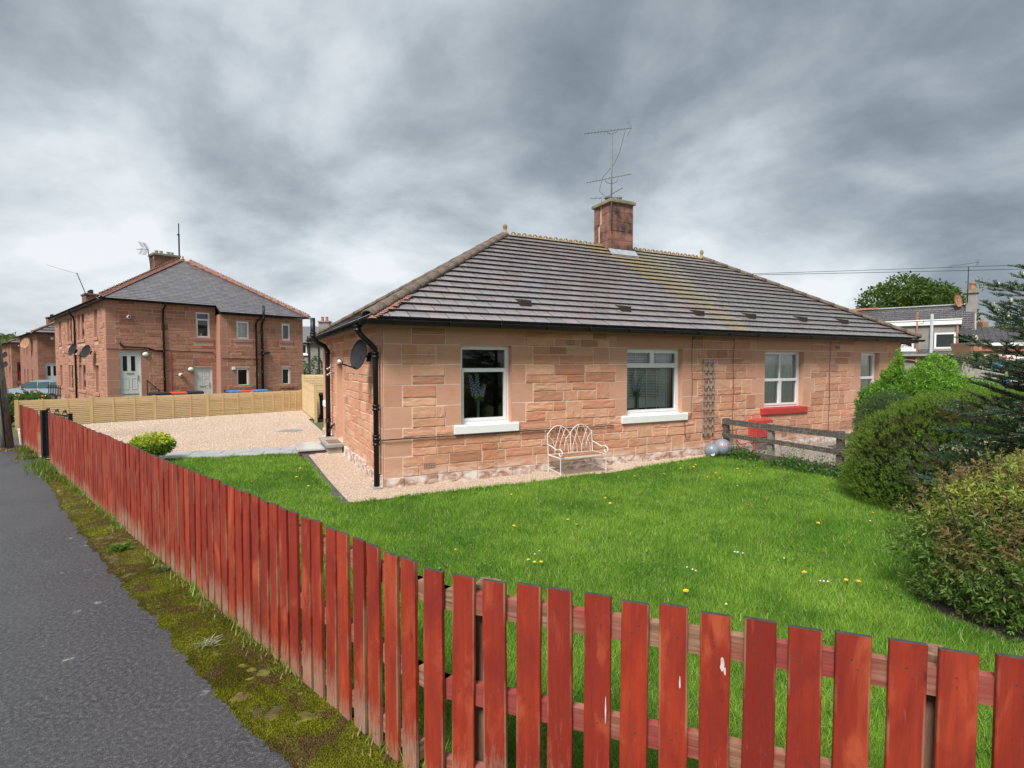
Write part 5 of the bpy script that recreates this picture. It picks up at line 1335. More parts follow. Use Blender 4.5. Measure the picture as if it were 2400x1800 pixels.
GC = ((.095, .270, .022), (.290, .500, .055), (.52, .52, .20))
gl = blades('grass', lawn, 26000, .028, .062, M_grass, lambda x, y: np.clip(4.6 / np.maximum(np.hypot(x, y), 1) ** 1.25, .07, 1) * (x < 7.5) * (((x - 4.35) / .95) ** 2 + ((y - 4.25) / .8) ** 2 > 1), GC, kmax=900000)
# longer fringe along gravel, fence foot and old fence
def fringe(name, pts, wd, k, h0, h1, cols, mp=M_grass, z=.004):
    P = [Vector((p[0], p[1], 0)) for p in pts]; L = [(q - p).length for p, q in zip(P, P[1:])]; tot = sum(L); X = []; 
    s = rng.uniform(0, tot, k); off = rng.normal(0, wd, k); acc = 0
    xs = np.zeros(k); ys = np.zeros(k)
    for p, q, l in zip(P, P[1:], L):
        m_ = (s >= acc) & (s < acc + l); d = (q - p).normalized(); f_ = s[m_] - acc
        xs[m_] = p.x + d.x * f_ - d.y * off[m_]; ys[m_] = p.y + d.y * f_ + d.x * off[m_]; acc += l
    keep = fbm(xs, ys, 1.7, 2) > .40; xs = xs[keep]; ys = ys[keep]; n_ = len(xs)
    a = rng.uniform(0, 6.283, n_); h = rng.uniform(h0, h1, n_); le = h * rng.uniform(.2, .9, n_); w = .0035 * (1 + .15 * np.hypot(xs, ys))
    bx = np.cos(a + 1.57) * w; by = np.sin(a + 1.57) * w
    V = np.stack([np.stack([xs - bx, ys - by, np.full(n_, z)], 1), np.stack([xs + bx, ys + by, np.full(n_, z)], 1), np.stack([xs + np.cos(a) * le, ys + np.sin(a) * le, z + h], 1)], 1).reshape(-1, 3)
    t_ = rng.random((n_, 1)); c = np.array(cols[0]) * (1 - t_) + np.array(cols[1]) * t_
    return tag(np_mesh(name, V, np.arange(n_ * 3).reshape(-1, 3), mp, np.repeat(c, 3, 0)), kind='stuff')
fringe('grass', [lawn[0], lawn[1], lawn[2], lawn[3]], .05, 9000, .05, .14, GC)
fringe('grass', [tuple(bw(u_, v_))[:2] for u_, v_ in ((-.9, 3.8), (-.84, 1), (-.76, -.72), (1.2, -.72), (4, -.66), (6.6, -.36), (7.4, -.34))], .025, 5000, .04, .09, GC)
fringe('grass', [(-8.9, 10.3), (-5.0, 11.5)], .02, 1500, .04, .08, GC)

# dandelions and daisies
M_dand = plain('dandelion_yellow', (.85, .55, .01), .7, .1)
M_stem = plain('green_stem', (.10, .18, .05), .6)
DD = [(0.01, 6.27), (-0.61, 5.48), (0.16, 5.2), (0.22, 5.14), (0.28, 5.08), (1.37, 7.58), (1.94, 7.93), (1.37, 7.29), (0.71, 6.49), (0.78, 6.36), (3.24, 7.2), (1.49, 4.43), (2.72, 4.83), (-1.67, 7.85), (-3.67, 8.94), (-3.25, 8.35), (-3.94, 9.8), (-4.3, 8.7), (-3.5, 7.99), (-0.01, 7.82), (2.12, 9.14), (2.66, 9.26), (3.16, 9.82), (3.4, 9.87), (3.49, 10.05), (3.35, 9.05), (3.59, 9.26), (3.68, 9.3), (3.52, 8.88), (4.17, 9.7), (4.21, 9.3), (4.85, 10.65), (4.58, 9.85), (4.9, 9.82), (5.15, 10.14), (3.57, 8.33), (5.62, 9.59), (5.92, 9.54), (5.77, 9.57), (4.72, 7.94), (4.89, 8.11), (4.66, 6.77), (3.73, 6.38), (3.02, 4.7), (3.07, 4.62)]
def flower(name, lab, cat, grp, mp, r0, h0, petals, src=None):
    t = thing(name, lab, cat, (0, 0, 0), 0, grp)
    MB().tube([(0, 0, 0), (.006, 0, h0 * .6), (0, 0, h0)], .0018, 4).build('stem', M_stem, t)
    b = MB()
    for q in range(2):
        for i in range(petals):
            a = 6.283 * i / petals + q * .2; rr = r0 * (1 - .35 * q)
            b.add([(math.cos(a - .22) * rr * .2, math.sin(a - .22) * rr * .2, h0 + .002 * q), (math.cos(a - .16) * rr, math.sin(a - .16) * rr, h0 + .004 + .006 * q), (math.cos(a + .16) * rr, math.sin(a + .16) * rr, h0 + .004 + .006 * q), (math.cos(a + .22) * rr * .2, math.sin(a + .22) * rr * .2, h0 + .002 * q)], [(0, 1, 2, 3)])
    b.lathe([(r0 * .4, 0), (r0 * .35, .008), (.001, .011)], 8, (0, 0, h0)); b.build('bloom', mp, t); return t
def copytree(o, parent=None):
    c = o.copy(); C.objects.link(c); c.parent = parent
    for ch in list(o.children): copytree(ch, c)
    return c
dn = flower('dandelion', 'small yellow dandelion flower open in the lawn', 'dandelion', 'yellow dandelions in the lawn', M_dand, .022, .07, 14)
for i, (x, y) in enumerate(DD):
    o = dn if i == 0 else copytree(dn)
    o.location = (x, y, 0); o.rotation_euler = (rnd.uniform(-.3, .1), rnd.uniform(-.3, .3), rnd.uniform(0, 6)); s_ = rnd.uniform(.7, 1.15); o.scale = (s_, s_, s_)
dz = flower('daisy', 'tiny white daisy flower in the lawn', 'daisy', 'white daisies in the lawn', M_white, .011, .055, 10)
for i, (x, y) in enumerate([(0.23, 5.33), (0.28, 5.42), (2.31, 5.4), (2.34, 5.39), (2.37, 5.37), (2.72, 5.23), (1.67, 4.98), (1.71, 4.93), (1.72, 4.9), (1.74, 4.21), (2.78, 4.67), (5.02, 7.64), (4.44, 6.49), (2.77, 4.66), (2.83, 4.65)]):
    o = dz if i == 0 else copytree(dz)
    o.location = (x, y, 0); o.rotation_euler = (rnd.uniform(-.3, .1), rnd.uniform(-.2, .2), 0)

# ------------------------------------------------------------------ mossy verge
def _verge(nn):
    p = pos(nn); f1 = nn.noise(p, 2.6, 5, .6, .4); f2 = nn.noise(p, 16, 5, .7)
    c = nn.ramp(nn.m('ADD', nn.m('MULTIPLY', f1, .6), nn.m('MULTIPLY', f2, .4)), [(.36, (.045, .035, .02)), (.46, (.085, .06, .02)), (.54, (.14, .13, .012)), (.64, (.20, .20, .015)), (.76, (.13, .09, .035))])
    red = nn.ramp(nn.noise(p, 3.3, 4, .6), [(.63, 0.0), (.72, .7)]); c = nn.mix(red, c, (.16, .055, .03))
    return bsdf(nn, c, .95, nn.noise(p, 55, 5, .7), .9, .02)
M_verge = mat('mossy_verge', _verge)
E_ = [(-9.3, 10.35), (-5.75, 6.83), (-3.95, 5.16), (-2.8, 4.12), (-2.08, 3.46), (-1.70, 3.12), (-1.08, 2.57), (-.3, 1.95), (1.7, 1.1)]
I_ = [(-8.95, 10.22), (-5.47, 7.05), (-3.4, 5.17), (-2.5, 4.34), (-1.77, 3.68), (-1.3, 3.25), (-.84, 2.83), (-.32, 2.38), (1.9, 1.57)]
nu, nv_ = 900, 26; V = np.zeros((nu, nv_, 3))
def lerp_poly(P, t): k = t * (len(P) - 1); i = min(int(k), len(P) - 2); f_ = k - i; return P[i][0] * (1 - f_) + P[i + 1][0] * f_, P[i][1] * (1 - f_) + P[i + 1][1] * f_
for i in range(nu):
    t_ = i / (nu - 1); a = lerp_poly(E_, t_); c = lerp_poly(I_, t_)
    for j in range(nv_):
        f_ = -.25 + 1.3 * j / (nv_ - 1); V[i, j] = (a[0] * (1 - f_) + c[0] * f_, a[1] * (1 - f_) + c[1] * f_, f_)
ff = V[..., 2].copy(); nz_ = fbm(V[..., 0], V[..., 1], 5.0, 4); nz2 = fbm(V[..., 0], V[..., 1], 22.0, 6); V[..., 2] = -.034 + np.clip((ff + .25) * .12, 0, .05) + (nz_ - .35) * .038 + (nz2 - .5) * .018 + (fbm(V[..., 0], V[..., 1], 60.0, 2) - .5) * .012
V[:, -1, 2] = -.03
idx = np.arange(nu * nv_).reshape(nu, nv_); F = np.stack([idx[:-1, :-1], idx[1:, :-1], idx[1:, 1:], idx[:-1, 1:]], -1).reshape(-1, 4)
vg = tag(np_mesh('verge', V.reshape(-1, 3), F, M_verge, None, None, True), kind='structure')
# moss tufts + straw
k = 230000; ii = rng.integers(0, nu - 1, k); jj = rng.integers(1, nv_ - 2, k); fa = rng.random((k, 1)); fb = rng.random((k, 1))
Pm = V[ii, jj] * (1 - fa) + V[ii + 1, jj] * fa; Pm = Pm * (1 - fb) + (V[ii, jj + 1] * (1 - fa) + V[ii + 1, jj + 1] * fa) * fb
mk = (Pm[:, 2] > -.012) & (fbm(Pm[:, 0], Pm[:, 1], 5.0, 9) > .27); Pm[:, 2] = np.maximum(Pm[:, 2], .002); Pm = Pm[mk]; k = len(Pm)
t_ = np.clip((fbm(Pm[:, 0], Pm[:, 1], 3.0, 1)[:, None] - .35) * 3, 0, 1)
cm_ = (np.array([.12, .10, .015]) * (1 - t_) + np.array([.23, .24, .015]) * t_); b_ = np.clip((fbm(Pm[:, 0], Pm[:, 1], 4.5, 5)[:, None] - .5) * 7, 0, 1); cm_ = (cm_ * (1 - b_) + np.array([.17, .105, .045]) * b_) * rng.uniform(.6, 1.3, (k, 1))
M_mossl = colattr('moss_tuft', .8, .25, .1)
leaves('moss', Pm - [0, 0, .003], rand_dirs(k, 1.6), rng.uniform(.008, .018, k), rng.uniform(.004, .007, k), cm_, M_mossl, kind='stuff')
GV = ((.16, .20, .04), (.10, .17, .03))
fringe('verge_grass', [(-11.3, 12.3), (-9.3, 10.3), (-8.4, 9.6), (-7.6, 8.9)], .09, 4500, .05, .16, GV, z=0.0)
fringe('verge_grass', I_[:-2], .05, 1000, .03, .09, GV, z=.02)
fringe('dry_grass', I_[1:], .06, 2200, .02, .07, ((.36, .27, .13), (.28, .18, .07)), z=.025)
fringe('dry_grass', [(-12.6, 12.7), (-11, 12.0), (-9.6, 10.6)], .12, 2500, .02, .07, ((.30, .22, .09), (.2, .13, .04)), z=0)
for i, (x, y, r0, cc, lab) in enumerate(((-2.14, 3.66, .10, (.42, .42, .25), 'pale bleached grass tuft sprouting from the mossy pavement edge'), (-4.15, 5.55, .15, (.10, .22, .04), 'low green weed on the mossy verge partway along the red fence'), (-3.35, 5.0, .14, (.15, .19, .07), 'wispy grass clump against the foot of the red fence'))):
    k = 150; a = rng.uniform(0, 6.28, k); D_ = np.stack([np.cos(a), np.sin(a), rng.uniform(.3, 1.6, k)], 1)
    o = leaves('weed_tuft', np.tile([x, y, .015], (k, 1)) + rng.normal(size=(k, 3)) * [.02, .02, .0], D_, rng.uniform(.5, 1.1, k) * r0, np.full(k, .006 if i != 1 else .02), np.array(cc) * rng.uniform(.7, 1.3, (k, 1)), M_leafc, droop=.25)
    tag(o, lab, 'weed')

# ------------------------------------------------------------------ red picket fence
def _picket(nn):
    oc = objc(nn); r_ = nn('ShaderNodeObjectInfo').outputs['Random']; sp_ = nn('ShaderNodeSeparateXYZ', {0: oc}); z_ = sp_.outputs[2]
    off = nn('ShaderNodeCombineXYZ', {0: nn.m('MULTIPLY', r_, 31.0), 1: nn.m('MULTIPLY', r_, 17.0), 2: nn.m('MULTIPLY', r_, 11.0)}).outputs[0]
    q = nn('ShaderNodeVectorMath', {0: oc, 1: off}, operation='ADD').outputs[0]
    grain = nn.noise(nn.scl(q, (38, 38, 2.2)), 1.0, 6, .65, .7)
    c = nn.ramp(r_, [(0, (.20, .018, .010)), (.3, (.34, .038, .014)), (.6, (.26, .026, .012)), (.85, (.40, .052, .018)), (1, (.23, .021, .011))])
    c = nn.mix(nn.ramp(grain, [(.34, .85), (.60, 0.0)]), c, nn.mix(.55, c, (.13, .018, .014)))
    blot = nn.noise(nn.scl(q, (6, 6, 2.4)), 1.0, 5, .6, .5); c = nn.mix(nn.ramp(blot, [(.48, 0.0), (.66, .65)]), c, (.17, .016, .012)); c = nn.mix(nn.ramp(blot, [(.32, .6), (.44, 0.0)]), c, (.46, .10, .04))
    kn = nn.vor(nn.scl(q, (9, 9, 3.0)), 1.0); ring = nn.ramp(kn, [(.05, .8), (.085, .0), (.10, .35), (.13, 0.0)]); c = nn.mix(ring, c, (.09, .015, .012))
    wear = nn.noise(nn.scl(q, (70, 70, 9)), 1.0, 6, .75)
    lowz = nn.ramp(nn.m('ADD', z_, nn.m('MULTIPLY', nn.m('SUBTRACT', r_, .5), .22)), [(.02, .44), (.22, .08), (.5, 0.0)])
    wf = nn.ramp(nn.m('ADD', wear, lowz), [(.62, 0.0), (.98, .85)])
    c = nn.mix(wf, c, nn.ramp(nn.noise(q, 20, 3), [(.35, (.38, .20, .13)), (.65, (.28, .23, .17))]))
    ex = nn.m('ABSOLUTE', sp_.outputs[0]); ed = nn.m('MULTIPLY', nn.ramp(nn.m('MULTIPLY', ex, 20.0), [(.90, 0.0), (.98, 1.0)]), nn.ramp(nn.noise(nn.scl(q, (3, 3, 2.2)), 1.0, 4), [(.5, 0.0), (.62, .55)]))
    c = nn.mix(ed, c, (.36, .24, .13))
    return bsdf(nn, c, nn.ramp(grain, [(.3, .62), (.7, .48)]), nn.m('ADD', grain, nn.m('MULTIPLY', nn.noise(nn.scl(q, (200, 200, 9)), 1.0, 3), .5)), .6, .008, **{'Specular IOR Level': .35})
M_picket = mat('red_stained_picket', _picket)
M_ptop = simple_var('dark_end_grain', [(.3, (.022, .024, .020)), (.6, (.05, .055, .045)), (.8, (.10, .11, .085))], .9, 40, 120, .5)
def _rail(nn):
    p = pos(nn); q = nn.scl(p, (3, 3, 50)); g_ = nn.noise(q, 1.0, 5, .6, .6)
    c = nn.mix(nn.ramp(nn.noise(p, 2.4, 4), [(.40, 0.0), (.60, 1.0)]), nn.ramp(g_, [(.3, (.20, .03, .025)), (.7, (.30, .055, .04))]), nn.ramp(g_, [(.3, (.10, .06, .03)), (.5, (.24, .15, .08)), (.7, (.34, .25, .17))]))
    return bsdf(nn, c, .8, g_, .5, .005)
M_rail = mat('part_stained_rail', _rail)
M_post = simple_var('brown_post_wood', [(.3, (.10, .05, .035)), (.5, (.20, .11, .07)), (.7, (.30, .19, .12))], .85, 3, 40, .5, .006, scl=(16, 16, 1.2))


def picket_mesh(seed, h=1.0, w=.107, th=.020):
    r_ = random.Random(seed); b = MB(); K = 5; bev = .003
    for i in range(K + 1):
        z = h * i / K; dx = r_.uniform(-.0012, .0012); x0, x1 = -w / 2 + dx, w / 2 + dx + r_.uniform(-.001, .001)
        b.v += [(x0 + bev, -th, z), (x1 - bev, -th, z), (x1, -th + bev, z), (x1, 0, z), (x0, 0, z), (x0, -th + bev, z)]
    for i in range(K):
        for j in range(6): b.f.append((i * 6 + j, i * 6 + (j + 1) % 6, (i + 1) * 6 + (j + 1) % 6, (i + 1) * 6 + j)); b.mi.append(0)
    b.f.append(tuple(range(K * 6, K * 6 + 6))); b.mi.append(1)
    for zn in (.885, .915, .49, .52):
        xn = r_.uniform(-.03, .03); b.lathe([(.0035, -.0012), (.0035, .0010)], 6, (0, 0, 0), 1, Matrix.Translation((xn, -th, zn)) @ Matrix.Rotation(R(90), 4, 'X'))
    me = bpy.data.meshes.new('picket'); me.from_pydata(b.v, [], b.f); me.materials.append(M_picket); me.materials.append(M_ptop); me.polygons.foreach_set('material_index', b.mi); me.update(); return me
PM_ = [picket_mesh(i) for i in range(8)]


def picket_run(t, A, Bp, h, pitch, face, skip=0.0, last=True, z0=.03):
    """pickets from A to B facing 'face' (unit vector away from the rails)"""
    d = (Bp - A); L_ = d.length; d.normalize(); k = round(L_ / pitch); rz = math.atan2(face.y, face.x) + math.pi / 2
    for i in range(k + (1 if last else 0)):
        p = A + d * (L_ * i / k) + d * rnd.uniform(-.006, .006)
        o = bpy.data.objects.new('picket', rnd.choice(PM_)); C.objects.link(o); o.parent = t
        hh = h + rnd.uniform(-.008, .008)
        o.location = (p.x, p.y, z0); o.rotation_euler = (rnd.uniform(-.006, .006), rnd.uniform(-.007, .007), rz + rnd.uniform(-.012, .012)); o.scale = (1, 1, hh)


def rails(t, A, Bp, face, zs, ext=(0, 0)):
    d = (Bp - A).normalized()
    for (z0, z1) in zs:
        m_ = (z0 + z1) / 2; p = A - d * ext[0] - face * .021; q = Bp + d * ext[1] - face * .021
        MB().bar((p.x, p.y, m_), (q.x, q.y, m_), .038, z1 - z0).build('rail', M_rail, t)
ZR = [(.885, .980), (.470, .565), (.10, .19)]
fo = thing('picket_fence', 'long red picket fence running along the pavement and round the lawn corner', 'fence')
f1 = -fn; d2 = (FD - FC_).normalized(); f2 = Vector((d2.y, -d2.x, 0)); f2 = f2 if f2.y < 0 else -f2
FE = FA + fd * 11.44; picket_run(fo, FA, FE, 1.04, .1485, f1, last=True)
MIDP = FC_ - d2 * .055; picket_run(fo, MIDP, MIDP + d2 * .0, 1.04, 1.0, (f1 * .35 + f2 * .65).normalized(), last=True) if False else None
o_ = bpy.data.objects.new('picket', PM_[3]); C.objects.link(o_); o_.parent = fo; o_.location = (MIDP.x, MIDP.y, .03); fm_ = (f1 * .4 + f2 * .6); o_.rotation_euler = (0, 0, math.atan2(fm_.y, fm_.x) + math.pi / 2); o_.scale = (1, 1, 1.035)
picket_run(fo, FC_ + d2 * .093, FD, 1.033, .1513, f2, last=True)
rails(fo, FA, FE, f1, ZR, (0, .05)); rails(fo, FE + fd * .02, FC_, (f1 * .5 + f2 * .6).normalized(), ZR[:2]); rails(fo, FC_, FD, f2, ZR, (.05, .2))
for k_ in (.0, 1.9, 3.8, 5.7, 7.6, 9.5): 
    p = FA + fd * k_ - f1 * .078; MB().box((p.x - .04, p.y - .04, -.05), (p.x + .04, p.y + .04, .98)).build('post', M_post, fo)
for k_ in (.168, 1.843, 3.5):
    p = FC_ + d2 * k_ - f2 * .098; o = MB().box((-.05, -.045, -.05), (.05, .045, 1.0), 0).build('post', M_post, fo, loc=(p.x, p.y, 0), rz=math.atan2(d2.y, d2.x))
# white bird-lime marks on one picket
M_lime = plain('white_bird_lime', (.52, .45, .42), .8, .3, 60)
def on_picket(s_, z_): return FC_ + d2 * s_ + f2 * .0215 + Vector((0, 0, z_))
for (s_, z_, w_, h_) in ((1.165, .875, .010, .055), (1.175, .85, .006, .03), (1.015, .775, .004, .05), (.730, .60, .0035, .12), (1.325, .845, .003, .014), (1.32, .80, .003, .02)):
    c_ = on_picket(s_, z_); b = MB(); pts = []
    for i in range(12):
        a = i * math.pi / 6; pts.append(c_ + d2 * math.cos(a) * w_ * rnd.uniform(.45, 1) + Vector((0, 0, math.sin(a) * h_ * .5)))
    b.prism(pts, f2 * .0012); b.build('bird_lime', M_lime, fo)

f3 = thing('picket_fence', 'short red picket fence section beyond the black gate', 'fence')
SA, SB = Vector((-12.1, 13.0, 0)), Vector((-10.33, 11.48, 0)); d3 = (SB - SA).normalized(); f3n = -Vector((-d3.y, d3.x, 0)); f3n = f3n if f3n.x < 0 else -f3n
picket_run(f3, SA, SB, .97, .118, f3n, z0=.02); rails(f3, SA, SB, f3n, [(.80, .88), (.40, .48), (.1, .18)], (0, .12))
p = SB + d3 * .1 - f3n * .05; MB().box((p.x - .05, p.y - .05, -.05), (p.x + .05, p.y + .05, .86)).build('post', M_picket, f3)
# gate
gp1, gp2 = Vector((-9.86, 11.12, 0)), Vector((-8.66, 10.34, 0)); gt = thing('garden_gate', 'black wrought iron garden gate between the two red fence sections', 'gate', tuple(gp1), math.atan2((gp2 - gp1).y, (gp2 - gp1).x))
GW = (gp2 - gp1).length
MB().box((-.055, -.055, -.05), (.055, .055, 1.03)).build('post', M_black, gt); MB().box((GW - .03, -.03, -.05), (GW + .03, .03, 1.03)).build('post', M_black, gt)
for z_ in (.08, .45, .90, .97): MB().bar((.05, 0, z_), (GW - .03, 0, z_), .012, .025).build('rail', M_black, gt)
for i in range(13): MB().tube([(.09 + i * (GW - .16) / 12, 0, .05), (.09 + i * (GW - .16) / 12, 0, .99)], .007, 5).build('bar', M_black, gt)
for s_ in (.15, .5, .8):
    x0_ = GW * s_; MB().tube([(x0_ - .12, 0, .97), (x0_ - .06, 0, 1.06), (x0_, 0, 1.08), (x0_ + .03, 0, 1.03), (x0_ - .0, 0, 1.02)], .008, 5).tube([(x0_ + .16, 0, .97), (x0_ + .1, 0, 1.04), (x0_ + .04, 0, 1.05)], .008, 5).lathe([(.02, 0), (.028, .02), (.001, .05)], 6, (x0_ + .04, 0, 1.05)).build('scroll', M_black, gt)

# telegraph pole
tp = thing('telegraph_pole', 'grey brown wooden telegraph pole on the pavement at the left edge', 'pole', (-12.03, 12.5, 0))
M_pole = simple_var('pole_wood', [(.3, (.075, .065, .05)), (.5, (.14, .125, .10)), (.7, (.24, .22, .18))], .9, 4, 50, .7, .01, scl=(8, 8, 1.2))
MB().tube([(.05, 0, -.2), (-.02, 0, .6), (-.15, 0, 2.2), (-.34, 0, 4.2), (-.68, 0, 7.5)], [.135, .128, .12, .112, .10], 14).build('shaft', M_pole, tp, True)
MB().tube([(.10, -.11, 0), (.02, -.12, 1.5), (-.05, -.12, 2.6)], .018, 5).build('cable_guard', M_dkgrey, tp)

# ------------------------------------------------------------------ slatted timber fence
M_slat = mat('new_pine_slat', lambda nn: (lambda r_, q: bsdf(nn, nn.mix(nn.ramp(nn.vor(nn.scl(q, (1.4, 1.4, 3)), 1.0), [(.03, .8), (.07, 0.0)]), nn.mix(nn.ramp(nn.noise(nn.scl(q, (3, 3, 60)), 1.0, 4), [(.35, 0.0), (.7, .5)]), nn.ramp(r_, [(0, (.62, .46, .24)), (.5, (.74, .58, .33)), (1, (.68, .52, .32))]), (.46, .29, .11)), (.22, .10, .04)), .7, None))(nn('ShaderNodeObjectInfo').outputs['Random'], pos(nn)))
M_spost = simple_var('new_pine_post', [(.3, (.52, .36, .16)), (.7, (.62, .45, .22))], .7, 2, 40, .2, scl=(6, 6, .6))
def slatfence(label, A, Bp, h, posts, nsl, face, grp=None):
    t = thing('slatted_fence', label, 'fence', (A.x, A.y, 0), math.atan2((Bp - A).y, (Bp - A).x), grp); L_ = (Bp - A).length; s_ = 1 if face else -1
    ps = [i * L_ / posts for i in range(posts + 1)] if isinstance(posts, int) else posts
    for q in ps: MB().box((q - .045, -.045, -.1), (q + .045, .045, h + .015)).build('post', M_spost, t)
    for a, c in zip(ps, ps[1:]):
        for i in range(nsl):
            z0 = .03 + i * (h - .03) / nsl; MB().box((a + .047, .036 * s_ - .008, z0 + (h - .03) / nsl * .5), (c - .047, .036 * s_ + .008, min(z0 + (h - .03) / nsl * 1.42, h))).build('rear_slat', M_slat, t); MB().box((a + .047, -.028 * s_ - .012, z0), (c - .047, -.028 * s_ + .008, z0 + (h - .03) / nsl - .021)).build('slat', M_slat, t)
        m3 = (a + c) / 2
        for q in (a + (c - a) / 3, a + (c - a) * 2 / 3): MB().box((q - .02, -.028 * s_ - .022, .03), (q + .02, -.028 * s_ - .0125, h - .02)).build('batten', M_spost, t)
    return t
SF0, SF1 = Vector((-15.4, 16.4, 0)), Vector((-9.05, 22.75, 0))
slatfence('low new pine slatted fence along the far side of the gravel drive', SF0, SF1, .864, [0, 1.83, 3.62, 5.32, 6.95, 8.16, 8.96], 13, True)
slatfence('short tall slatted fence panel returning towards the bungalow side', SF1 + Vector((.1, -.1, 0)), Vector((-6.81, 18.3, 0)), 1.23, [0, 2.4, 4.88], 18, False)
slatfence('tallest slatted fence panel at the back beside the wheelie bin', SF1 + Vector((.02, .12, 0)), SF1 + Vector((3.2, .25, 0)), 1.53, [0, 1.6, 3.2], 20, True)

# wheelie bins
def bin_(label, loc, rz, lid, h=.94, w=.48, group=None):
    t = thing('wheelie_bin', label, 'bin', loc, rz, group); b = MB()
    b.add([(-w * .42, -w * .42, .06), (w * .42, -w * .42, .06), (w * .42, w * .42, .06), (-w * .42, w * .42, .06), (-w / 2, -w / 2, h - .08), (w / 2, -w / 2, h - .08), (w / 2, w / 2, h - .08), (-w / 2, w / 2, h - .08)], [(0, 3, 2, 1), (4, 5, 6, 7), (0, 1, 5, 4), (1, 2, 6, 5), (2, 3, 7, 6), (3, 0, 4, 7)])
    b.box((-w / 2 - .015, -w / 2 - .015, h - .12), (w / 2 + .015, w / 2 + .015, h - .08)); b.build('body', M_dkgrey, t)
    MB().prism([(-w / 2 - .02, -w / 2 - .03, h - .078), (-w / 2 - .02, w / 2 + .03, h - .078), (-w / 2 - .02, w / 2 + .03, h - .05), (-w / 2 - .02, 0, h), (-w / 2 - .02, -w / 2 - .03, h - .05)], (w + .04, 0, 0)).build('lid', lid, t)
    for s_ in (-1, 1): MB().tube([(s_ * w * .42, w * .45, .10), (s_ * w * .52, w * .45, .10)], .10, 14).build('wheel', M_black, t)
    MB().tube([(-w * .4, w / 2 + .06, h - .06), (w * .4, w / 2 + .06, h - .06)], .015, 6).build('handle', M_dkgrey, t)
    return t
M_lidr = plain('red_lid', (.55, .06, .03), .4); M_lidb = plain('blue_lid', (.05, .19, .42), .4)
pn_ = Vector((-.707, .707, 0))
def bp(px, dist): # point a little behind the slatted fence at fraction along it
    return SF0 + (SF1 - SF0) * px + pn_ * dist
for (f_, dd_, lid, hh, lab) in ((.437, .75, M_dkgrey, .955, 'black lidded bin leftmost behind the slatted fence'), (.50, .80, M_lidr, .945, 'red lidded bin between two black lidded bins behind the slatted fence'), (.565, .85, M_dkgrey, .955, 'black lidded bin next to the lower grey door'),
                           (.735, .75, M_lidb, .935, 'blue lidded bin just right of the lower grey door'), (.785, .72, M_lidr, .93, 'red lidded bin between the two blue lidded bins'), (.832, .75, M_lidb, .935, 'blue lidded bin beneath the lower window of the two storey house')):
    p = bp(f_, dd_); bin_(lab, (p.x, p.y, 0), R(45 + rnd.uniform(-6, 6)), lid, hh, .58)
bin_('dark grey wheelie bin standing against the bungalow side near the tall slatted panel', (-6.62, 18.75, 0), R(20), M_dkgrey, .98, .42)

# ------------------------------------------------------------------ old wooden dividing fence
of = thing('post_and_rail_fence', 'old weathered post and rail fence with wire mesh dividing the two gardens', 'fence', tuple(bw(7.55, 0)), B_RZ)
M_old = simple_var('old_dark_wood', [(.3, (.05, .04, .035)), (.5, (.10, .085, .07)), (.7, (.19, .17, .14))], .95, 5, 60, .6, .008, scl=(4, 4, 4))
for v_, lean in ((-.10, 0), (-1.22, .01), (-2.62, -.01), (-4.0, 0)):
    o = MB().box((-.05, v_ - .05, -.1), (.05, v_ + .05, .80)).build('post', M_old if v_ > -.5 or v_ < -2 else M_greywood, of)
for (z0, z1) in ((.67, .79), (.39, .48), (.06, .17)):
    for a, c in ((-.05, -1.22), (-1.22, -2.62), (-2.62, -4.1)):
        dz_ = rnd.uniform(-.012, .012); MB().bar((-.065, a, (z0 + z1) / 2 + dz_), (-.065, c, (z0 + z1) / 2 - dz_), .028, z1 - z0, up=(0, 0, 1)).build('rail', M_old, of)
b = MB()
for i in range(80): b.tube([(-.086, -.1 - i * .05, .02), (-.086, -.1 - i * .05, .78)], .0013, 3)
for i in range(16): b.tube([(-.086, -.1, .03 + i * .05), (-.086, -4.05, .03 + i * .05)], .0013, 3)
tag(b.build('wire_mesh', M_steel, of), kind='stuff')
# loose things on neighbour's gravel
o = MB().box((-.2, -.12, 0), (.2, .12, .14)).lathe([(.03, .14), (.05, .2), (.03, .26)], 8, (.1, 0, 0)).build('planter', M_dkgrey, None, loc=tuple(bw(12.9, -.6, .01))); tag(o, 'small dark planter on the gravel under the furthest bungalow window', 'planter')
o = MB().lathe([(.03, 0), (.06, .05), (.05, .12), (.07, .16), (.04, .2), (.001, .22)], 8).build('garden_ornament', plain('blue_ornament', (.10, .25, .55), .4), None, True, loc=tuple(bw(12.5, -.5, .01))); tag(o, 'small blue garden ornament on the neighbour gravel near the far window', 'ornament')
b = MB()
for i in range(5): b.tube([(rnd.uniform(-.3, .2), rnd.uniform(-.1, .1), .03 + i * .02), (rnd.uniform(.3, .9), rnd.uniform(-.2, .2), .03 + i * .015)], rnd.uniform(.015, .03), 6)
o = b.build('branch_pile', M_old, None, loc=tuple(bw(10.3, -.9, .01)), rz=.4); tag(o, 'dead sticks heaped on the neighbour gravel behind the old fence', 'sticks')

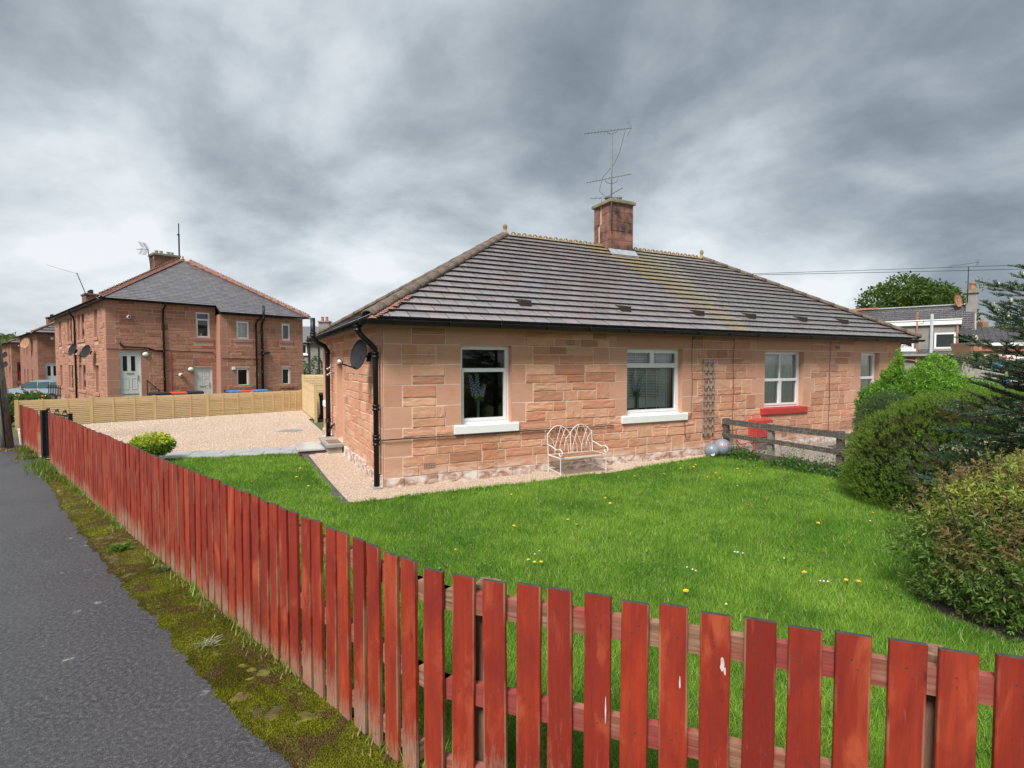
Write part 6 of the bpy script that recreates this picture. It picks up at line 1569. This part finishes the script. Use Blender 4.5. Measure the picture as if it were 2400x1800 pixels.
# broad-leaved weeds scattered through the turf
k = 2600; cx_ = rng.uniform(-4.5, 6.5, 120); cy_ = rng.uniform(2.4, 10.5, 120); m_ = inpoly(cx_, cy_, lawn); cx_ = cx_[m_]; cy_ = cy_[m_]; ii = rng.integers(0, len(cx_), k)
P = np.column_stack([cx_[ii] + rng.normal(0, .09, k), cy_[ii] + rng.normal(0, .09, k), rng.uniform(.02, .05, k)]); P = P[inpoly(P[:, 0], P[:, 1], lawn)]; a = rng.uniform(0, 6.28, len(P))
leaves('clover', P, np.column_stack([np.cos(a), np.sin(a), rng.uniform(.1, .5, len(P))]), rng.uniform(.02, .05, len(P)), rng.uniform(.012, .022, len(P)), np.array([.10, .24, .04]) * rng.uniform(.6, 1.5, (len(P), 1)), M_leafc, kind='stuff')
# ------------------------------------------------------------------ shrubs
M_wood = simple_var('shrub_wood', [(.3, (.05, .035, .025)), (.7, (.11, .08, .055))], .95, 10, 60, .5)


def blobpts(k, c, r, bump=.12, s=2.0, o=0, up_only=False):
    """points on a lumpy ellipsoid + outward normals"""
    d = rng.normal(size=(k, 3)); d /= np.linalg.norm(d, axis=1, keepdims=True)
    if up_only: d[:, 2] = np.abs(d[:, 2]) * 1.0 - .15; d /= np.linalg.norm(d, axis=1, keepdims=True)
    f_ = 1 + bump * 2 * (fbm(d[:, 0] * 3 + d[:, 2] * 2, d[:, 1] * 3 - d[:, 2], s, o) - .5)
    return np.array(c) + d * np.array(r) * f_[:, None], d, f_


def shoots(P, N_, nl, spread, ll, lw, cols, up=.5, jitter=.0, steps=(0, 1)):
    """whorls of leaves round shoot tips: returns arrays for leaves()"""
    k = len(P); N2 = N_ + np.array([0, 0, up]) + rng.normal(size=(k, 3)) * .25; N2 /= np.linalg.norm(N2, axis=1, keepdims=True)
    A = np.cross(N2, rng.normal(size=(k, 3))); A /= np.linalg.norm(A, axis=1, keepdims=True); Bv = np.cross(N2, A)
    PP = []; DD_ = []; CC = []; LL = []
    for j in range(nl):
        a = j * 2.4 + rng.uniform(0, .5, k); h = steps[0] + (steps[1] - steps[0]) * j / nl
        side = A * np.cos(a)[:, None] + Bv * np.sin(a)[:, None]
        PP.append(P - N2 * (ll * h)[:, None] * 1.6 if hasattr(ll, '__len__') else P - N2 * ll * h * 1.6)
        DD_.append(N2 * (1 - h * .7) + side * (spread * (.35 + h))); CC.append(cols * rng.uniform(.75, 1.25, (k, 1))); LL.append(np.full(k, 1.0) * ll * (.55 + .6 * h))
    LL = np.concatenate(LL); return np.concatenate(PP), np.concatenate(DD_), LL, LL * lw, np.concatenate(CC)


# near bush: green below, yellow and reddish young tips above
nb = thing('spirea_bush', 'rounded bush with yellow green and reddish leaf tips nearest the front fence', 'bush', (4.0, 4.2, 0))
cN = (4.33, 4.22, .48); P, D_, f_ = blobpts(7200, cN, (1.0, .93, .77), .13, 3.4, 3)
k_ = (P[:, 2] > .04) & (P[:, 1] < 4.7); P = P[k_]; D_ = D_[k_]
P = P * np.array([1, 1, 1]); P = P + D_ * rng.uniform(-.20, .06, (len(P), 1))
hgt = (P[:, 2] - .1) / 1.2; pn1 = fbm(P[:, 0], P[:, 1] + P[:, 2], 2.2, 7); pn2 = fbm(P[:, 0] + P[:, 2], P[:, 1], 3.1, 2)
cl = np.array([.11, .20, .04]) * np.ones((len(P), 1)); cy = np.array([.31, .38, .06]); cr = np.array([.25, .115, .070]); co = np.array([.16, .17, .06])
w1 = np.clip((hgt - .78) * 3.0 + (pn1 - .5) * 5.0, 0, 1)[:, None] * .85; w2 = (np.clip((hgt - .35) * 2.2 + (pn2 - .5) * 4.5, 0, 1) * .75)[:, None]
cl = cl * (1 - w2) + cr * w2; cl = cl * (1 - w1) + cy * w1; og = (rng.random(len(P)) < .06)[:, None]; cl = np.where(og, co * 1.2, cl)
a_ = shoots(P, D_, 9, .95, rng.uniform(.040, .064, len(P)), .30, cl * 1.15, .55)
leaves('foliage', a_[0] - np.array(nb.location), a_[1], a_[2], a_[3], a_[4], M_leafc, nb, .2, .12)
P, D_, f_ = blobpts(2500, cN, (.78, .66, .58), .1, 2, 3); leaves('inner_foliage', P - np.array(nb.location), rand_dirs(len(P)), np.full(len(P), .06), np.full(len(P), .03), np.array([.012, .014, .007]) * np.ones((len(P), 1)), M_leafc, nb)  # near-black leaf colour paints the shade in the gaps of the bush
b = MB()
for i in range(34):
    a = rnd.uniform(0, 6.28); r0 = rnd.uniform(.02, .15); q = Vector((r0 * math.cos(a), r0 * math.sin(a), 0)); e = Vector((math.cos(a) * rnd.uniform(.3, .85), math.sin(a) * rnd.uniform(.3, .8), rnd.uniform(.5, 1.1)))
    b.tube([q, q * 1.4 + e * .45, e], [.014, .010, .004], 5)
b.build('stem', M_wood, nb)
# dark litter under it
tag(MB().lathe([(1.0, 0), (.6, .025), (.001, .035)], 20, (4.3, 4.15, .0)).build('soil_bed', simple_var('dark_soil', [(.3, (.02, .013, .01)), (.6, (.05, .035, .028)), (.8, (.11, .09, .075))], .95, 30, 60, .9, .02)), kind='structure')

# big domed dark green bush
hb = thing('domed_bush', 'large domed dark green bush with a browned top beside the lawn', 'bush', (6.75, 7.4, 0))
cH = (6.74, 7.45, .50); P, D_, f_ = blobpts(19000, cH, (1.86, 1.5, 1.16), .09, 3.0, 5)
k_ = (P[:, 2] > .02) & (D_[:, 1] < .55); P = P[k_]; D_ = D_[k_]; P = P + D_ * rng.uniform(-.09, .02, (len(P), 1))
n1_ = fbm(P[:, 0] * 1.0, P[:, 1] + P[:, 2], 4.5, 7); brown = np.clip((P[:, 2] - 1.25) * 1.6 + (fbm(P[:, 0], P[:, 1] + P[:, 2], 1.6, 4) - .56) * 6.0, 0, 1)[:, None] * .9
cl = np.array([.040, .095, .014]) * (1 - n1_[:, None]) * 1.2 + np.array([.20, .31, .03]) * n1_[:, None] * 1.2; cl = cl * (1 - brown) + np.array([.10, .042, .025]) * brown
a_ = shoots(P, D_, 8, .42, np.full(len(P), .036), .26, cl, 1.15)
leaves('foliage', a_[0] - np.array(hb.location), a_[1], a_[2], a_[3], a_[4], M_leafc, hb, .15)
P, D_, f_ = blobpts(7000, cH, (1.68, 1.32, .98), .09, 3.0, 5); P[:, 2] = np.maximum(P[:, 2], .03); leaves('inner_foliage', P - np.array(hb.location), rand_dirs(len(P)), np.full(len(P), .09), np.full(len(P), .06), np.array([.012, .020, .007]) * np.ones((len(P), 1)), M_leafc, hb)  # inner leaves coloured almost black, shade inside the dome put into their colour
b = MB()
for i in range(14):
    a = rnd.uniform(0, 6.28); b.tube([(0, 0, 0), (math.cos(a) * .4, math.sin(a) * .4, .4), (math.cos(a) * rnd.uniform(.6, 1.2), math.sin(a) * rnd.uniform(.6, 1.2), rnd.uniform(.5, 1.1))], [.05, .03, .01], 6)
b.build('stem', M_wood, hb)

# bright green shrub behind and greyer fine-leaved shrub beside it
gs = thing('green_shrub', 'bright green spiky shrub in front of the furthest bungalow window', 'shrub', (8.2, 10.4, 0))
PP = []; 
for (c_, r0, k) in (((8.1, 10.4, 1.15), (1.15, .9, .72), 2600), ((7.5, 10.2, 1.0), (.65, .6, .65), 1100), ((8.9, 10.4, 1.1), (.9, .8, .55), 1500), ((7.45, 10.3, 1.6), (.26, .22, .42), 260), ((7.5, 10.3, 2.0), (.10, .10, .30), 60), ((8.35, 10.4, 1.8), (.35, .3, .42), 400), ((9.3, 10.5, 1.2), (.5, .4, .5), 500), ((8.0, 10.3, 1.55), (.3, .3, .5), 300)):
    p_, d_, _ = blobpts(k, c_, r0, .22, 3, 1); PP.append((p_, d_))
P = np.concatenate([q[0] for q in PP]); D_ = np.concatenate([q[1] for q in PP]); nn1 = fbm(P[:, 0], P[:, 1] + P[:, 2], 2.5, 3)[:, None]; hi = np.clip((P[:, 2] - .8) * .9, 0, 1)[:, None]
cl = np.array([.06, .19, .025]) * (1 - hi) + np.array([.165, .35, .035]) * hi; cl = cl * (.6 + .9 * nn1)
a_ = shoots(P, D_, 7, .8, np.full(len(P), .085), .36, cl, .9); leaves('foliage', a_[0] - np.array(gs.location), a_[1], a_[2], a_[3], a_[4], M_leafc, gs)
b = MB()
for i in range(16):
    a = rnd.uniform(0, 6.28); b.tube([(0, 0, 0), (math.cos(a) * .3, math.sin(a) * .2, .6), (math.cos(a) * rnd.uniform(.4, 1.0), math.sin(a) * .6, rnd.uniform(1.0, 1.7))], [.03, .02, .006], 5)
b.build('stem', M_wood, gs)
g2_ = thing('fine_leaved_shrub', 'greyish green feathery shrub at the left foot of the bright green shrub', 'shrub', (6.75, 9.35, 0))
P, D_, _ = blobpts(2300, (6.75, 9.4, .85), (.55, .5, .62), .25, 3, 8); P2, D2_, _ = blobpts(700, (7.2, 9.5, 1.05), (.5, .4, .3), .25, 3, 8); P = np.concatenate([P, P2]); D_ = np.concatenate([D_, D2_])
cl = np.array([.085, .145, .060]) * rng.uniform(.6, 1.25, (len(P), 1)); a_ = shoots(P, D_, 8, .9, np.full(len(P), .07), .22, cl, .3); leaves('foliage', a_[0] - np.array(g2_.location), a_[1], a_[2], a_[3], a_[4], M_leafc, g2_)
b = MB()
for i in range(9): b.tube([(0, 0, 0), (rnd.uniform(-.1, .1), rnd.uniform(-.1, .1), .4), (rnd.uniform(-.35, .35), rnd.uniform(-.3, .3), 1.0)], [.02, .014, .004], 5)
b.build('stem', M_wood, g2_)

# spotted laurel by the path
sl_ = thing('laurel_bush', 'small yellow splashed laurel bush beside the paved path', 'bush', (-7.35, 10.75, 0))
P, D_, _ = blobpts(420, (-7.35, 10.75, .36), (.40, .36, .24), .15, 3, 2); yy = rng.random((len(P), 1)); cl = np.array([.26, .40, .03]) * yy + np.array([.10, .22, .03]) * (1 - yy); tp_ = (P[:, 2] > .42)[:, None]; cl = np.where(tp_, np.array([.50, .58, .04]) * rng.uniform(.8, 1.1, (len(P), 1)), cl)
M_laur = colattr('laurel_leaf', .28, .3, .6, .05)
a_ = shoots(P, D_, 8, .9, np.full(len(P), .085), .42, cl, .35); leaves('foliage', a_[0] - np.array(sl_.location), a_[1], a_[2], a_[3], a_[4], M_laur, sl_, .12, .25)
b = MB()
for i in range(8): b.tube([(0, 0, 0), (rnd.uniform(-.05, .05), rnd.uniform(-.05, .05), .2), (rnd.uniform(-.25, .25), rnd.uniform(-.2, .2), .42)], [.018, .013, .005], 6)
b.build('stem', M_wood, sl_)

# weeds at the foot of the old fence
def weedrow(name, A, Bp, k, wd, h, cols, ll, lab=None):
    A = np.array(A); Bp = np.array(Bp); t_ = rng.random((k, 1)); P = A * (1 - t_) + Bp * t_ + rng.normal(size=(k, 2)) * wd; z = np.abs(rng.normal(0, 1, k)) * h; m_ = fbm(P[:, 0], P[:, 1], 3, 2) > .42
    P = np.column_stack([P, np.clip(z, .01, h * 2.2)])[m_]; c_ = np.array(cols) * rng.uniform(.6, 1.4, (len(P), 1)); return leaves(name, P, rand_dirs(len(P), .5), rng.uniform(.6, 1.2, len(P)) * ll, rng.uniform(.35, .6, len(P)) * ll, c_, M_leafc, kind='stuff')
q0 = bw(7.45, -.35); q1 = bw(7.3, -3.6)
weedrow('weeds', (q0.x, q0.y), (q1.x, q1.y), 5200, .16, .09, (.055, .135, .025), .06); weedrow('weeds', (q0.x - .1, q0.y - .4), (q1.x, q1.y), 900, .12, .2, (.10, .20, .05), .05)
weedrow('weeds', (4.2, 5.0), (5.3, 6.6), 900, .15, .05, (.05, .12, .025), .05)

# fir tree at the right edge
ft = thing('fir_tree', 'dark green fir with upright pale cones at the right edge', 'tree', (5.35, 4.95, 0))
M_needle = colattr('fir_needle', .5, .12, .35, .1); M_bark = simple_var('fir_bark', [(.3, (.06, .045, .035)), (.7, (.13, .10, .08))], .95, 12, 60, .6)
H_ = 3.65; MB().tube([(0, 0, 0), (.02, 0, 2), (0, 0, H_)], [.09, .05, .01], 8).build('trunk', M_bark, ft)
tw = MB(); NP = []; ND = []; NC = []; cones = []; tips = []
r_ = random.Random(77)
def twig(p, d, L_, dep):
    """needled twig; flat sprays of side twigs"""
    d = d.normalized(); e = p + d * L_; tw.tube([p, e], [.006 if dep == 0 else .003, .002], 4); n_ = int(L_ / .003)
    for i in range(n_):
        t_ = i / n_; q = p + d * L_ * t_; a = r_.uniform(-.1, math.pi + .1); side = d.cross(Vector((0, 0, 1))).normalized(); upn = side.cross(d)
        nd = side * math.cos(a) + upn * abs(math.sin(a)) * .9 + d * .75; NP.append(q); ND.append(nd); NC.append(t_)
    tips.append((e, d))
z = .75; lvl = 0
while z < H_ - .15:
    Rb = (.12 + (3.55 - z) * .70) if z > 2.25 else min(1.02 + (2.25 - z) * .26, 1.22); nb_ = 13 if z < 2.2 else 10
    for i in range(nb_):
        a = lvl * 1.1 + i * 2 * math.pi / nb_ + r_.uniform(-.15, .15); c_a, s_a = math.cos(a), math.sin(a); pxm = 2275 if z > 1.55 else (2275 - (1.55 - z) * 110)
        if z > 2.25: pxm = 2262 + (z - 2.25) * 205
        R_ = Rb
        qx = (pxm - 1200) / 1240; den = -(c_a - qx * s_a); R_ = min(R_, (5.35 - qx * 4.95) / den) if den > .2 else R_
        if c_a > .35 and lvl > 1: continue
        if s_a > .75: continue
        d0 = Vector((c_a, s_a, r_.uniform(.10, .5))).normalized(); L_ = R_ * r_.uniform(.7, 1.03); p0 = Vector((0, 0, z + r_.uniform(-.12, .08)))
        prev = p0; segs = max(4, int(L_ / .125)); d_c = d0.copy()
        for s_ in range(segs):
            nx_p = prev + d_c * (L_ / segs); tw.tube([prev, nx_p], [.014 * (1 - s_ / segs) + .003, .014 * (1 - (s_ + 1) / segs) + .003], 5)
            if s_ >= 1:
                for sg in (-1, 1):
                    hd = d_c.cross(Vector((0, 0, 1))).normalized() * sg * .9 + d_c * r_.uniform(.5, 1.1) + Vector((0, 0, r_.uniform(-.15, .35)))
                    l2 = (L_ * .40) * (1 - s_ / segs * .7) * r_.uniform(.8, 1.1) + .04; hd = hd.normalized(); twig(nx_p, hd, l2, 1)
                    if l2 > .16:
                        for q2 in (.35, .65):
                            twig(nx_p + hd * l2 * q2, hd * .8 + d_c * .8, l2 * .42, 1); twig(nx_p + hd * l2 * q2, hd * .8 - d_c * .5 + Vector((0, 0, .05)), l2 * .35, 1)
                if s_ >= segs - 2 or s_ > 1: twig(prev, d_c, L_ / segs, 0)
                if z > 1.7 and r_.random() < .55 and s_ >= segs * .45: cones.append(nx_p + Vector((0, 0, .012)))
                if z > 2.2 and r_.random() < .5 and s_ >= segs * .45: cones.append(prev * .5 + nx_p * .5 + Vector((0, 0, .012)))
            prev = nx_p; d_c = (d_c + Vector((0, 0, r_.uniform(-.07, .05)))).normalized()
        twig(prev, d_c, .10, 0)
    z += .155 + .04 * r_.random(); lvl += 1
tw.build('branch', M_bark, ft)
NP = np.array([tuple(q) for q in NP]); ND = np.array([tuple(q) for q in ND]); NC = np.array(NC)[:, None]; k = len(NP)
cl = (np.array([.028, .080, .044]) * (1 - NC * .5) + np.array([.07, .15, .08]) * NC * .6) * rng.uniform(.6, 1.4, (k, 1))
leaves('needles', NP, ND, rng.uniform(.020, .029, k), np.full(k, .0050), cl, M_needle, ft, .05)
M_cone = plain('pale_green_cone', (.42, .52, .26), .6); M_bud = plain('orange_bud', (.45, .27, .12), .6)
me_c = None
for q in cones:
    if me_c is None: o = MB().lathe([(.003, 0), (.014, .008), (.018, .025), (.015, .045), (.006, .058), (.001, .062)], 8).build('cone', M_cone, ft, True); me_c = o.data
    else: o = bpy.data.objects.new('cone', me_c); C.objects.link(o); o.parent = ft
    o.location = q; s_ = r_.uniform(.55, .9); o.scale = (s_, s_, s_ * 1.15)
b = MB()
for (e, d) in tips[::2]: b.lathe([(.001, -.005), (.0035, 0), (.001, .005)], 5, tuple(e))
tag(b.build('bud', M_bud, ft), kind='stuff')

# roses beyond the slatted fence
rs = thing('rose_bush', 'rambling rose bush with orange pink blooms behind the slatted fence', 'bush', (-17.2, 18.6, 0))
PP = []
for (c_, r0, k) in (((-16.6, 17.2, .55), (.35, .4, .55), 400), ((-16.0, 17.6, .80), (.55, .4, .28), 400), ((-15.9, 17.3, .55), (.5, .35, .4), 300)):
    p_, d_, _ = blobpts(k, c_, r0, .25, 3, 1); PP.append((p_, d_))
P = np.concatenate([q[0] for q in PP]); D_ = np.concatenate([q[1] for q in PP]); P[:, 2] = np.maximum(P[:, 2], .03)
cl = np.array([.06, .14, .03]) * rng.uniform(.6, 1.6, (len(P), 1)); a_ = shoots(P, D_, 6, .9, np.full(len(P), .10), .5, cl, .4); leaves('foliage', a_[0] - np.array(rs.location), a_[1], a_[2], a_[3], a_[4], M_leafc, rs)
M_rose = plain('salmon_petals', (.85, .36, .22), .7, .15)
for i in range(30):
    q = PP[i % 3][0][rnd.randrange(290)]; q = Vector(q) - rs.location; q += Vector((.02, -.12, .05)); b = MB()
    for s_ in (.085, .055): 
        for j in range(5):
            a = j * 1.256 + s_ * 20; c_ = Vector((math.cos(a) * s_ * .6, math.sin(a) * s_ * .6, .03)); b.add([c_ * .1 + q, q + c_ + Vector((-math.sin(a), math.cos(a), 0)) * s_ * .5, q + c_ * 1.5 + Vector((0, 0, .02)), q + c_ - Vector((-math.sin(a), math.cos(a), 0)) * s_ * .5], [(0, 1, 2, 3)])
    b.build('bloom', M_rose, rs)
MB().tube([(0, 0, 0), (.1, 0, .5), (.3, -.1, .9)], .02, 5).build('stem', M_wood, rs)


# trees and distant greenery
def crown_tree(name, lab, loc, hts, crown, n_, ls, cA, cB, seed=0, fill_=1.0, cat='tree'):
    t = thing(name, lab, cat, loc); b = MB(); r_ = random.Random(seed)
    b.tube([(0, 0, -1), (.1, 0, hts * .3), (0, 0, hts * .6)], [hts * .03, hts * .024, hts * .012], 8)
    for i in range(12):
        c_ = crown[i % len(crown)]; e = Vector(c_[0]) + Vector((r_.uniform(-.5, .5), r_.uniform(-.5, .5), r_.uniform(-.2, .4))) * c_[1][0]; b.tube([(0, 0, hts * .3), e * .5 + Vector((0, 0, hts * .12)), e], [hts * .012, hts * .008, hts * .003], 5)
    b.build('trunk', M_bark, t)
    PPs = []; DDs = []; Cs = []
    for (c_, r0) in crown:
        k = int(n_ * fill_ * (r0[0] * r0[1]) / sum(q[1][0] * q[1][1] for q in crown)); p_, d_, _ = blobpts(k, c_, r0, .35, 3.2, seed); p_ = p_ + d_ * rng.uniform(-.35, .08, (k, 1)) * r0[0] * .5
        h = np.clip(fbm(p_[:, 0], p_[:, 1] + p_[:, 2], 1.4 / r0[0] * 1.5, seed + 2) * 1.6 - .3, 0, 1)[:, None]; PPs.append(p_); DDs.append(d_); Cs.append(np.array(cA) * (1 - h) + np.array(cB) * h)
    P = np.concatenate(PPs); D_ = np.concatenate(DDs); cl = np.concatenate(Cs) * rng.uniform(.7, 1.3, (len(P), 1)); k = len(P)
    leaves('crown', P, D_ * .5 + rand_dirs(k), rng.uniform(.7, 1.3, k) * ls, rng.uniform(.5, .8, k) * ls, cl, M_leafc, t); return t
cr = [((-3.2, 0, 7.9), (2.0, 2, 1.7)), ((-1.2, 0, 9.0), (2.2, 2.2, 1.6)), ((.6, 0, 7.8), (2.6, 2.4, 2.2)), ((2.6, 0, 7.4), (2.2, 2, 1.7)), ((4.1, 0, 6.5), (1.5, 1.5, 1.3)), ((-4.4, 0, 6.6), (1.2, 1.2, 1.5)), ((0, 0, 6.2), (4.2, 2.6, 1.8)), ((-2.6, 0, 6.3), (2.6, 2, 1.6)), ((2.2, 0, 8.8), (1.5, 1.4, 1.0))]
crown_tree('broadleaf_tree', 'large round leafy tree rising behind the right hand slate roof', (39.5, 52.0, 0), 9, cr, 14000, .30, (.025, .065, .012), (.095, .165, .022), 4)
crown_tree('garden_tree', 'dark green bushy tree in the gap between the sandstone houses', (-17.0, 40.0, 0), 3.2, [((0, 0, 1.5), (1.5, 1.2, 1.2)), ((-1.2, 0, 1.3), (1.0, 1, 1.1)), ((.8, 0, .8), (.8, .8, .8))], 2600, .16, (.02, .045, .015), (.07, .13, .035), 6)
crown_tree('conifer_tree', 'narrow dark conifer beside the grey rendered house', (-14.2, 38.5, 0), 2.6, [((0, 0, 1.0), (.6, .6, 1.5))], 900, .14, (.015, .04, .02), (.04, .08, .03), 7)
for i, (x, y, h) in enumerate(((37, 48, 5.8), (41.5, 50, 6.6), (60, 70, 7.0))):
    crown_tree('small_tree', ['low tree just above the shop roof ridge', 'second low tree above the shop roof, right of the roof gap', 'far tree beyond the shop at the right edge'][i], (x, y, 0), 3, [((0, 0, h * .6), (1.6, 1.4, 1.3))], 900, .22, (.03, .06, .015), (.08, .13, .03), 8 + i)
# wooded hill far left
M_hill = simple_var('wooded_hill', [(.3, (.030, .060, .022)), (.5, (.055, .10, .03)), (.7, (.085, .13, .045))], .95, .09, .5, .6, 2.0)
V = []; nx = 60
for j in range(10):
    for i in range(nx):
        x = -620 + i * 11; y = 330 + j * 22; e = math.exp(-((x + 420) / 170) ** 2) * 22 * math.sin(math.pi * min(1, (j + .5) / 9)) ** .5; V.append((x, y, -2 + e + (e > 1) * float(fbm(np.array([x]), np.array([y]), .06, 3)[0]) * 7))
b = MB(); b.add(V, [(j * nx + i, j * nx + i + 1, (j + 1) * nx + i + 1, (j + 1) * nx + i) for j in range(9) for i in range(nx - 1)]); tag(b.build('hill', M_hill, None, True), kind='structure')
Vt = np.array(V); sel = Vt[(Vt[:, 2] > 4)]; P = np.repeat(sel, 26, 0); P = P + rng.normal(size=P.shape) * [6, 9, 1.2]; k = len(P)
cl = (np.array([.035, .07, .025]) + np.array([.05, .065, .02]) * fbm(P[:, 0], P[:, 1], .08, 3)[:, None]) * rng.uniform(.6, 1.4, (k, 1)); leaves('hill_woodland', P, rand_dirs(k, .4), rng.uniform(2, 4, k), rng.uniform(1.5, 3, k), cl, M_leafc, kind='stuff')

# flowers in the bungalow windows
M_blue_fl = plain('pale_blue_petals', (.68, .76, .92), .6, .15); M_vase = mat('green_glass_vase', lambda nn: bsdf(nn, (.16, .26, .18), .1, None))
M_limeg = colattr('bouquet_leaf', .5, .3, .3, .05)
for (u_, v_, lab) in ((1.72, .24, 'blue delphinium flowers in a slim vase in the front corner window'), (5.30, .20, 'blue flowers in a slim vase before the venetian blind')):
    p_ = bw(u_, v_, 0); t = thing('flower_vase', lab, 'flowers', (p_.x, p_.y, .985), B_RZ)
    MB().lathe([(.05, 0), (.035, .1), (.028, .25), (.035, .38), (.045, .40)], 10).build('vase', M_vase, t, True)
    for (tx, tz) in ((-.16, .84), (-.02, .86), (.13, .66)) if u_ < 3 else ((-.13, .84), (.13, .86)):
        MB().tube([(0, 0, .3), (tx * .5, 0, .5), (tx, 0, tz)], .004, 4).build('stalk', M_stem, t); b = MB()
        for i in range(34):
            f_ = i / 34; zz_ = .44 + (tz - .44) * f_; xx = tx * (.35 + .65 * f_); s_ = .030 * (1.15 - f_ * .5); a = i * 2.4
            c_ = Vector((xx + math.cos(a) * .04 * (1.2 - f_ * .7), math.sin(a) * .025, zz_)); b.lathe([(.001, -s_ * .5), (s_, 0), (.001, s_ * .6)], 5, tuple(c_))
        b.build('bloom', M_blue_fl, t)
    k = 60; P = np.column_stack([rng.normal(0, .04, k), rng.normal(0, .03, k), rng.uniform(.36, .48, k)]); leaves('bouquet_leaf', P, rand_dirs(k, .2), np.full(k, .06), np.full(k, .035), np.array([.25, .42, .05]) * rng.uniform(.7, 1.2, (k, 1)), M_limeg, t)
    t.location = tuple(bw(u_, .215, .985))
    if u_ < 3:
        k = 26; D_ = np.column_stack([rng.uniform(.1, .9, k), rng.normal(0, .2, k), rng.uniform(.3, 1.0, k)]); leaves('grass_spray', np.tile([.04, 0, .55], (k, 1)), D_, np.full(k, .2), np.full(k, .008), np.array([.32, .24, .07]) * np.ones((k, 1)), M_limeg, t)
MB().box((.6, .302, .93), (2.9, .42, .985)).box((4.5, .302, .93), (6.6, .42, .985)).build('inner_sill', M_white, bung)
p_ = hw(3.75, .22); t = thing('flower_vase', 'dried flowers in a white pot in the upper window of the two storey house', 'flowers', (p_.x, p_.y, 3.34), 0)
MB().lathe([(.06, 0), (.08, .14), (.07, .15)], 8).build('pot', M_white, t); k = 60; leaves('dried_flowers', rng.normal(size=(k, 3)) * [.06, .06, .05] + [0, 0, .2], rand_dirs(k, .8), np.full(k, .16), np.full(k, .03), np.tile([.35, .24, .10], (k, 1)), M_leafc, t)

# ------------------------------------------------------------------ parked car
car = thing('parked_car', 'silver blue hatchback car parked beyond the two storey house', 'car', (-32.75, 36.8, -.62), R(6))
M_car = plain('silver_blue_car_paint', (.42, .50, .56), .18, .05, metal=.5); M_cglass = plain('car_glass', (.05, .09, .09), .05, .0)
prof = [(-2.0, .35), (-2.02, .62), (-1.9, .80), (-1.5, .92), (-1.05, 1.0), (-.35, 1.42), (.2, 1.53), (.9, 1.52), (1.5, 1.38), (1.85, 1.05), (1.95, .8), (1.95, .35)]
b = MB(); secs = [(-.84, .0), (-.80, .02), (.80, .02), (.84, .0)]; V = []; F = []; n_ = len(prof)
for yy in (-.82, -.60, .60, .82):
    for (x, z) in prof: V.append((x * (1 if abs(yy) < .7 else .985), yy * (1 - max(0, (z - .9)) * .28), z if abs(yy) < .7 else z - (.03 if z > .9 else 0)))
for s_ in range(3):
    for i in range(n_): F.append((s_ * n_ + i, s_ * n_ + (i + 1) % n_, (s_ + 1) * n_ + (i + 1) % n_, (s_ + 1) * n_ + i))
F += [tuple(range(n_))[::-1], tuple(range(3 * n_, 4 * n_))]; b.add(V, F); o = b.build('body', M_car, car, True)
es = o.modifiers.new('e', 'EDGE_SPLIT'); es.split_angle = R(35)
for (xa, xb, xc, xd) in ((-.95, .22, .22, -.38), (.30, 1.0, 1.0, .30), (1.06, 1.62, 1.42, 1.06)):
    b = MB(); yy = lambda z: -(.83 * (1 - max(0, z - .9) * .28)) - .006
    b.add([(xa, yy(1.0), 1.0), (xb, yy(1.0), 1.0), (xc, yy(1.42), 1.38 if xc > 1.1 else 1.42), (xd, yy(1.42), 1.38)], [(0, 1, 2, 3)]); b.build('window', M_cglass, car)
MB().add([], []) if False else None
b = MB(); b.add([(-1.03, -.66, 1.02), (-1.03, .66, 1.02), (-.40, .58, 1.41), (-.40, -.58, 1.41)], [(0, 3, 2, 1)]); o = b.build('windscreen', M_cglass, car); o.location = (-.012, 0, .012)
for (x, y) in ((-1.25, -.78), (1.25, -.78), (-1.25, .78), (1.25, .78)):
    w_ = MB().tube([(x, y - .10, .31), (x, y + .08, .31)], .31, 20).build('wheel', M_black, car); MB().tube([(x, y - .115 if y < 0 else y + .06, .31), (x, y - .10 if y < 0 else y + .09, .31)], .20, 12).build('rim', M_steel, w_)
MB().box((-.72, -.98, .98), (-.58, -.82, 1.10)).build('mirror', M_car, car); MB().box((-1.99, -.72, .62), (-1.80, -.45, .74)).build('headlight', M_cglass, car); MB().box((.05, -.835, .84), (.22, -.82, .87)).build('door_handle', M_car, car)
# low fences in the gardens beyond
t = thing('railing_fence', 'black iron railing in front of the parked car', 'fence', (-25.2, 29.5, 0), R(150))
for i in range(8): MB().box((i * .22 - .02, -.01, -.4), (i * .22 + .05, .01, .80)).build('paling', M_black, t)
for z_ in (.2, .62): MB().box((-.1, .011, z_), (1.7, .03, z_ + .06)).build('rail', M_black, t)
t = thing('rail_fence', 'low dark timber rail beyond the roses', 'fence', (-21.0, 23.2, 0), R(140))
MB().box((-.4, -.02, .42), (4.6, .02, .50)).build('rail', M_old, t); MB().box((-.4, -.02, .55), (4.6, .02, .585)).build('rail', M_black, t)
for i in range(4): MB().box((i * 1.4 - .04, .021, -.3), (i * 1.4 + .04, .1, .6)).build('post', M_old, t)
t = thing('railing_fence', 'black railing beside the furthest sandstone house', 'fence', (-42.5, 45.5, -.75), R(15))
for i in range(22): MB().box((i * .3 - .02, -.02, 0), (i * .3 + .02, .02, 1.0)).build('bar', M_black, t)
MB().box((-.1, -.02, 1.0), (6.5, .02, 1.06)).box((-.1, -.02, .2), (6.5, .02, .25)).build('rail', M_black, t)
# low grey wall behind the tall slatted panel
w_ = MB().box((-16, 33.0, -.5), (-9, 33.3, 1.35)).build('garden_wall', M_conc); tag(w_, 'low grey garden wall in the gap behind the tall slatted panel', 'wall')
